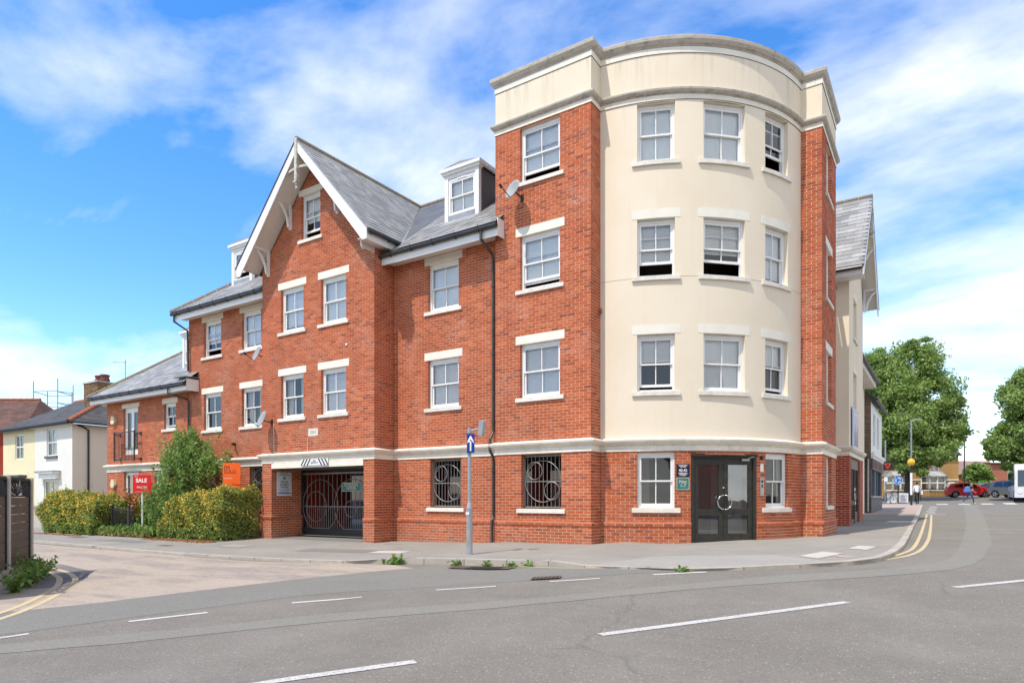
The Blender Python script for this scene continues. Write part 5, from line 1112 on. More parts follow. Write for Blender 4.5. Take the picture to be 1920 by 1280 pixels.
def box_hedge(n, x0, x1, y0, y1, z0, zt, seed, lump=.34):
    rg = np.random.default_rng(seed); x = rg.uniform(x0, x1, n); y = rg.uniform(y0, y1, n); out_ = []
    tt = (x - x0) / (x1 - x0); top = zt(tt) + lump * .5 * np.sin(x * 3.3 + seed) * np.sin(y * 4.1 + x) ; z = z0 + (top - z0) * rg.uniform(0, 1, n) ** .75
    ex = (x1 - x0) / 2; ey = (y1 - y0) / 2; hz = (z - z0) / (top - z0)
    # rounded shoulders and a belly
    sh = 1 - .28 * np.clip(hz - .55, 0, 1) ** 1.5 * 2 - .10 * (1 - hz); y = (y0 + y1) / 2 + (y - (y0 + y1) / 2) * sh; x = (x0 + x1) / 2 + (x - (x0 + x1) / 2) * (1 - .07 * np.clip(hz - .5, 0, 1) ** 2 * 4)
    y += lump * .35 * np.sin(x * 5.1 + z * 4 + seed) ; x += lump * .2 * np.sin(z * 7 + y * 3)
    # keep mostly the outer half metre
    dep = np.minimum.reduce([y - (y0 - .1), (x - x0) * .8 + .1, (x1 - x) * .8 + .1, (top - z) + .05]); keep = rg.uniform(0, 1, n) < np.clip(1.25 - dep / .7, .12, 1)
    return np.c_[x, y, z][keep]
def twigs(parent, base, tips, r0=.02, m='bark', name='stem'):
    for tp in tips:
        b = Vector(base); t_ = Vector(tp); mid = b.lerp(t_, .5) + Vector((random.uniform(-.1, .1), random.uniform(-.1, .1), .05)); q = MB(); q.tube([b, mid, t_], r0, 6, r2=r0 * .35); q.build(name, m, parent)
def hedge(label, x0, x1, y0, y1, z0, zt, n, seed, ls=.048, flowers=.26):
    H = thing('hedge', label, 'hedge', ((x0 + x1) / 2, (y0 + y1) / 2, z0), 'flowering hedges'); P = box_hedge(n, x0, x1, y0, y1, z0, zt, seed)
    S_ = []
    for k in range(150):
        i0 = RNG.integers(len(P)); b0 = P[i0]
        if b0[2] < z0 + .8: continue
        d0 = np.array([RNG.normal() * .35, -abs(RNG.normal()) * .25, 1.0]); L0 = RNG.uniform(.1, .38)
        for t_ in np.linspace(0, 1, 9): S_.append(b0 + d0 * L0 * t_ + RNG.normal(size=3) * .018)
    P2 = np.vstack([P, np.array(S_)]); P2 = P2[RNG.uniform(0, 1, len(P2)) < .55 + .45 * (np.sin(P2[:, 0] * 6.1) * np.sin(P2[:, 2] * 7.3 + P2[:, 0] * 2) > -.35)]
    leaves('foliage', P2, ls, 'leaf_hedge', H)
    tt = (P[:, 0] - x0) / (x1 - x0); fr = (P[:, 2] > z0 + .35) & (RNG.uniform(0, 1, len(P)) < flowers * (.35 + .9 * (P[:, 2] - z0) / 1.6)); Q = P[fr] + np.array([0, -.05, .03]) + RNG.normal(size=(fr.sum(), 3)) * .02
    leaves('blossom', Q, ls * 1.0, 'flower_yellow', H, up=.9, aspect=1.0)
    twigs(H, ((x0 + x1) / 2, (y0 + y1) / 2, z0 - .05), [(x0 + (x1 - x0) * k / 7, (y0 + y1) / 2 + random.uniform(-.2, .2), z0 + .9 + random.uniform(0, .3)) for k in range(1, 7)], .025)
    return H
zg = pv(-20, 12)
hedge('large clipped hedge with yellow blossom right against the brick gate pier', -22.2, -18.72, 11.95, 13.55, zg - .03, lambda t_: zg + 1.18 + .5 * t_ - .5 * np.clip(.18 - t_, 0, 1) * 4, 95000, 3)
hedge('wide low hedge with yellow blossom in front of the white house', -30.6, -26.2, 11.6, 13.4, zg - .03, lambda t_: zg + 1.62 - .35 * t_ - .6 * np.clip(.15 - t_, 0, 1) * 5, 95000, 5, ls=.052)
# loose tall shrub between them
SH = thing('shrub', 'tall loose green shrub growing between the two hedges', 'shrub', (-22.7, 13.2, zg)); P = []
for k, (c, rd, n) in enumerate((((-22.75, 13.25, 2.3), (1.0, .75, 1.1), 6000), ((-22.5, 13.2, 3.35), (.62, .5, .75), 3600), ((-23.2, 13.2, 2.9), (.5, .45, .8), 2200), ((-22.0, 13.1, 2.9), (.65, .45, .7), 2600), ((-21.2, 13.2, 2.7), (.5, .4, .45), 1300), ((-23.6, 13.0, 1.5), (.8, .6, .9), 3500), ((-22.6, 13.2, 1.2), (1.3, .7, .9), 5000), ((-20.3, 13.3, 2.75), (.25, .2, .5), 350))):
    P.append(blob_points(n, c, rd, .45, .35, zg, 20 + k))
for k in range(60):
    a = random.uniform(0, 6.28); b0 = Vector((-22.6 + .5 * math.cos(a), 13.2 + .3 * math.sin(a), 2.6)); tp = b0 + Vector((math.cos(a) * random.uniform(.5, 1.3), math.sin(a) * .5, random.uniform(.3, 1.5)))
    P.append(np.array([b0.lerp(tp, t_) + Vector((random.gauss(0, .05), random.gauss(0, .05), random.gauss(0, .05))) for t_ in np.linspace(.2, 1, 16)]))
P = np.vstack(P); P = P[RNG.uniform(0, 1, len(P)) < .68]; leaves('foliage', P, .062, 'leaf_bush', SH); twigs(SH, (-22.6, 13.2, zg), [(-22.6 + random.uniform(-.9, .9), 13.2 + random.uniform(-.3, .3), random.uniform(2.4, 4.0)) for _ in range(14)], .028)
SH2 = thing('shrub', 'rusty tipped low shrub behind the short railing', 'shrub', (-25.6, 13.5, zg)); leaves('foliage', np.vstack([blob_points(3200, (-25.5, 13.6, zg + .8), (1.2, .5, .75), .4, .4, zg, 40), blob_points(2200, (-24.2, 13.5, zg + .6), (.8, .4, .6), .4, .4, zg, 41)]), .09, 'leaf_bush', SH2); leaves('rust_foliage', blob_points(800, (-26.0, 13.3, zg + 1.2), (.9, .4, .45), .4, .5, zg, 42), .09, 'leaf_rust', SH2)
# ground litter and garden soil, grass by the railing
q = MB(); q.face([(-30.6, 11.85, zg + .012), (-18.8, 11.85, zg + .012), (-18.8, 14.28, zg + .03), (-30.6, 14.28, zg + .03)]); tag(q.build('garden_bed', 'soil', fix=False), kind='structure')
P = np.c_[RNG.uniform(-26.2, -22.6, 2600), RNG.uniform(11.9, 12.9, 2600), RNG.uniform(zg, zg + .28, 2600)]; tag(leaves('grass', P, .09, 'leaf_weed', up=-.2, aspect=3.2), 'rough grass growing along the foot of the short railing', 'grass', kind='stuff')
P = np.c_[RNG.uniform(-26.4, -22.6, 700), RNG.uniform(11.8, 12.3, 700), RNG.uniform(zg, zg + .16, 700)]; tag(leaves('dry_grass', P, .08, 'grass_dry', up=-.2, aspect=3.2), 'dry straw coloured grass at the back of the pavement', 'grass', kind='stuff')
Q = np.c_[RNG.uniform(-22.3, -18.6, 1700), 11.85 - np.abs(RNG.normal(0, .17, 1700)), np.zeros(1700)]; Q2 = np.c_[RNG.uniform(-30.5, -26.5, 500), 11.5 - np.abs(RNG.normal(0, .1, 500)), np.zeros(500)]; Q = np.vstack([Q, Q2]); Q[:, 2] = [pv(a, b) + .012 for a, b in Q[:, :2]]
tag(leaves('leaf_litter', Q, .045, 'leaf_rust', up=3), 'rust coloured petals fallen on the pavement along the hedges', 'leaf litter', kind='stuff')
def weed(label, c, n, rad, hgt, seed, m='leaf_weed', ls=.06, flower=0):
    W = thing('weed', label, 'weed', c, 'weeds along the kerb'); rg = np.random.default_rng(seed); P = []
    for k in range(9):
        a = rg.uniform(0, 6.28); tp = np.array([c[0] + rad * math.cos(a) * rg.uniform(.3, 1), c[1] + rad * .5 * math.sin(a), c[2] + hgt * rg.uniform(.4, 1)])
        for t_ in np.linspace(.1, 1, n // 9): P.append(np.array(c) * (1 - t_) + tp * t_ + rg.normal(size=3) * .035)
    P = np.array(P); P[:, 2] = np.maximum(P[:, 2], c[2] + .01); leaves('leaves', P, ls, m, W)
    if flower: leaves('flowers', P[rg.uniform(0, 1, len(P)) < flower] + np.array([0, 0, .04]), ls * .7, 'flower_yellow', W, up=1.5, aspect=1)
weed('leafy weed at the left end of the raised kerb', (-9.35, 9.80, g(-9.35, 9.80)), 160, .26, .18, 1)
for k, (x, y, lb_) in enumerate(((-8.0, 10.15, 'small weed in the gutter left of the sign post'), (-7.35, 10.28, 'small weed in the gutter right of the sign post'), (-6.85, 10.36, 'spreading weed in front of the tower corner'), (-6.5, 10.4, 'tiny weed at the right end of the raised kerb'), (-3.4, 9.98, 'tiny weed in the dropped kerb below the entrance doors'))): weed(lb_, (x, y, g(x, y)), 50, .13, .08 if k < 3 else .05, 10 + k, ls=.05)

# short railing and the sale boards
RL = thing('railing', 'short black railing with two posts in front of the garden', 'railing', (-25.0, 12.3, zg)); A, B_ = Vector((-26.3, 12.35, zg)), Vector((-23.9, 12.05, zg))
for t_ in (.12, .80): p = A.lerp(B_, t_); q = MB(); q.bar(p, p + Vector((0, 0, 1.05)), .07); q.lathe((p.x, p.y, p.z + 1.05), [(.05, 0), (.055, .03), (.02, .09)], 10); q.build('post', 'black_iron', RL)
for h in (.15, .93): q = MB(); q.bar(A + Vector((0, 0, h)), B_ + Vector((0, 0, h)), .03, .03); q.build('rail', 'black_iron', RL)
for k in range(22): p = A.lerp(B_, (k + .5) / 22); q = MB(); q.tube([p + Vector((0, 0, .15)), p + Vector((0, 0, .98))], .008, 5); q.build('baluster', 'black_iron', RL)
rc = Vector((.8357, .549, 0))
B0, f, r, u = board('sale_board', 'red estate agent sale board on a thin white post', 'sign board', (-24.0, 12.37, 2.10), rc, .66, .66, 'red_board')
lettering('SALE', .19, 'white_letter', B0, f(-.02, .12, .003), r, bold=.006); lettering('FOR', .06, 'white_letter', B0, f(-.2, .27, .003), r); lettering('MILLERS', .105, 'white_letter', B0, f(0, -.12, .003), r); lettering('01992 560555 millersepping.co.uk', .032, 'white_letter', B0, f(-.02, -.28, .003), r)
q = MB(); q.tube([f(0, -.33, -.03), (f(0, 0, -.03)[0], f(0, 0, -.03)[1], zg)], .03, 8); q.build('post', 'white_paint', B0)
B0, f, r, u = board('sold_board', 'orange board lettered sold standing in the hedge beside the brick pier', 'sign board', (-19.5, 12.93, 2.30), rc, .58, .90, 'orange_board')
lettering("I'M\nSOLD.", .165, 'black_letter', B0, f(-.25, .22, .003), r, align='LEFT', spacing=.8, sx=.95); lettering('020 8504 9796', .045, 'white_letter', B0, f(-.25, -.06, .003), r, align='LEFT'); lettering('Durden', .09, 'black_letter', B0, f(.02, -.27, .003), r, align='LEFT')
q = MB(); q.tube([f(.22, -.43, -.03), (f(.22, 0, -.03)[0], f(.22, 0, -.03)[1], zg)], .03, 8); q.build('post', 'white_paint', B0)
B0, f, r, u = board('sale_board', 'yellow board mostly hidden in the tall shrub', 'sign board', (-23.2, 12.95, 1.95), rc, .3, .45, 'flower_yellow')

# ------------------------------------------------------------------ fence at the near left
fd = Vector((-.854, .52, 0)).normalized(); fo = Vector((-13.62, 4.70, 0)); fz = .06
FN = thing('fence', 'dark composite fence with concrete posts and cut-out top panels at left edge', 'fence', (-13.9, 4.9, fz)); fn_ = lambda a, d, z: tuple(fo + fd * a + Vector((fd.y, -fd.x, 0)) * -d + Vector((0, 0, z)))
def fbox(nm, a0, a1, d0, d1, z0, z1, m): q = MB(); q.hexa([fn_(a0, d0, z0), fn_(a1, d0, z0), fn_(a1, d1, z0), fn_(a0, d1, z0), fn_(a0, d0, z1), fn_(a1, d0, z1), fn_(a1, d1, z1), fn_(a0, d1, z1)]); return q.build(nm, m, FN)
for a in (0, 1.72): fbox('concrete_post', a - .06, a + .06, -.06, .06, -.1, 1.99, 'slab_pale')
fbox('concrete_post', -1.90, -1.78, -.06, .06, -.1, 1.99, 'slab_pale')
for s0, s1 in ((.065, 1.655), (-1.775, -.065)):
    fbox('gravel_board', s0, s1, -.03, .03, -.05, .36, 'concrete')
    fbox('edge_trim', s0, s0 + .05, -.035, .035, .361, 1.96, 'gate_black'); fbox('edge_trim', s1 - .05, s1, -.035, .035, .361, 1.96, 'gate_black'); fbox('top_trim', s0 + .05, s1 - .05, -.035, .035, 1.92, 1.97, 'gate_black')
    for k in range(8): z = .362 + k * .157; fbox('board', s0 + .052, s1 - .052, -.014, .014, z, z + .150, 'fence_board')
    fbox('screen_rail', s0 + .052, s1 - .052, -.016, .016, 1.615, 1.65, 'gate_black')
    q = MB(); m_ = (s0 + s1) / 2
    for k in range(7):
        an = R(15 + k * 25); a2 = m_ + .68 * math.cos(an); q.bar(fn_(m_ - .1, 0, 1.66), fn_(max(s0 + .06, min(s1 - .06, a2)), 0, min(1.91, 1.66 + .40 * math.sin(an) + .04)), .03, .02)
    for k in range(5): q.bar(fn_(s0 + .10 + k * .09, 0, 1.65), fn_(s0 + .22 + k * .11, 0, 1.92), .022, .02); q.bar(fn_(s1 - .45 + k * .085, 0, 1.65), fn_(s1 - .52 + k * .1, 0, 1.92), .022, .02)
    q.build('cutout_screen', 'gate_black', FN)
for k, (a, d, hh) in enumerate(((-.3, -.30, .34), (.35, -.32, .4), (1.0, -.3, .3), (1.6, -.28, .28), (2.0, -.12, .2), (-.9, -.3, .3))):
    p = fn_(a, d, 0); weed(('weed clump under the left panel of the fence', 'tall flowering weed at the foot of the concrete fence post', 'weed clump under the right panel of the fence', 'weed clump by the last fence post', 'low weed beyond the last fence post', 'weed clump at the picture edge by the fence')[k], (p[0], p[1], g(p[0], p[1])), 330, .5, hh * 1.45, 60 + k, ls=.042, flower=.04 if k == 1 else 0)

# ------------------------------------------------------------------ houses to the left
def simple_window(par, lm, a, w_, z0, z1, bars=True, glass='glass', frame='upvc', inner='curtain'):
    q = MB(); t_ = .06
    q.lbox(lm, a - w_ / 2, a - w_ / 2 + t_, -.06, .0, z0, z1); q.lbox(lm, a + w_ / 2 - t_, a + w_ / 2, -.06, .0, z0, z1); q.lbox(lm, a - w_ / 2 + t_, a + w_ / 2 - t_, -.06, .0, z0, z0 + t_); q.lbox(lm, a - w_ / 2 + t_, a + w_ / 2 - t_, -.06, .0, z1 - t_, z1); zm = (z0 + z1) / 2; q.lbox(lm, a - w_ / 2 + t_, a + w_ / 2 - t_, -.055, .003, zm - .03, zm + .03)
    if bars: q.lbox(lm, a - .015, a + .015, -.05, -.002, z0 + t_, z1 - t_)
    W = q.build('window', frame, par)
    for p, r_ in ((z0 + t_, zm - .03), (zm + .03, z1 - t_)): raw('pane', [lm(a - w_ / 2 + t_, -.03, p), lm(a + w_ / 2 - t_, -.03, p), lm(a + w_ / 2 - t_, -.03, r_), lm(a - w_ / 2 + t_, -.03, r_)], [(0, 1, 2, 3)], glass, W)
    q = MB(); q.face([lm(a - w_ / 2, -.2, z0), lm(a + w_ / 2, -.2, z0), lm(a + w_ / 2, -.2, z1), lm(a - w_ / 2, -.2, z1)]); q.build('curtain', inner, W, fix=False)
    return W
HX, HY0, HB, HL, HZ = -37.6, 15.85, -42.0, -46.3, 5.45; hf = front(HY0)
def house_wall(par, x0, x1, holes, m, right=False):
    wall('wall', hf, x0, x1, -.1, HZ, holes, brick=False, m=m, parent=par, th=.15)
    q = MB(); q.face([(x0, HY0 + 8, -.1), (x1, HY0 + 8, -.1), (x1, HY0 + 8, HZ), (x0, HY0 + 8, HZ)])
    if right: q2 = MB(); q2.face([(x1, HY0, -.1), (x1, HY0 + 8, -.1), (x1, HY0 + 8, HZ), (x1, HY0, HZ)]); q2.build('side_wall', 'stucco_cream', par, fix=False)
    if False: q.face([(x1, HY0, -.1), (x1, HY0 + 8, -.1), (x1, HY0 + 8, HZ), (x1, HY0, HZ)])
    if not right: q.face([(x0, HY0, -.1), (x0, HY0 + 8, -.1), (x0, HY0 + 8, HZ), (x0, HY0, HZ)])
    q.build('side_wall', m, par, fix=False)
WH = thing('house', 'white rendered two storey house with hipped slate roof and chimney', 'house', (-39.8, 15.85, .2)); YH = thing('house', 'pale yellow rendered house adjoining the white one', 'house', (-44.1, 15.85, .2))
house_wall(WH, HB, HX, [(-40.55, -39.35, 3.85, 5.32), (-40.9, -39.1, 1.0, 2.55)], 'stucco_white', True); house_wall(YH, HL, HB - .002, [(-44.6, -43.5, 3.80, 5.20), (-44.9, -43.3, .9, 2.4)], 'stucco_yellow')
simple_window(WH, frame_at(hf, -39.95, -.05), 0, 1.2, 3.85, 5.32); simple_window(WH, frame_at(hf, -40.0, -.05), 0, 1.8, 1.0, 2.55); simple_window(YH, frame_at(hf, -44.05, -.05), 0, 1.1, 3.8, 5.2, inner='interior'); simple_window(YH, frame_at(hf, -44.1, -.05), 0, 1.6, .9, 2.4, inner='interior')
q = MB(); q.box(-40.65, -39.25, HY0 - .09, HY0, 3.72, 3.845); q.build('sill', 'lead_dark', WH)
for par, xa, xb, z, m in ((WH, -41.1, -38.9, 2.62, 'white_paint'), (YH, -45.1, -43.1, 2.48, 'lead_dark')):
    q = MB(); q.box(xa + .1, xb - .1, HY0 - .22, HY0, z, z + .28); q.box(xa, xb, HY0 - .36, HY0, z + .281, z + .37); q.build('canopy', m, par); q = MB(); q.box(xa - .04, xb + .04, HY0 - .40, HY0, z + .371, z + .42); q.build('canopy_lead', 'lead', par)
q = MB(); q.box(-37.2, -37.15, 0, 0, 0, 0)
q = MB(); q.tube([(HX - .12, HY0 + .9 - .9, HZ - .02), (HX - .10 + .14, HY0 + .45, HZ - .12), (HX + .05, HY0 + .75, HZ - .3), (HX + .05, HY0 + .75, .3)], .05, 8); q.build('downpipe', 'black_iron', WH)
# shared hipped slate roof: front slope in two halves, hip end on the white house
sl_ = .52; ez = HZ + .06; ex = HX + .32; ey = HY0 - .32; half = 4.3; B3 = Vector((0, 1, sl_)); lb3 = half * math.hypot(1, sl_)
def plain_roof(par, reg3, m, name='roof'):
    return raw(name, reg3, [tuple(range(len(reg3)))], m, par)
roof('roof', (0, ey, ez), (1, 0, 0), B3, [(HB, 0), (ex, 0), (ex - half, lb3), (HB, lb3)], .28, .34, 'slate_dull', WH)
roof('roof', (0, ey, ez), (1, 0, 0), B3, [(HL - .3, 0), (HB - .002, 0), (HB - .002, lb3), (HL - .3, lb3)], .28, .34, 'slate_dull', YH)
roof('roof', (ex, ey, ez), (0, 1, 0), Vector((-1, 0, sl_)), [(0, 0), (2 * half, 0), (half, lb3)], .28, .34, 'slate_dull', WH)
plain_roof(WH, [(HB, ey + half, ez + half * sl_), (ex - half, ey + half, ez + half * sl_), (ex, ey + 2 * half, ez), (HB, ey + 2 * half, ez)], 'slate_dull', 'rear_roof'); plain_roof(YH, [(HL - .3, ey + half, ez + half * sl_), (HB, ey + half, ez + half * sl_), (HB, ey + 2 * half, ez), (HL - .3, ey + 2 * half, ez)], 'slate_dull', 'rear_roof')
q = MB(); p, p2 = Vector((ex, ey, ez + .02)), Vector((ex - half, ey + half, ez + half * sl_ + .02)); [q.tube([p.lerp(p2, k / 14 + .003), p.lerp(p2, (k + 1) / 14 - .003)], .11, 8) for k in range(14)]; q.build('hip_tiles', 'tile_ridge_red', WH)
q = MB(); q.tube([(HL - .3, ey + half, ez + half * sl_), (ex - half, ey + half, ez + half * sl_)], .1, 8); q.build('ridge_tiles', 'tile_ridge_red', WH)
q = MB(); q.box(HB, ex + .05, ey - .02, ey + .02, ez - .14, ez + .0); q.tube([(HB, ey - .07, ez - .02), (ex + .08, ey - .07, ez - .02)], .06, 8); q.tube([(ex + .07, ey, ez - .02), (ex + .07, ey + 8.4, ez - .02)], .06, 8); q.build('gutter', 'black_iron', WH); q = MB(); q.box(HL - .3, HB - .01, ey - .02, ey + .02, ez - .14, ez); q.tube([(HL - .3, ey - .07, ez - .02), (HB - .01, ey - .07, ez - .02)], .06, 8); q.build('gutter', 'black_iron', YH)
q = MB(); q.box(HB, ex, ey + .021, HY0, ez - .13, ez - .11); q.build('soffit', 'soffit_white', WH)
# chimney: bricks too small to pick apart, laid as one piece
cx0, cx1, cy0, cy1, cz0, cz1 = -41.5, -39.9, 18.1, 19.3, 6.2, 8.15
CH = MB(); CH.box(cx0 + .005, cx1 - .005, cy0 + .005, cy1 - .005, cz0, cz1); CHo = CH.build('chimney', 'mortar_grey', WH)
v, f_ = [], []
def lay(mp, s0, s1, z0, z1):
    z = z0; row = 0
    while z < z1:
        x = s0 - (.1125 if row % 2 else 0)
        while x < s1:
            a, b = max(x, s0), min(x + .213, s1)
            if b - a > .03:
                k = len(v); v.extend([mp(a, .008, z), mp(b, .008, z), mp(b, .008, z + .063), mp(a, .008, z + .063), mp(a, -.005, z), mp(b, -.005, z), mp(b, -.005, z + .063), mp(a, -.005, z + .063)]); f_.extend([tuple(k + i for i in t_) for t_ in ((0, 1, 2, 3), (4, 5, 1, 0), (5, 6, 2, 1), (6, 7, 3, 2), (7, 4, 0, 3))])
            x += .225
        z += .075; row += 1
lay(front(cy0), cx0, cx1, cz0, cz1 - .01); lay(eastf(cx1), cy0, cy1, cz0, cz1 - .01); raw('brickwork', v, f_, 'brick_stock', CHo, kind='stuff')
q = MB(); q.box(cx0 - .06, cx1 + .06, cy0 - .06, cy1 + .06, cz1, cz1 + .08); q.build('chimney_cap', 'concrete', CHo)
for x in (-40.95, -40.35): q = MB(); q.lathe((x, 18.7, cz1 + .08), [(.24, 0), (.24, .1), (.27, .12), (.27, .2), (.22, .22), (.22, .34), (.26, .36), (.26, .44), (.2, .46)], 14); q.build('chimney_pot', 'terracotta', CHo)
TA = thing('tv_aerial', 'thin tv aerial on a mast above the white house chimney', 'aerial', (-41.3, 20.3, 7.4)); q = MB(); q.tube([(-41.3, 20.3, 7.4), (-41.3, 20.3, 9.95)], .022, 6); q.build('mast', 'tube_grey', TA); q = MB(); q.tube([(-41.9, 19.9, 9.78), (-41.2, 20.35, 9.78)], .015, 5); [q.tube([(-41.9 + .12 * k - .08, 19.9 + .077 * k + .12, 9.78), (-41.9 + .12 * k + .08, 19.9 + .077 * k - .12, 9.78)], .008, 4) for k in range(6)]; q.build('boom', 'tube_grey', TA)
# red brick house and scaffold further left
RV0 = Vector((.8357406, .54912443, 0)); FV0 = Vector((-.54912443, .8357406, 0)); ho = Vector((-52.9, 20.3, 0)); hc = lambda a, d, z: tuple(ho + RV0 * a - FV0 * d + Vector((0, 0, z)))
RH = thing('house', 'red brick house with steep red tiled roof at the far left', 'house', hc(-4, 0, .1))
wall('wall', lambda s, d, z: hc(s, 3.2 + d, z), -9, 1.0, .0, 6.2, (), brick=False, m='brick_deep', parent=RH); q = MB(); q.face([hc(1, 3.2, 0), hc(1, -4, 0), hc(1, -4, 6.2), hc(1, 3.2, 6.2)]); q.build('side_wall', 'brick_deep', RH, fix=False)
ln_ = math.hypot(3.6, 2.45); roof('roof', hc(0, 3.6, 6.0), RV0, Vector(hc(0, 0, 8.45)) - Vector(hc(0, 3.6, 6.0)), [(-9, 0), (1.5, 0), (0, ln_), (-9, ln_)], .3, .34, 'tile_red', RH); plain_roof(RH, [hc(-9, 0, 8.45), hc(0, 0, 8.45), hc(1.5, -3.6, 6), hc(-9, -3.6, 6)], 'tile_red', 'rear_roof'); plain_roof(RH, [hc(1.5, 3.6, 6), hc(1.5, -3.6, 6), hc(0, 0, 8.45)], 'tile_red', 'hip_roof')
q = MB(); [q.tube([hc(-9 + k * .45 + .01, 0, 8.48), hc(-8.55 + k * .45 - .01, 0, 8.48)], .11, 8) for k in range(20)]; q.build('ridge_tiles', 'tile_ridge_red', RH)
SC = thing('scaffold', 'grey steel tube scaffold above the rooftops at left', 'scaffold', hc(.5, -5, 0)); PS = [(-4.3, -5.2), (-2.4, -5.2), (-4.9, -7.6), (-2.9, -7.6), (-2.0, -6.4)]
for k, (a, d) in enumerate(PS): q = MB(); q.tube([hc(a, d, .2), hc(a, d, (10.7, 10.9, 10.3, 10.2, 10.6)[k])], .035, 6); q.build('standard', 'tube_grey', SC)
for z in (9.0, 9.9):
    for a, b in ((0, 1), (1, 4), (1, 3), (0, 2), (2, 3)): q = MB(); q.tube([hc(*PS[a], z), hc(*PS[b], z + .05)], .03, 6); q.build('ledger', 'tube_grey', SC)
# low garden wall in front of the white house
q = MB(); q.box(-37.5, -31.2, 13.8, 14.0, 0, 1.25); q.box(-46, -37.52, 13.4, 13.6, 0, 1.2); tag(q.build('garden_wall', 'concrete'), 'low grey garden wall before the white house', 'wall')
# ------------------------------------------------------------------ the side street to the right
RV = Vector((.8357406, .54912443, 0)); FV = Vector((-.54912443, .8357406, 0))      # across and along the line of sight
def cf(x, y):
    o = Vector((x, y, 0)); return lambda a, d, z: tuple(o + RV * a - FV * d + Vector((0, 0, z)))
# corner shop
SHP = thing('corner_shop', 'small stock brick shop with white upper front and grey shopfront', 'shop', (-5, 44, .9))
wall('wall', front(38.0), -7.2, -3.07, .6, 6.6, (), (), m='brick_stock', mort='mortar_grey', parent=SHP); SX = -3.07
wall('upper_front', eastf(SX), 38.0, 45.0, 3.95, 6.5, [(39.2, 40.6, 4.35, 6.05), (41.6, 43.0, 4.35, 6.05)], brick=False, m='white_paint', parent=SHP)
for c in (39.9, 42.3): simple_window(SHP, frame_at(eastf(SX), c, -.06), 0, 1.4, 4.35, 6.05, inner='interior')
q = MB(); q.box(SX, SX + .16, 37.95, 45.0, 3.75, 3.95); q.box(SX, SX + .10, 37.98, 45.0, 3.62, 3.749); q.build('shop_cornice', 'white_paint', SHP)
q = MB(); q.box(SX - .05, SX + .08, 38.0, 45.0, 3.05, 3.615); q.build('fascia_board', 'shopfront_grey', SHP); q = MB(); q.box(SX + .081, SX + .09, 38.3, 40.8, 3.15, 3.5); q.box(SX + .081, SX + .09, 41.6, 44.0, 3.15, 3.5); q.build('fascia_lettering', 'terracotta', SHP)
q = MB(); q.box(SX - .15, SX + .02, 38.0, 45.0, .7, 1.62); q.build('stall_riser', 'shopfront_grey', SHP); q = MB(); q.box(SX - .10, SX + .10, 38.0, 45.0, 1.621, 1.70); q.build('shop_sill', 'concrete', SHP)
for k, y in enumerate((38.05, 39.9, 41.7, 43.6)): q = MB(); q.box(SX - .12, SX + .03, y, y + (.45 if k == 1 else .14), 1.701, 3.049); q.build('mullion', 'shop_blue' if k < 3 else 'shopfront_grey', SHP)
raw('shop_pane', [(SX - .06, 38.1, 1.7), (SX - .06, 44.9, 1.7), (SX - .06, 44.9, 3.05), (SX - .06, 38.1, 3.05)], [(0, 1, 2, 3)], 'glass_dark', SHP)
q = MB(); q.face([(SX - 1.2, 38.05, .8), (SX - 1.2, 44.9, .8), (SX - 1.2, 44.9, 3.4), (SX - 1.2, 38.05, 3.4)]); q.face([(SX, 45.0, .6), (-7.2, 45.0, .6), (-7.2, 45.0, 6.5), (SX, 45.0, 6.5)]); q.face([(SX, 38.0, 6.5), (SX, 45.0, 6.5), (SX - 2, 45.0, 6.5), (SX - 2, 38.0, 6.5)]); q.build('shop_interior', 'interior', SHP, fix=False)
roof('roof', (SX + .25, 37.8, 6.62), (0, 1, 0), Vector((-1, 0, .75)), [(0, 0), (7.4, 0), (7.4, 2.7), (0, 2.7)], .25, .3, 'slate_dull', SHP); plain_roof(SHP, [(-4.96, 37.8, 8.24), (-4.96, 45.2, 8.24), (-7.4, 45.2, 6.5), (-7.4, 37.8, 6.5)], 'slate_dull', 'rear_roof')
q = MB(); q.tube([(SX + .28, 37.8, 6.6), (SX + .28, 45.2, 6.6)], .07, 8); q.build('gutter', 'gutter_black', SHP); q = MB(); q.face([(-7.2, 38.0, 6.6), (SX, 38.0, 6.6), (-4.96, 38.0, 8.2)]); q.build('gable_infill', 'brick_stock', SHP, fix=False)
for x, w_, zt_ in ((-3.75, .13, 3.0), (-3.45, .11, 3.2), (-3.2, .09, 3.6)): q = MB(); q.tube([(x, 37.92, .9), (x, 37.92, zt_)], w_ / 2, 8); q.build('duct', 'galvanised', SHP)
for z in (1.15, 1.62): q = MB(); q.box(-4.35, -4.0, 37.8, 37.99, z, z + .30); q.build('meter_box', 'galvanised', SHP)
q = MB(); q.box(-3.6, -3.48, 37.55, 37.98, 3.2, 3.95); tag(q.build('hanging_lamp', 'plastic_black'), 'black wall lantern on the brick side of the corner shop', 'lantern')
B0, f, r, u = board('banner', 'pink and turquoise banner on the cream wall above the brown door', 'banner', (BX + .05, 25.6, 4.0), (0, 1, 0), 1.9, 1.35, 'poster_pink'); q = MB(); q.face([f(-.95, -.67, .002), f(-.55, -.67, .002), f(-.60, .67, .002), f(-.95, .67, .002)]); q.build('turquoise_edge', 'poster_cyan', B0, fix=False); q = MB(); [q.face([f(-.35 + k * .3, -.6, .002), f(-.2 + k * .3, -.6, .002), f(-.24 + k * .3, -.1 + .2 * (k % 2), .002), f(-.31 + k * .3, -.1 + .2 * (k % 2), .002)]) for k in range(4)]; q.build('printed_figures', 'dark_letter', B0, fix=False)

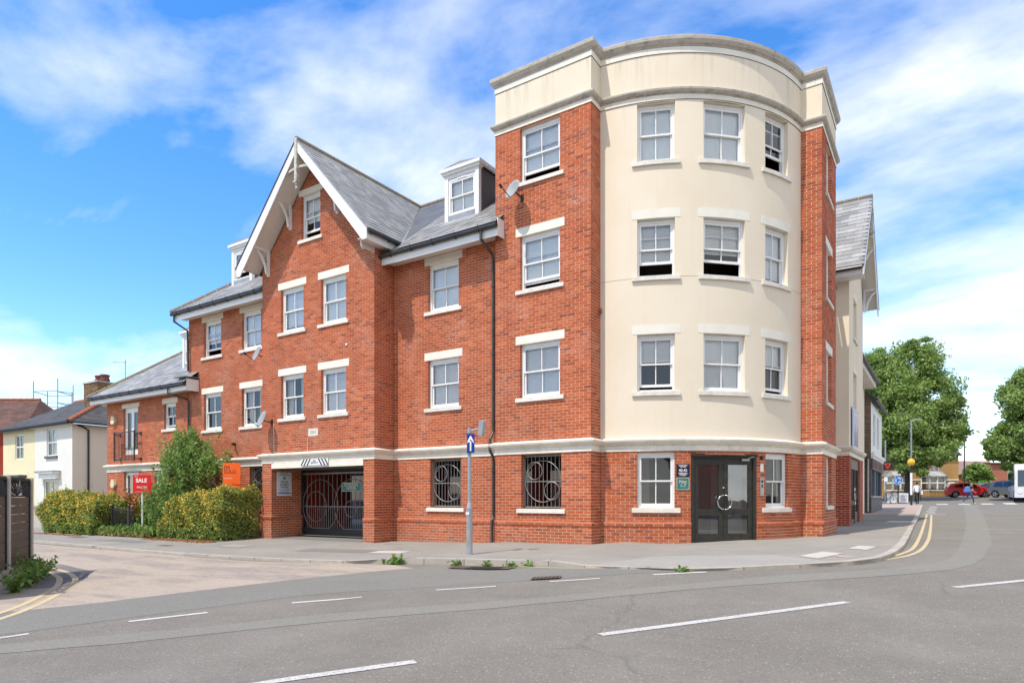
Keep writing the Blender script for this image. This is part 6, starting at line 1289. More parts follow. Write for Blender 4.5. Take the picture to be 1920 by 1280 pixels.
# beacon, lamps and signs
BX0, BY_ = -1.93, 55.8; bz = pv(BX0, BY_)
BE = thing('crossing_beacon', 'striped crossing beacon post with amber globe and street lamp above', 'beacon', (BX0, BY_, bz))
for k, (a, b) in enumerate(((0, .75), (.75, 1.2), (1.2, 1.65), (1.65, 2.35), (2.35, 2.9))): q = MB(); q.tube([(BX0, BY_, bz + a), (BX0, BY_, bz + b)], .075, 10); q.build('post_band', ('plastic_black', 'plastic_black', 'white_paint', 'white_paint', 'plastic_black')[k] if k not in (1,) else 'white_paint', BE)
q = MB(); q.tube([(BX0, BY_, bz + 2.9), (BX0, BY_, bz + 6.2)], .05, 10); q.build('lamp_column', 'tube_grey', BE); q = MB(); q.lathe((BX0, BY_, bz + 2.86), [(.06, 0), (.17, .06), (.24, .17), (.25, .27), (.22, .40), (.13, .49), (.06, .52)], 16); q.build('amber_globe', 'beacon_amber', BE, smooth=True)
q = MB(); q.bar((BX0, BY_, bz + 6.2), (BX0 + .62, BY_ + .35, bz + 6.22), .16, .07); q.build('lamp_head', 'galvanised', BE)
def pole(name, label, cat, x, y, h, rr_=.06, m='tube_grey', base=None): z = pv(x, y) if base is None else base; T_ = thing(name, label, cat, (x, y, z)); q = MB(); q.tube([(x, y, z), (x, y, z + h)], rr_, 8); q.build('pole', m, T_); return T_, z
T_, z = pole('warning_sign', 'grey post with black electronic give way sign beside the shop', 'sign post', -4.25, 66.5, 5.6); c_ = cf(-4.25, 66.4)
q = MB(); q.lbox(c_, -.30, .75, .02, .12, 2.95, 3.75) if False else q.hexa([c_(-.32, 0, z + 2.95), c_(.70, 0, z + 2.95), c_(.70, -.1, z + 2.95), c_(-.32, -.1, z + 2.95), c_(-.32, 0, z + 3.72), c_(.70, 0, z + 3.72), c_(.70, -.1, z + 3.72), c_(-.32, -.1, z + 3.72)]); q.build('sign_box', 'plastic_black', T_)
q = MB(); tri = [(-.10, 3.55), (.50, 3.55), (.20, 3.08)]; tin = [(.02, 3.49), (.38, 3.49), (.20, 3.20)]
for i in range(3): j = (i + 1) % 3; q.face([c_(tri[i][0], .006, z + tri[i][1]), c_(tri[j][0], .006, z + tri[j][1]), c_(tin[j][0], .006, z + tin[j][1]), c_(tin[i][0], .006, z + tin[i][1])])
q.build('red_triangle', 'led_red', T_, fix=False); q = MB(); q.hexa([c_(-.15, .1, z + 1.95), c_(.15, .1, z + 1.95), c_(.15, .08, z + 1.95), c_(-.15, .08, z + 1.95), c_(-.15, .1, z + 2.35), c_(.15, .1, z + 2.35), c_(.15, .08, z + 2.35), c_(-.15, .08, z + 2.35)]); q.build('small_plate', 'sign_white', T_)
T_, z = pole('roundabout_sign', 'round blue mini roundabout sign on a black post', 'road sign', -3.32, 67.2, 2.4, .05, 'plastic_black'); c_ = cf(-3.32, 67.1)
def disc(par, nm, cc, z0, r0, d, m, n=28, r1=0.0, a0=0, a1=360):
    q = MB(); k = [R(a0 + (a1 - a0) * i / n) for i in range(n + 1)]
    for a, b in zip(k, k[1:]): q.face([cc(r1 * math.cos(a), d, z0 + r1 * math.sin(a)), cc(r0 * math.cos(a), d, z0 + r0 * math.sin(a)), cc(r0 * math.cos(b), d, z0 + r0 * math.sin(b)), cc(r1 * math.cos(b), d, z0 + r1 * math.sin(b))] if r1 else [cc(0, d, z0), cc(r0 * math.cos(a), d, z0 + r0 * math.sin(a)), cc(r0 * math.cos(b), d, z0 + r0 * math.sin(b))])
    return q.build(nm, m, par, fix=False)
disc(T_, 'disc', c_, z + 2.05, .40, .02, 'sign_blue_light'); disc(T_, 'rim', c_, z + 2.05, .40, .022, 'sign_white', r1=.37)
for a in (20, 140, 260): disc(T_, 'arrow_arc', c_, z + 2.05, .25, .023, 'white_letter', 8, .17, a, a + 85)
q = MB(); q.hexa([c_(-.2, .05, z + 2.48), c_(.2, .05, z + 2.48), c_(.2, -.05, z + 2.48), c_(-.2, -.05, z + 2.48), c_(-.22, .07, z + 2.6), c_(.22, .07, z + 2.6), c_(.22, -.07, z + 2.6), c_(-.22, -.07, z + 2.6)]); q.build('sign_light', 'white_paint', T_)
for k, a in enumerate((-.55, .35)):
    x, y = (Vector((-3.32, 68.3, 0)) + RV * a)[:2]; z = pv(x, y); c_ = cf(x, y); C0 = thing('roadside_cabinet', ('white slatted cabinet left of the roundabout sign post', 'white slatted cabinet right of the roundabout sign post')[k], 'cabinet', (x, y, z), 'white roadside cabinets'); q = MB(); q.hexa([c_(-.38, .2, z), c_(.38, .2, z), c_(.38, -.2, z), c_(-.38, -.2, z), c_(-.38, .2, z + .85), c_(.38, .2, z + .85), c_(.38, -.2, z + .85), c_(-.38, -.2, z + .85)]); q.build('body', 'white_paint', C0); q = MB(); [q.hexa([c_(-.3, .205, z + .2 + i * .12), c_(.3, .205, z + .2 + i * .12), c_(.3, .2, z + .2 + i * .12), c_(-.3, .2, z + .2 + i * .12), c_(-.3, .205, z + .25 + i * .12), c_(.3, .205, z + .25 + i * .12), c_(.3, .2, z + .25 + i * .12), c_(-.3, .2, z + .25 + i * .12)]) for i in range(5)]; q.build('louvres', 'lead', C0)
GR = thing('guard_rail', 'black pedestrian guard rail beyond the crossing beacon', 'railing', (-2.9, 69.5, pv(-2.9, 69.5))); A = Vector((-3.95, 68.9, 0)); B_ = Vector((-1.7, 70.5, 0))
for k in range(6): p = A.lerp(B_, k / 5); z = pv(p.x, p.y); q = MB(); q.tube([(p.x, p.y, z), (p.x, p.y, z + 1.0)], .035, 6); q.build('post', 'plastic_black', GR)
for h in (.45, .95): q = MB(); q.tube([(A.x, A.y, pv(A.x, A.y) + h), (B_.x, B_.y, pv(B_.x, B_.y) + h)], .025, 6); q.build('rail', 'plastic_black', GR)
BK = thing('bicycle', 'dark bicycle leaning by the grey sign post', 'bicycle', (-4.0, 65.0, pv(-4, 65))); zb_ = pv(-4, 65); c_ = cf(-4.0, 65.0)
for nm, a in (('wheel', -.45), ('wheel', .52)): q = MB(); q.tube([c_(a + .32 * math.cos(t_), 0, zb_ + .34 + .32 * math.sin(t_)) for t_ in [2 * math.pi * i / 18 for i in range(19)]], .022, 6, cap=False); q.build(nm, 'tyre', BK)
q = MB(); [q.tube([c_(*a), c_(*b)], .02, 6) for a, b in (((-.45, 0, zb_ + .34), (-.15, 0, zb_ + .8)), ((-.15, 0, zb_ + .8), (.4, 0, zb_ + .85)), ((.4, 0, zb_ + .85), (.05, 0, zb_ + .3)), ((.05, 0, zb_ + .3), (-.15, 0, zb_ + .85)), ((-.45, 0, zb_ + .34), (.05, 0, zb_ + .3)), ((.4, 0, zb_ + 1.0), (.52, 0, zb_ + .34)))]; q.build('frame', 'plastic_black', BK); q = MB(); q.tube([c_(.38, -.25, zb_ + 1.02), c_(.38, .25, zb_ + 1.02)], .018, 6); q.build('handlebar', 'plastic_black', BK); q = MB(); q.lathe(c_(-.16, 0, zb_ + .86), [(.03, 0), (.10, .02), (.1, .05), (.03, .07)], 8); q.build('saddle', 'plastic_black', BK)
T_, z = pole('street_lamp', 'tall thin dark lamp post left of the brown roofed house', 'street lamp', 2.17, 97.1, 7.9, .075, 'plastic_black', g(2.17, 97.1)); q = MB(); q.tube([(2.17, 97.1, z), (2.17, 97.1, z + 1.2)], .13, 8); q.build('base', 'plastic_black', T_)

# houses closing the view
def far_house(label, x, y, wd, dp, h, m, roofm, slope=.8, holes=(), name='house', gable_ridge=True):
    H = thing(name, label, 'house', (x, y, g(x, y))); c_ = cf(x, y); z0 = g(x, y) - .3
    wall('wall', lambda s, d, z: c_(s, d, z), -wd / 2, wd / 2, z0, z0 + h, holes, brick=False, m=m, parent=H, th=.12)
    q = MB()
    for s in (-1, 1): q.face([c_(s * wd / 2, 0, z0), c_(s * wd / 2, -dp, z0), c_(s * wd / 2, -dp, z0 + h), c_(s * wd / 2, -dp / 2, z0 + h + slope * dp / 2), c_(s * wd / 2, 0, z0 + h)])
    q.face([c_(-wd / 2, -dp, z0), c_(wd / 2, -dp, z0), c_(wd / 2, -dp, z0 + h), c_(-wd / 2, -dp, z0 + h)]); q.build('side_wall', m, H, fix=False)
    e = .3; ln = math.hypot(1, slope)
    plain_roof(H, [c_(-wd / 2 - .15, e, z0 + h - e * slope), c_(wd / 2 + .15, e, z0 + h - e * slope), c_(wd / 2 + .15, -dp / 2, z0 + h + slope * dp / 2), c_(-wd / 2 - .15, -dp / 2, z0 + h + slope * dp / 2)], roofm); plain_roof(H, [c_(wd / 2 + .15, -dp - e, z0 + h - e * slope), c_(-wd / 2 - .15, -dp - e, z0 + h - e * slope), c_(-wd / 2 - .15, -dp / 2, z0 + h + slope * dp / 2), c_(wd / 2 + .15, -dp / 2, z0 + h + slope * dp / 2)], roofm, 'rear_roof')
    q = MB(); q.hexa([c_(-wd / 2 - .15, e + .06, z0 + h - e * slope - .14), c_(wd / 2 + .15, e + .06, z0 + h - e * slope - .14), c_(wd / 2 + .15, 0, z0 + h - .14 - e * slope), c_(-wd / 2 - .15, 0, z0 + h - .14 - e * slope), c_(-wd / 2 - .15, e + .06, z0 + h - e * slope - .01), c_(wd / 2 + .15, e + .06, z0 + h - e * slope - .01), c_(wd / 2 + .15, 0, z0 + h - .02), c_(-wd / 2 - .15, 0, z0 + h - .02)]); q.build('eaves', 'plastic_black', H)
    return H, c_, z0
cxh, cyh = Vector((-2.15, 88.3, 0))[:2]
HH, c_, z0 = far_house('yellow brick house with two white bay windows and arched doorway', cxh, cyh, 8.7, 8, 5.4, 'brick_tan', 'slate_dull', holes=[(-2.9, -1.8, 4.0, 5.2), (1.05, 2.1, 4.0, 5.2), (3.05, 3.95, 0, 2.6)])
mpH = lambda s, d, z: c_(s, d, z)
for a in (-2.35, 1.58): simple_window(HH, frame_at(mpH, a, -.04), 0, 1.08, 4.0, 5.2)
q = MB(); [q.lbox(mpH, a - .65, a + .65, 0, .06, 3.88, 3.99) for a in (-2.35, 1.58)]; q.build('sills', 'white_paint', HH); q = MB(); q.lbox(mpH, -4.35, 4.35, 0, .05, 3.6, 3.74); q.build('string_course', 'sill_stone', HH)
for a in (-2.75, 1.42):
    q = MB(); P0 = [(a - 1.35, 0), (a - .85, .75), (a + .85, .75), (a + 1.35, 0)]; zb0, zb1 = z0 + .2, z0 + 1.0
    for (s1, d1), (s2, d2) in zip(P0, P0[1:]): q.face([mpH(s1, d1, zb0), mpH(s2, d2, zb0), mpH(s2, d2, zb1), mpH(s1, d1, zb1)])
    BW = q.build('bay_window', 'brick_tan', HH, fix=False); q = MB()
    for (s1, d1), (s2, d2) in zip(P0, P0[1:]):
        for t_ in (0, .5, 1) if abs(s2 - s1) > 1 else (0, 1): s, d = s1 + (s2 - s1) * t_, d1 + (d2 - d1) * t_; q.lbox(mpH, s - .07, s + .07, d - .07, d + .07, zb1, z0 + 2.65)
        for zz_ in (zb1, z0 + 1.85, z0 + 2.55): q.hexa([mpH(s1, d1 + .06, zz_), mpH(s2, d2 + .06, zz_), mpH(s2, d2 - .04, zz_), mpH(s1, d1 - .04, zz_), mpH(s1, d1 + .06, zz_ + .12), mpH(s2, d2 + .06, zz_ + .12), mpH(s2, d2 - .04, zz_ + .12), mpH(s1, d1 - .04, zz_ + .12)])
    q.build('frame', 'white_paint', BW)
    for (s1, d1), (s2, d2) in zip(P0, P0[1:]): raw('pane', [mpH(s1, d1 - .01, zb1), mpH(s2, d2 - .01, zb1), mpH(s2, d2 - .01, z0 + 2.6), mpH(s1, d1 - .01, z0 + 2.6)], [(0, 1, 2, 3)], 'glass', BW)
    q = MB(); q.face([mpH(a - 1.2, -.1, zb1), mpH(a + 1.2, -.1, zb1), mpH(a + 1.2, -.1, z0 + 2.6), mpH(a - 1.2, -.1, z0 + 2.6)]); q.build('curtain', 'curtain', BW, fix=False)
    q = MB(); P1 = [(a - 1.6, 0), (a - .95, 1.0), (a + .95, 1.0), (a + 1.6, 0)]; P2 = [(a - 1.0, 0), (a - .6, .02), (a + .6, .02), (a + 1.0, 0)]
    for (u1, u2), (v1, v2) in zip(zip(P1, P1[1:]), zip(P2, P2[1:])): q.face([mpH(*u1, z0 + 2.67), mpH(*u2, z0 + 2.67), mpH(*v2, z0 + 3.25), mpH(*v1, z0 + 3.25)])
    q.face([mpH(*p, z0 + 2.66) for p in P1]); q.build('bay_roof', 'slate', BW, fix=False); q = MB(); [q.tube([mpH(*p, z0 + 2.69), mpH(*v, z0 + 3.27)], .045, 6) for p, v in zip(P1, P2)]; q.build('bay_hips', 'lead', BW)
disc(HH, 'door_arch', cf(*Vector(c_(3.5, .03, 0))[:2]), 2.6, .85, .0, 'sill_stone', 16, .5, 0, 180); disc(HH, 'fanlight', cf(*Vector(c_(3.5, .02, 0))[:2]), 2.6, .5, .0, 'plastic_black', 16, 0, 0, 180)
q = MB(); q.lbox(mpH, 3.05, 3.95, -.1, -.05, z0, 2.6); q.build('front_door', 'door_black', HH); q = MB(); q.face([mpH(-4.3, -2, z0), mpH(4.3, -2, z0), mpH(4.3, -2, z0 + 5.3), mpH(-4.3, -2, z0 + 5.3)]); q.build('interior', 'interior', HH, fix=False)
RL2 = thing('railing', 'low black railing along the front of the yellow brick house', 'railing', c_(0, 1.6, z0)); 
for h in (.35, 1.2): q = MB(); q.tube([mpH(-3.6, 1.7, z0 + h), mpH(2.9, 1.7, z0 + h)], .03, 6); q.build('rail', 'plastic_black', RL2)
for k in range(44): s = -3.6 + 6.5 * k / 43; q = MB(); q.tube([mpH(s, 1.7, z0 + .3), mpH(s, 1.7, z0 + 1.28)], .016, 5); q.build('baluster', 'plastic_black', RL2)
x, y = (Vector((4.2, 122.4, 0)))[:2]; H2, c2, z2 = far_house('tan brick house with brown tiled roof behind the small tree', x, y, 10, 9, 3.6, 'brick_tan', 'tile_brown', .5, holes=[(-1.8, -.6, 2.6, 3.9), (.6, 1.8, 2.6, 3.9)])
for a in (-1.2, 1.2): simple_window(H2, frame_at(lambda s, d, z: c2(s, d, z), a, -.04), 0, 1.2, 2.6, 3.9)
q = MB(); q.hexa([c2(-2.0, -4.2, z2 + 4.8), c2(-1.3, -4.2, z2 + 4.8), c2(-1.3, -4.8, z2 + 4.8), c2(-2.0, -4.8, z2 + 4.8), c2(-2.0, -4.2, z2 + 7.2), c2(-1.3, -4.2, z2 + 7.2), c2(-1.3, -4.8, z2 + 7.2), c2(-2.0, -4.8, z2 + 7.2)]); q.build('chimney', 'tile_red', H2); q = MB(); q.lbox(lambda s, d, z: c2(s, d, z), -5, 5, 0, .04, z2 + 1.75, z2 + 1.9); q.build('string_course', 'sill_stone', H2); q = MB(); q.lbox(lambda s, d, z: c2(s, d, z), -3.2, -2.3, 0, .12, z2, z2 + 3.3); q.build('brick_pier', 'tile_ridge_red', H2)
H3, c3, z3 = far_house('plain red brick building behind the grey car', 9.4, 116.2, 9, 1.5, 4.9, 'brick_far', 'slate_dull', .05)

# ------------------------------------------------------------------ trees
def tree(label, base, trunk_h, clumps, n, size, m, seed, shoots=0):
    T_ = thing('tree', label, 'tree', base); rg = np.random.default_rng(seed); b = Vector(base)
    top_ = max(c[0][2] + c[1][2] * .3 for c in clumps); q = MB(); q.tube([b, b + Vector((.1, 0, trunk_h * .5)), b + Vector((0, .1, trunk_h))], .32 if trunk_h > 2.6 else .12, 10, r2=.22 if trunk_h > 2.6 else .07); q.build('trunk', 'bark', T_)
    for c, rd, wgt in clumps:
        s = b + Vector((0, 0, trunk_h)); e = Vector(c); mid = s.lerp(e, .5) + Vector((rg.normal() * .3, rg.normal() * .3, .2)); q = MB(); q.tube([s, mid, e], .16 if trunk_h > 2.6 else .05, 7, r2=.03); q.build('branch', 'bark', T_)
    P = []; tot = sum(c[2] for c in clumps)
    for k, (c, rd, wgt) in enumerate(clumps):
        # each big lobe is made of many leaf clusters, so light and dark clumps and gaps appear
        nc = max(10, int(46 * wgt / max(x[2] for x in clumps))); d = rg.normal(size=(nc, 3)); d /= np.linalg.norm(d, axis=1)[:, None]; cc = np.array(c) + d * (rg.uniform(.45, 1.0, nc) ** .6)[:, None] * np.array(rd)
        per = int(n * wgt / tot / nc); rr0 = min(rd) * .46
        for q0 in cc: P.append(blob_points(per, q0, (rr0 * rg.uniform(.8, 1.3), rr0 * rg.uniform(.8, 1.3), rr0 * rg.uniform(.55, .9)), .3, .3, None, int(rg.integers(1e9))))
    leaves('crown', np.vstack(P), size, m, T_, up=.6)
    return T_
def TC(D, px, py): a = (px - 960) / 1230; p = (RV * a + FV) * D; return (p.x, p.y, 1.6 + (933 - py) * D / 1230)
bp = TC(63, 1700, 935); D = 63
tree('huge green plane tree beyond the crossing, left of the road', (bp[0], bp[1], g(bp[0], bp[1])), 3.2,
     [(TC(D, 1668, 720), (2.6, 2.6, 2.4), 1.2), (TC(D + 1, 1715, 690), (2.4, 2.4, 2.2), 1.1), (TC(D, 1745, 740), (2.4, 2.4, 2.2), 1.1), (TC(D - 1, 1680, 790), (2.8, 2.6, 2.3), 1.3), (TC(D, 1760, 800), (2.3, 2.4, 2.0), 1.1), (TC(D - 1.5, 1720, 845), (2.9, 2.4, 1.7), 1.2), (TC(D - 1, 1668, 845), (1.9, 2.2, 1.7), .8), (TC(D, 1778, 765), (1.3, 1.4, 1.3), .45), (TC(D, 1792, 815), (1.2, 1.3, 1.0), .35), (TC(D, 1722, 652), (1.0, 1.0, .9), .25), (TC(D, 1640, 690), (1.6, 1.8, 1.6), .6), (TC(D - 1, 1765, 850), (1.2, 1.3, 1.0), .4), (TC(D, 1630, 760), (1.6, 1.8, 1.8), .6), (TC(D - 2, 1700, 880), (1.8, 1.6, .8), .4)], 80000, .165, 'leaf_tree', 101)
D = 57; bp = TC(D, 1985, 935)
tree('tall green tree overhanging the bus at the right edge', (bp[0], bp[1], g(bp[0], bp[1])), 3.2, [(TC(D, 1915, 755), (1.7, 1.8, 1.9), .9), (TC(D, 1905, 820), (1.6, 1.8, 1.5), .9), (TC(D, 1880, 838), (1.4, 1.5, 1.0), .6), (TC(D, 1935, 715), (1.3, 1.5, 1.4), .6), (TC(D, 1898, 865), (1.0, 1.1, .8), .35), (TC(D, 1960, 780), (2.6, 2.4, 3.0), 1.3), (TC(D, 1965, 850), (2.4, 2.2, 1.8), .8)], 40000, .16, 'leaf_tree', 102)
D = 90; bp = TC(D, 1836, 925)
tree('small pale green tree in front of the brown roof', (bp[0], bp[1], g(bp[0], bp[1])), 2.0, [(TC(D, 1833, 882), (1.3, 1.2, 1.0), 1), (TC(D, 1820, 892), (.8, .9, .8), .5), (TC(D, 1848, 893), (.9, .9, .7), .5), (TC(D, 1838, 905), (1.1, 1.0, .7), .6)], 5200, .24, 'leaf_pale', 103)
SB = thing('shrub', 'low green shrub behind the red car bonnet', 'shrub', (5.2, 100, g(5.2, 100))); c = TC(84, 1848, 912); leaves('foliage', blob_points(1500, c, (1.5, 1, .7), .4, .4, None, 77), .2, 'leaf_weed', SB)

# ------------------------------------------------------------------ vehicles
def vehicle(name, label, cat, x, y, head, prof, belt, wid, paint, wheels, wr, glasses, roofz, lights=True, plate=True, group=None):
    z = g(x, y); T_ = thing(name, label, cat, (x, y, z), group); ca, sa = math.cos(head), math.sin(head)
    def W(a, b, h):   # a forwards, b to the left
        t_ = max(0, (h - belt) / (roofz - belt)); b2 = b * (1 - .17 * t_); return (x + a * ca - b2 * sa, y + a * sa + b2 * ca, z + h)
    n = len(prof); q = MB(); sl = [(-1, .965), (-.94, 1), (0, 1.012), (.94, 1), (1, .965)]; ca_ = sum(p[0] for p in prof) / n; cz_ = sum(p[1] for p in prof) / n
    for s, k in sl:
        for a, h in prof: q.v.append(W(ca_ + (a - ca_) * (k if abs(s) < 1 else .985), s * wid / 2, cz_ + (h - cz_) * (k if abs(s) < 1 else .96)))
    for i in range(len(sl) - 1):
        for j in range(n): a, b = i * n + j, i * n + (j + 1) % n; q.f.append((a, b, b + n, a + n)); q.mi.append(0)
    q.f.append(tuple(range(n))); q.f.append(tuple(range(len(sl) * n - 1, (len(sl) - 1) * n - 1, -1))); q.mi += [0, 0]
    body = q.build('body', paint, T_, smooth=False)
    for side in (-1, 1):
        for gl_ in glasses['side']: q = MB(); q.face([W(a, side * (wid / 2 + .012), h) for a, h in gl_]); q.build('side_window', 'glass_dark', T_, fix=False)
        for wx in wheels:
            q = MB(); c0, c1 = side * (wid / 2 - .20), side * (wid / 2 + .015); k = 20; q2 = MB(); q3 = MB()
            ring = lambda r_, b: [W(wx + r_ * math.cos(2 * math.pi * i / k), b, wr + r_ * math.sin(2 * math.pi * i / k)) for i in range(k)]
            A_, B2, C2 = ring(wr, c0), ring(wr, c1), ring(wr * .66, c1 + side * .004); n0 = len(q.v); q.v += A_ + B2 + C2
            for i in range(k): j = (i + 1) % k; q.f += [(n0 + i, n0 + j, n0 + k + j, n0 + k + i), (n0 + k + i, n0 + k + j, n0 + 2 * k + j, n0 + 2 * k + i)]; q.mi += [0, 0]
            wh = q.build('wheel', 'tyre', T_, fix=False); q2.face(ring(wr * .66, c1 + side * .001)); q2.build('hub', 'plastic_black', wh, fix=False)
            for i in range(5): an = 2 * math.pi * i / 5; q3.face([W(wx + math.cos(an - .3) * wr * .15, c1 + side * .008, wr + math.sin(an - .3) * wr * .15), W(wx + math.cos(an - .22) * wr * .64, c1 + side * .008, wr + math.sin(an - .22) * wr * .64), W(wx + math.cos(an + .22) * wr * .64, c1 + side * .008, wr + math.sin(an + .22) * wr * .64), W(wx + math.cos(an + .3) * wr * .15, c1 + side * .008, wr + math.sin(an + .3) * wr * .15)])
            q3.build('rim', 'rim', wh, fix=False)
            q = MB(); q.face([W(wx + wr * 1.16 * math.cos(t_), side * (wid / 2 + .006), wr + wr * 1.16 * math.sin(t_)) for t_ in [math.pi * i / 14 for i in range(15)]] + [W(wx - wr * 1.16, side * (wid / 2 + .006), wr * .75), W(wx + wr * 1.16, side * (wid / 2 + .006), wr * .75)]); q.build('wheel_arch', 'plastic_black', T_, fix=False)
        if lights:
            fx = max(p[0] for p in prof); q = MB(); q.lathe((0, 0, 0), [(0.01, 0)], 3) if False else q.face([W(fx - .03, side * wid * .47, .62), W(fx + .045, side * wid * .26, .66), W(fx - .05, side * wid * .29, .80), W(fx - .38, side * (wid / 2 + .005), .84)]); q.build('headlight', 'lamp_lens', T_, fix=False)
            q = MB(); q.hexa([W(.55, side * (wid / 2 + .02), .98), W(.75, side * (wid / 2 + .02), .98), W(.75, side * (wid / 2 + .18), .98), W(.55, side * (wid / 2 + .18), .98), W(.55, side * (wid / 2 + .02), 1.12), W(.72, side * (wid / 2 + .02), 1.12), W(.72, side * (wid / 2 + .18), 1.12), W(.55, side * (wid / 2 + .18), 1.12)]); q.build('wing_mirror', paint, T_)
    for nm, (p1, p2) in glasses['end'].items():
        q = MB(); (a1, h1), (a2, h2) = p1, p2; dn = .02 if a1 > 0 else -.02; m1 = wid / 2 * .86; q.face([W(a1 + dn, -m1, h1 + .012), W(a1 + dn, m1, h1 + .012), W(a2 + dn, m1, h2 + .012), W(a2 + dn, -m1, h2 + .012)]); q.build(nm, 'glass_dark', T_, fix=False)
    if plate:
        fx = max(p[0] for p in prof) + .03; q = MB(); q.face([W(fx, -.62, .30), W(fx, .62, .30), W(fx + .005, .55, .55), W(fx + .005, -.55, .55)]); q.build('grille', 'plastic_black', T_, fix=False); q = MB(); q.face([W(fx + .015, -.26, .40), W(fx + .015, .26, .40), W(fx + .015, .26, .51), W(fx + .015, -.26, .51)]); q.build('number_plate', 'plate_white', T_, fix=False)
    return T_
hatch = [(-1.95, .28), (-1.98, .60), (-1.90, .95), (-1.66, 1.28), (-1.40, 1.42), (-.5, 1.48), (.25, 1.42), (.95, 1.02), (1.55, .92), (1.90, .74), (1.98, .50), (1.95, .24), (.5, .2), (-.8, .2)]
hg = {'side': [[(-1.45, 1.02), (-.62, .99), (-.62, 1.37), (-1.2, 1.33)], [(-.52, .99), (.18, .98), (.12, 1.34), (-.52, 1.37)], [(.26, .98), (.72, .99), (.22, 1.30)]], 'end': {'windscreen': ((.93, 1.03), (.30, 1.39)), 'rear_window': ((-1.88, .98), (-1.66, 1.26))}}
hd0 = math.atan2(RV.y, RV.x)
vehicle('red_car', 'bright red hatchback crossing behind the pedestrian', 'car', 2.15, 80.4, hd0 - R(24), hatch, .95, 1.74, 'car_red', (-1.25, 1.25), .31, hg, 1.48)
suv = [(-2.0, .32), (-2.05, .75), (-1.98, 1.05), (-1.75, 1.45), (-1.3, 1.60), (-.3, 1.64), (.3, 1.56), (.95, 1.10), (1.6, 1.02), (1.98, .85), (2.05, .55), (2.0, .30), (.5, .25), (-.8, .25)]
sg = {'side': [[(-1.5, 1.10), (-.62, 1.08), (-.62, 1.50), (-1.25, 1.46)], [(-.52, 1.08), (.20, 1.07), (.15, 1.48), (-.52, 1.51)]], 'end': {'windscreen': ((.94, 1.12), (.34, 1.53)), 'rear_window': ((-1.96, 1.08), (-1.76, 1.42))}}
vehicle('grey_car', 'dark grey compact suv waiting beside the bus', 'car', 5.75, 78.3, hd0 - R(72), suv, 1.05, 1.80, 'car_grey', (-1.28, 1.28), .34, sg, 1.64)
vehicle('dark_car', 'dark car half hidden between the red and grey cars', 'car', 4.75, 84.5, hd0 - R(15), hatch, .95, 1.74, 'car_dark', (-1.25, 1.25), .31, hg, 1.48)
# bus: only its front corner enters the picture
fc = (RV * ((1932 - 960) / 1230) + FV) * 54 ; fc = fc + fc.normalized() * 2.45; bx, by = fc.x, fc.y; bh = math.atan2(-fc.y, -fc.x) + R(4); zb_ = g(bx, by); BS = thing('bus', 'white bus at the right edge with tall dark windscreen', 'bus', (bx, by, zb_)); cb, sb = math.cos(bh), math.sin(bh)
def WB(a, b, h): return (bx + a * cb - b * sb, by + a * sb + b * cb, zb_ + h)
q = MB(); prof = [(-7.4, .35), (-7.5, 2.9), (-7.3, 3.1), (1.9, 3.12), (2.2, 3.0), (2.38, 2.6), (2.45, 1.2), (2.42, .32)]; n = len(prof)
for b in (-1.2, -1.1, 1.1, 1.2):
    for a, h in prof: k = .985 if abs(b) > 1.15 else 1; q.v.append(WB(a * k, b, 1.7 + (h - 1.7) * k))
for i in range(3):
    for j in range(n): a, b = i * n + j, i * n + (j + 1) % n; q.f.append((a, b, b + n, a + n)); q.mi.append(0)
q.f.append(tuple(range(n))); q.f.append(tuple(range(4 * n - 1, 3 * n - 1, -1))); q.mi += [0, 0]; q.build('body', 'bus_white', BS)
q = MB(); q.face([WB(2.475, -1.0, 1.25), WB(2.475, 1.0, 1.25), WB(2.40, 1.0, 2.62), WB(2.40, -1.0, 2.62)]); q.build('windscreen', 'glass_dark', BS, fix=False)
for s in (-1, 1):
    for k in range(6): a = -6.6 + k * 1.42; q = MB(); q.face([WB(a, s * 1.212, 1.35), WB(a + 1.3, s * 1.212, 1.35), WB(a + 1.3, s * 1.212, 2.6), WB(a, s * 1.212, 2.6)]); q.build('side_window', 'glass_dark', BS, fix=False)
    for a in (1.0, -5.0): q = MB(); q.tube([WB(a, s * 1.0, .48), WB(a, s * 1.215, .48)], .48, 18); wh = q.build('wheel', 'tyre', BS); q = MB(); q.tube([WB(a, s * 1.2, .48), WB(a, s * 1.222, .48)], .27, 14); q.build('hub', 'rim', wh)
    q = MB(); q.tube([WB(2.45, s * .85, .75), WB(2.47, s * .85, .75)], .13, 12); q.build('headlight', 'lamp_lens', BS); q = MB(); q.hexa([WB(2.5, s * 1.25, 1.7), WB(2.6, s * 1.25, 1.7), WB(2.6, s * 1.42, 1.7), WB(2.5, s * 1.42, 1.7), WB(2.5, s * 1.25, 2.15), WB(2.6, s * 1.25, 2.15), WB(2.6, s * 1.42, 2.15), WB(2.5, s * 1.42, 2.15)]); q.build('mirror', 'plastic_black', BS)

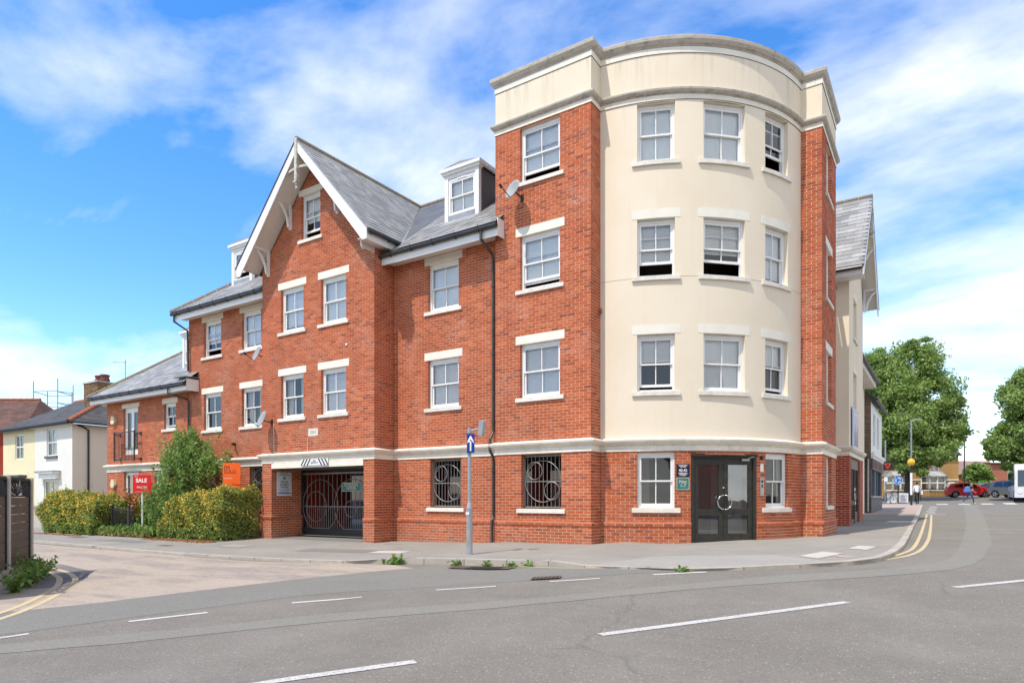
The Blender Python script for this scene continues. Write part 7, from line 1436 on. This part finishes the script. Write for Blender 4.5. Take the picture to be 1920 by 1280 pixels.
# ------------------------------------------------------------------ people
def skin(name, nodes, edges, rad, root=0, sub=2):
    me = bpy.data.meshes.new(name); me.from_pydata(nodes, edges, []); o = bpy.data.objects.new(name, me); COL.objects.link(o)
    md = o.modifiers.new('skin', 'SKIN'); md.use_smooth_shade = True
    for i, sv in enumerate(me.skin_vertices[0].data): r_ = rad[i]; sv.radius = r_ if isinstance(r_, tuple) else (r_, r_); sv.use_root = (i == root)
    sb_ = o.modifiers.new('sub', 'SUBSURF'); sb_.levels = sub; sb_.render_levels = sub
    dg = bpy.context.evaluated_depsgraph_get(); dg.update(); m2 = bpy.data.meshes.new_from_object(o.evaluated_get(dg)); bpy.data.objects.remove(o); return m2
def person(label, x, y, z, head, J, R_, top_m, leg_m, top_arm, hair_m='hair', leg_split=.93, sc=1.0):
    """J: joints in a local frame (a forwards, b left, h up)."""
    T_ = thing('person', label, 'person', (x, y, z)); ca, sa = math.cos(head), math.sin(head); Wp = lambda p: (x + (p[0] * ca - p[1] * sa) * sc, y + (p[0] * sa + p[1] * ca) * sc, z + p[2] * sc)
    names = list(J); idx = {k: i for i, k in enumerate(names)}
    E_ = [('pelvis', 'waist'), ('waist', 'chest'), ('chest', 'neck'), ('neck', 'skull'), ('skull', 'crown')]
    for s in 'lr': E_ += [('chest', 'sh' + s), ('sh' + s, 'el' + s), ('el' + s, 'wr' + s), ('wr' + s, 'ha' + s), ('pelvis', 'hip' + s), ('hip' + s, 'kn' + s), ('kn' + s, 'an' + s), ('an' + s, 'to' + s)]
    me = skin('body', [Wp(J[k]) for k in names], [(idx[a], idx[b]) for a, b in E_], [tuple(v * sc for v in (R_[k] if isinstance(R_[k], tuple) else (R_[k], R_[k]))) for k in names])
    for m in ('skin', top_m, leg_m, 'shoe'): me.materials.append(MATS[m])
    seg = {k: np.array(Wp(J[k])) for k in names}; fam = {}
    for a, b in E_:
        if a in ('pelvis',) and b == 'waist': c_ = 1
        elif b in ('chest', 'neck') : c_ = 1
        elif a == 'chest': c_ = 1
        elif a.startswith('sh'): c_ = 1 if top_arm >= 1 else 4
        elif a.startswith('el'): c_ = 1 if top_arm >= 2 else 0
        elif a.startswith(('hip', 'kn')) or b.startswith('hip'): c_ = 2
        elif a.startswith('an'): c_ = 3
        else: c_ = 0
        fam[(a, b)] = c_
    for p in me.polygons:
        c0 = np.array(p.center); best = None
        for (a, b), c_ in fam.items():
            A_, B2 = seg[a], seg[b]; t_ = np.clip((c0 - A_) @ (B2 - A_) / max(1e-9, (B2 - A_) @ (B2 - A_)), 0, 1); d = np.linalg.norm(c0 - A_ - (B2 - A_) * t_)
            if best is None or d < best[0]: best = (d, 1 if c_ == 4 and t_ < .55 else (0 if c_ == 4 else c_), a, b, t_)
        mi = best[1]
        if (best[2], best[3]) == ('chest', 'neck') and best[4] > .8: mi = 0
        p.material_index = mi; p.use_smooth = True
    link(bpy.data.objects.new('body', me), T_); return T_, Wp
base = dict(pelvis=(0, 0, .92), waist=(.02, 0, 1.08), chest=(.07, 0, 1.32), neck=(.12, 0, 1.47), skull=(.16, 0, 1.56), crown=(.18, 0, 1.66), shl=(.07, .19, 1.38), shr=(.07, -.19, 1.38), ell=(.05, .24, 1.12), elr=(.10, -.24, 1.12), wrl=(.22, .22, .95), wrr=(.28, -.2, .98), hal=(.28, .21, .90), har=(.35, -.19, .95), hipl=(0, .10, .88), hipr=(0, -.10, .88), knl=(-.16, .10, .50), knr=(.20, -.10, .50), anl=(-.50, .09, .14), anr=(.26, -.10, .09), tol=(-.40, .09, .04), tor=(.43, -.10, .04))
rads = dict(pelvis=(.16, .12), waist=(.145, .11), chest=(.17, .12), neck=.055, skull=(.085, .095), crown=.06, shl=.062, shr=.062, ell=.045, elr=.045, wrl=.032, wrr=.032, hal=.028, har=.028, hipl=.095, hipr=.095, knl=.062, knr=.062, anl=.042, anr=.042, tol=.035, tor=.035)
def extras(T_, Wp, J, hair_m):
    hd = Vector(J['skull']); q = MB()
    n = 12
    def ell(c, r, rng0=-1.5, cut_=None):
        k0 = len(q.v)
        for i in range(7):
            th = rng0 + (math.pi / 2 - rng0) * i / 6
            for j in range(n): a = 2 * math.pi * j / n; q.v.append(Wp((c[0] + r[0] * math.cos(th) * math.cos(a), c[1] + r[1] * math.cos(th) * math.sin(a), c[2] + r[2] * math.sin(th))))
        for i in range(6):
            for j in range(n): q.f.append((k0 + i * n + j, k0 + i * n + (j + 1) % n, k0 + (i + 1) * n + (j + 1) % n, k0 + (i + 1) * n + j)); q.mi.append(0)
    ell((hd.x - .02, 0, hd.z + .04), (.105, .092, .11), -.35); q.build('hair', hair_m, T_, smooth=True)
    q2 = MB(); q2.hexa([Wp(p) for p in ((hd.x + .085, -.012, hd.z - .025), (hd.x + .115, -.014, hd.z - .03), (hd.x + .115, .014, hd.z - .03), (hd.x + .085, .012, hd.z - .025), (hd.x + .085, -.006, hd.z + .02), (hd.x + .095, -.006, hd.z + .02), (hd.x + .095, .006, hd.z + .02), (hd.x + .085, .006, hd.z + .02))]); q2.build('nose', 'skin', T_)
    for s in (-1, 1):
        q2 = MB(); e = (hd.x + .092, s * .034, hd.z + .02); q2.hexa([Wp((e[0] + a, e[1] + b, e[2] + c)) for a, b, c in ((-.01, -.012, -.008), (.004, -.012, -.008), (.004, .012, -.008), (-.01, .012, -.008), (-.01, -.012, .008), (.004, -.012, .008), (.004, .012, .008), (-.01, .012, .008))]); q2.build('eye', 'cloth_black', T_)
        hw_ = Vector(J['ha' + ('l' if s > 0 else 'r')]); wr_ = Vector(J['wr' + ('l' if s > 0 else 'r')]); dr = (hw_ - wr_).normalized(); sd_ = Vector((0, 1, 0)).cross(dr).normalized()
        for k in range(5):
            o_ = sd_ * (-.030 + .015 * k) if k < 4 else sd_ * .045; ln = (.062, .072, .068, .054, .045)[k]; st_ = hw_ + o_ * .9 - (dr * .03 if k == 4 else Vector()); md_ = st_ + dr * ln * .6 + (sd_ * .02 if k == 4 else Vector((0, 0, 0))); en = md_ + dr * ln * .4 + Vector((.012, 0, -.012)); q2 = MB(); q2.tube([Wp(st_), Wp(md_), Wp(en)], .0085, 6, r2=.006); q2.build('finger', 'skin', T_)
hd_p = hd0 - R(8); px_, py_ = 1.83, 65.8
J = dict(base); T_, Wp = person('pedestrian in black top and jeans striding over the crossing', px_, py_, g(px_, py_) + .005, hd_p, J, rads, 'cloth_black', 'jeans', 0); extras(T_, Wp, J, 'hair')
BP = thing('backpack', 'light blue backpack on the pedestrian in black', 'backpack', Wp((-.15, 0, 1.2))); q = MB(); pr_ = [(-.06, .98), (-.32, .96), (-.36, 1.10), (-.30, 1.38), (-.16, 1.46), (-.04, 1.42)]
for b, k in ((-.17, .9), (-.13, 1), (.13, 1), (.17, .9)):
    for a, h in pr_: q.v.append(Wp((-.18 + (a + .18) * k, b, 1.2 + (h - 1.2) * k)))
n = 6
for i in range(3):
    for j in range(n): a, b = i * n + j, i * n + (j + 1) % n; q.f.append((a, b, b + n, a + n)); q.mi.append(0)
q.f.append(tuple(range(n))); q.f.append(tuple(range(4 * n - 1, 3 * n - 1, -1))); q.mi += [0, 0]; q.build('pack', 'bag_blue', BP); q = MB(); q.hexa([Wp(p) for p in ((-.42, -.10, 1.0), (-.33, -.12, 1.0), (-.33, .12, 1.0), (-.42, .10, 1.0), (-.40, -.10, 1.2), (-.31, -.12, 1.22), (-.31, .12, 1.22), (-.40, .10, 1.2))]); q.build('pocket', 'bag_blue', BP)
for s in (-1, 1): q = MB(); q.tube([Wp((-.10, s * .11, 1.42)), Wp((.08, s * .13, 1.50)), Wp((.20, s * .13, 1.34)), Wp((.06, s * .15, 1.08))], .018, 6); q.build('strap', 'sign_blue', BP)
J2 = {k: (v[0] * .45, v[1], v[2]) for k, v in base.items()}; J2['anl'] = (-.20, .09, .09); J2['tol'] = (-.06, .09, .04); J2['anr'] = (.16, -.10, .09); J2['tor'] = (.31, -.1, .04); J2['knl'] = (-.04, .1, .5)
x2, y2 = -1.62, 57.6; T_, Wp = person('person in white top and dark trousers behind the beacon post', x2, y2, pv(x2, y2) + .012, hd0 + R(70), J2, rads, 'cloth_white', 'cloth_black', 2, sc=.98); extras(T_, Wp, J2, 'cloth_black')
BG = thing('shoulder_bag', 'striped shoulder bag on the person behind the beacon', 'bag', Wp((0, -.3, .95))); q = MB(); q.hexa([Wp(p) for p in ((-.14, -.36, .78), (.16, -.36, .78), (.16, -.25, .78), (-.14, -.25, .78), (-.12, -.34, 1.08), (.14, -.34, 1.08), (.14, -.26, 1.08), (-.12, -.26, 1.08))]); q.build('bag', 'cloth_white', BG); q = MB(); q.tube([Wp((-.1, -.3, 1.08)), Wp((0, -.22, 1.42)), Wp((.1, -.3, 1.08))], .014, 6); q.build('strap', 'cloth_black', BG)

# ------------------------------------------------------------------ added unseen across the road, behind the camera, for the window glass to reflect
def opposite(label, x0, x1, y0, y1, h, m, roofm, face, wins):
    H = thing('house', label, 'house', ((x0 + x1) / 2, (y0 + y1) / 2, g((x0 + x1) / 2, (y0 + y1) / 2))); q = MB(); z0 = g((x0 + x1) / 2, (y0 + y1) / 2) - .4
    for a, b in (((x0, y0), (x1, y0)), ((x1, y0), (x1, y1)), ((x1, y1), (x0, y1)), ((x0, y1), (x0, y0))): q.face([(*a, z0), (*b, z0), (*b, z0 + h), (*a, z0 + h)])
    q.build('wall', m, H, fix=False); cx, cy = (x0 + x1) / 2, (y0 + y1) / 2; q = MB(); zt = z0 + h; e = .4
    if x1 - x0 > y1 - y0:
        hr = (y1 - y0) * .38
        for s, yy in ((-1, y0 - e), (1, y1 + e)): q.face([(x0 - e, yy, zt - .2), (x1 + e, yy, zt - .2), (x1 + e, cy, zt + hr), (x0 - e, cy, zt + hr)])
        for xx in (x0, x1): q.face([(xx, y0, zt), (xx, y1, zt), (xx, cy, zt + hr)])
    else:
        hr = (x1 - x0) * .38
        for s, xx in ((-1, x0 - e), (1, x1 + e)): q.face([(xx, y0 - e, zt - .2), (xx, y1 + e, zt - .2), (cx, y1 + e, zt + hr), (cx, y0 - e, zt + hr)])
        for yy in (y0, y1): q.face([(x0, yy, zt), (x1, yy, zt), (cx, yy, zt + hr)])
    q.build('roof', roofm, H, fix=False)
    mp = (lambda s, d, z: (s, y1 + d, z)) if face == 'n' else (lambda s, d, z: (x0 - d, s, z)); a0, a1 = (x0, x1) if face == 'n' else (y0, y1); n = wins
    for k in range(n):
        c = a0 + (a1 - a0) * (k + .5) / n
        for zz in (1.1, 3.9): q = MB(); q.lbox(mp, c - .55, c + .55, .005, .05, z0 + zz, z0 + zz + 1.4); W = q.build('window', 'upvc', H); q = MB(); q.lbox(mp, c - .47, c + .47, .051, .056, z0 + zz + .08, z0 + zz + 1.32); q.build('pane', 'glass_dark', W)
opposite('brown brick terrace added behind the camera for the window reflections', -24, 2, -24, -16, 6.2, 'brick_stock', 'slate_dull', 'n', 8)
opposite('red brick terrace added out of view opposite the entrance doors for reflections', 12, 20, -14, 9, 6.4, 'brick_far', 'slate_dull', 'w', 7)
for k, (x, y, lb_) in enumerate(((-13, -13.5, 'broad tree added before the brown terrace behind the camera for reflections'), (-2, -14.5, 'second tree added before the brown terrace behind the camera for reflections'), (9.5, -9, 'tree added out of view beside the red terrace for reflections'))):
    z = g(x, y); tree(lb_, (x, y, z), 2.7, [((x, y, z + 5.2), (2.4, 2.4, 2.0), 1), ((x + 1.2, y + .6, z + 4.2), (1.8, 1.8, 1.4), .7), ((x - 1.3, y - .3, z + 4.4), (1.8, 1.8, 1.5), .7)], 9000, .26, 'leaf_tree', 300 + k)
# ---- lay the bricks and slates: the largest in view as pieces, the rest joined per wall
def facing(p, n):
    x, d = cam_xy(p); v = Vector((0, 0, 1.6)) - Vector(p)
    return max(0, v.normalized().dot(n)) / max(d, 1) ** 2 if d > 0 else 0
sc_ = []
for i, (o, P, h, w_, hh, dep, m) in enumerate(BRK):
    n = Vector((math.sin(h), -math.cos(h), 0)); full = w_ > .2 and hh > .055
    sc_.append(facing(P, n) * (w_ * hh) if full and m == 'brick_red' else 0)
top = set(sorted(range(len(BRK)), key=lambda i: -sc_[i])[:300])
bm_cache = {}; rest = {}
for i, (o, P, h, w_, hh, dep, m) in enumerate(BRK):
    b = [(-w_ / 2, 0, -hh / 2), (w_ / 2, 0, -hh / 2), (w_ / 2, dep, -hh / 2), (-w_ / 2, dep, -hh / 2), (-w_ / 2, 0, hh / 2), (w_ / 2, 0, hh / 2), (w_ / 2, dep, hh / 2), (-w_ / 2, dep, hh / 2)]
    F5 = ((0, 1, 5, 4), (1, 2, 6, 5), (3, 0, 4, 7), (4, 5, 6, 7), (3, 2, 1, 0))
    if i in top:
        k = (round(w_, 3), round(hh, 3), dep, m)
        if k not in bm_cache:
            me = bpy.data.meshes.new('brick'); me.from_pydata(b, [], F5); me.materials.append(MATS[m]); bm_cache[k] = me
        br = bpy.data.objects.new('brick', bm_cache[k]); br.location = P; br.rotation_euler = (0, 0, h); link(br, o)
    else:
        v, f, _ = rest.setdefault(o.name, ([], [], (o, m))); c, s = math.cos(h), math.sin(h); k = len(v)
        v += [(P[0] + x * c - y * s, P[1] + x * s + y * c, P[2] + z) for x, y, z in b]; f += [tuple(k + q for q in t_) for t_ in F5]
for v, f, (o, m) in rest.values(): raw('brickwork', v, f, m, o, kind='stuff')
sc_ = [facing(c, Nn) for (_, c, *_x, Nn) in SLT]
top = set(sorted(range(len(SLT)), key=lambda i: -sc_[i])[:300]); rest = {}
for i, (rf, c, tp, bt, m, Nn) in enumerate(SLT):
    n = len(tp)
    def add(v, f):
        k = len(v); v += tp + bt; f.append(tuple(range(k, k + n))); f += [(k + (j + 1) % n, k + j, k + n + j, k + n + (j + 1) % n) for j in range(n)]
    if i in top:
        v, f = [], []; add(v, f); raw('slate', v, f, m, rf)
    else:
        v, f, _ = rest.setdefault(rf.name, ([], [], (rf, m))); add(v, f)
for v, f, (rf, m) in rest.values(): raw('slates', v, f, m, rf, kind='stuff')
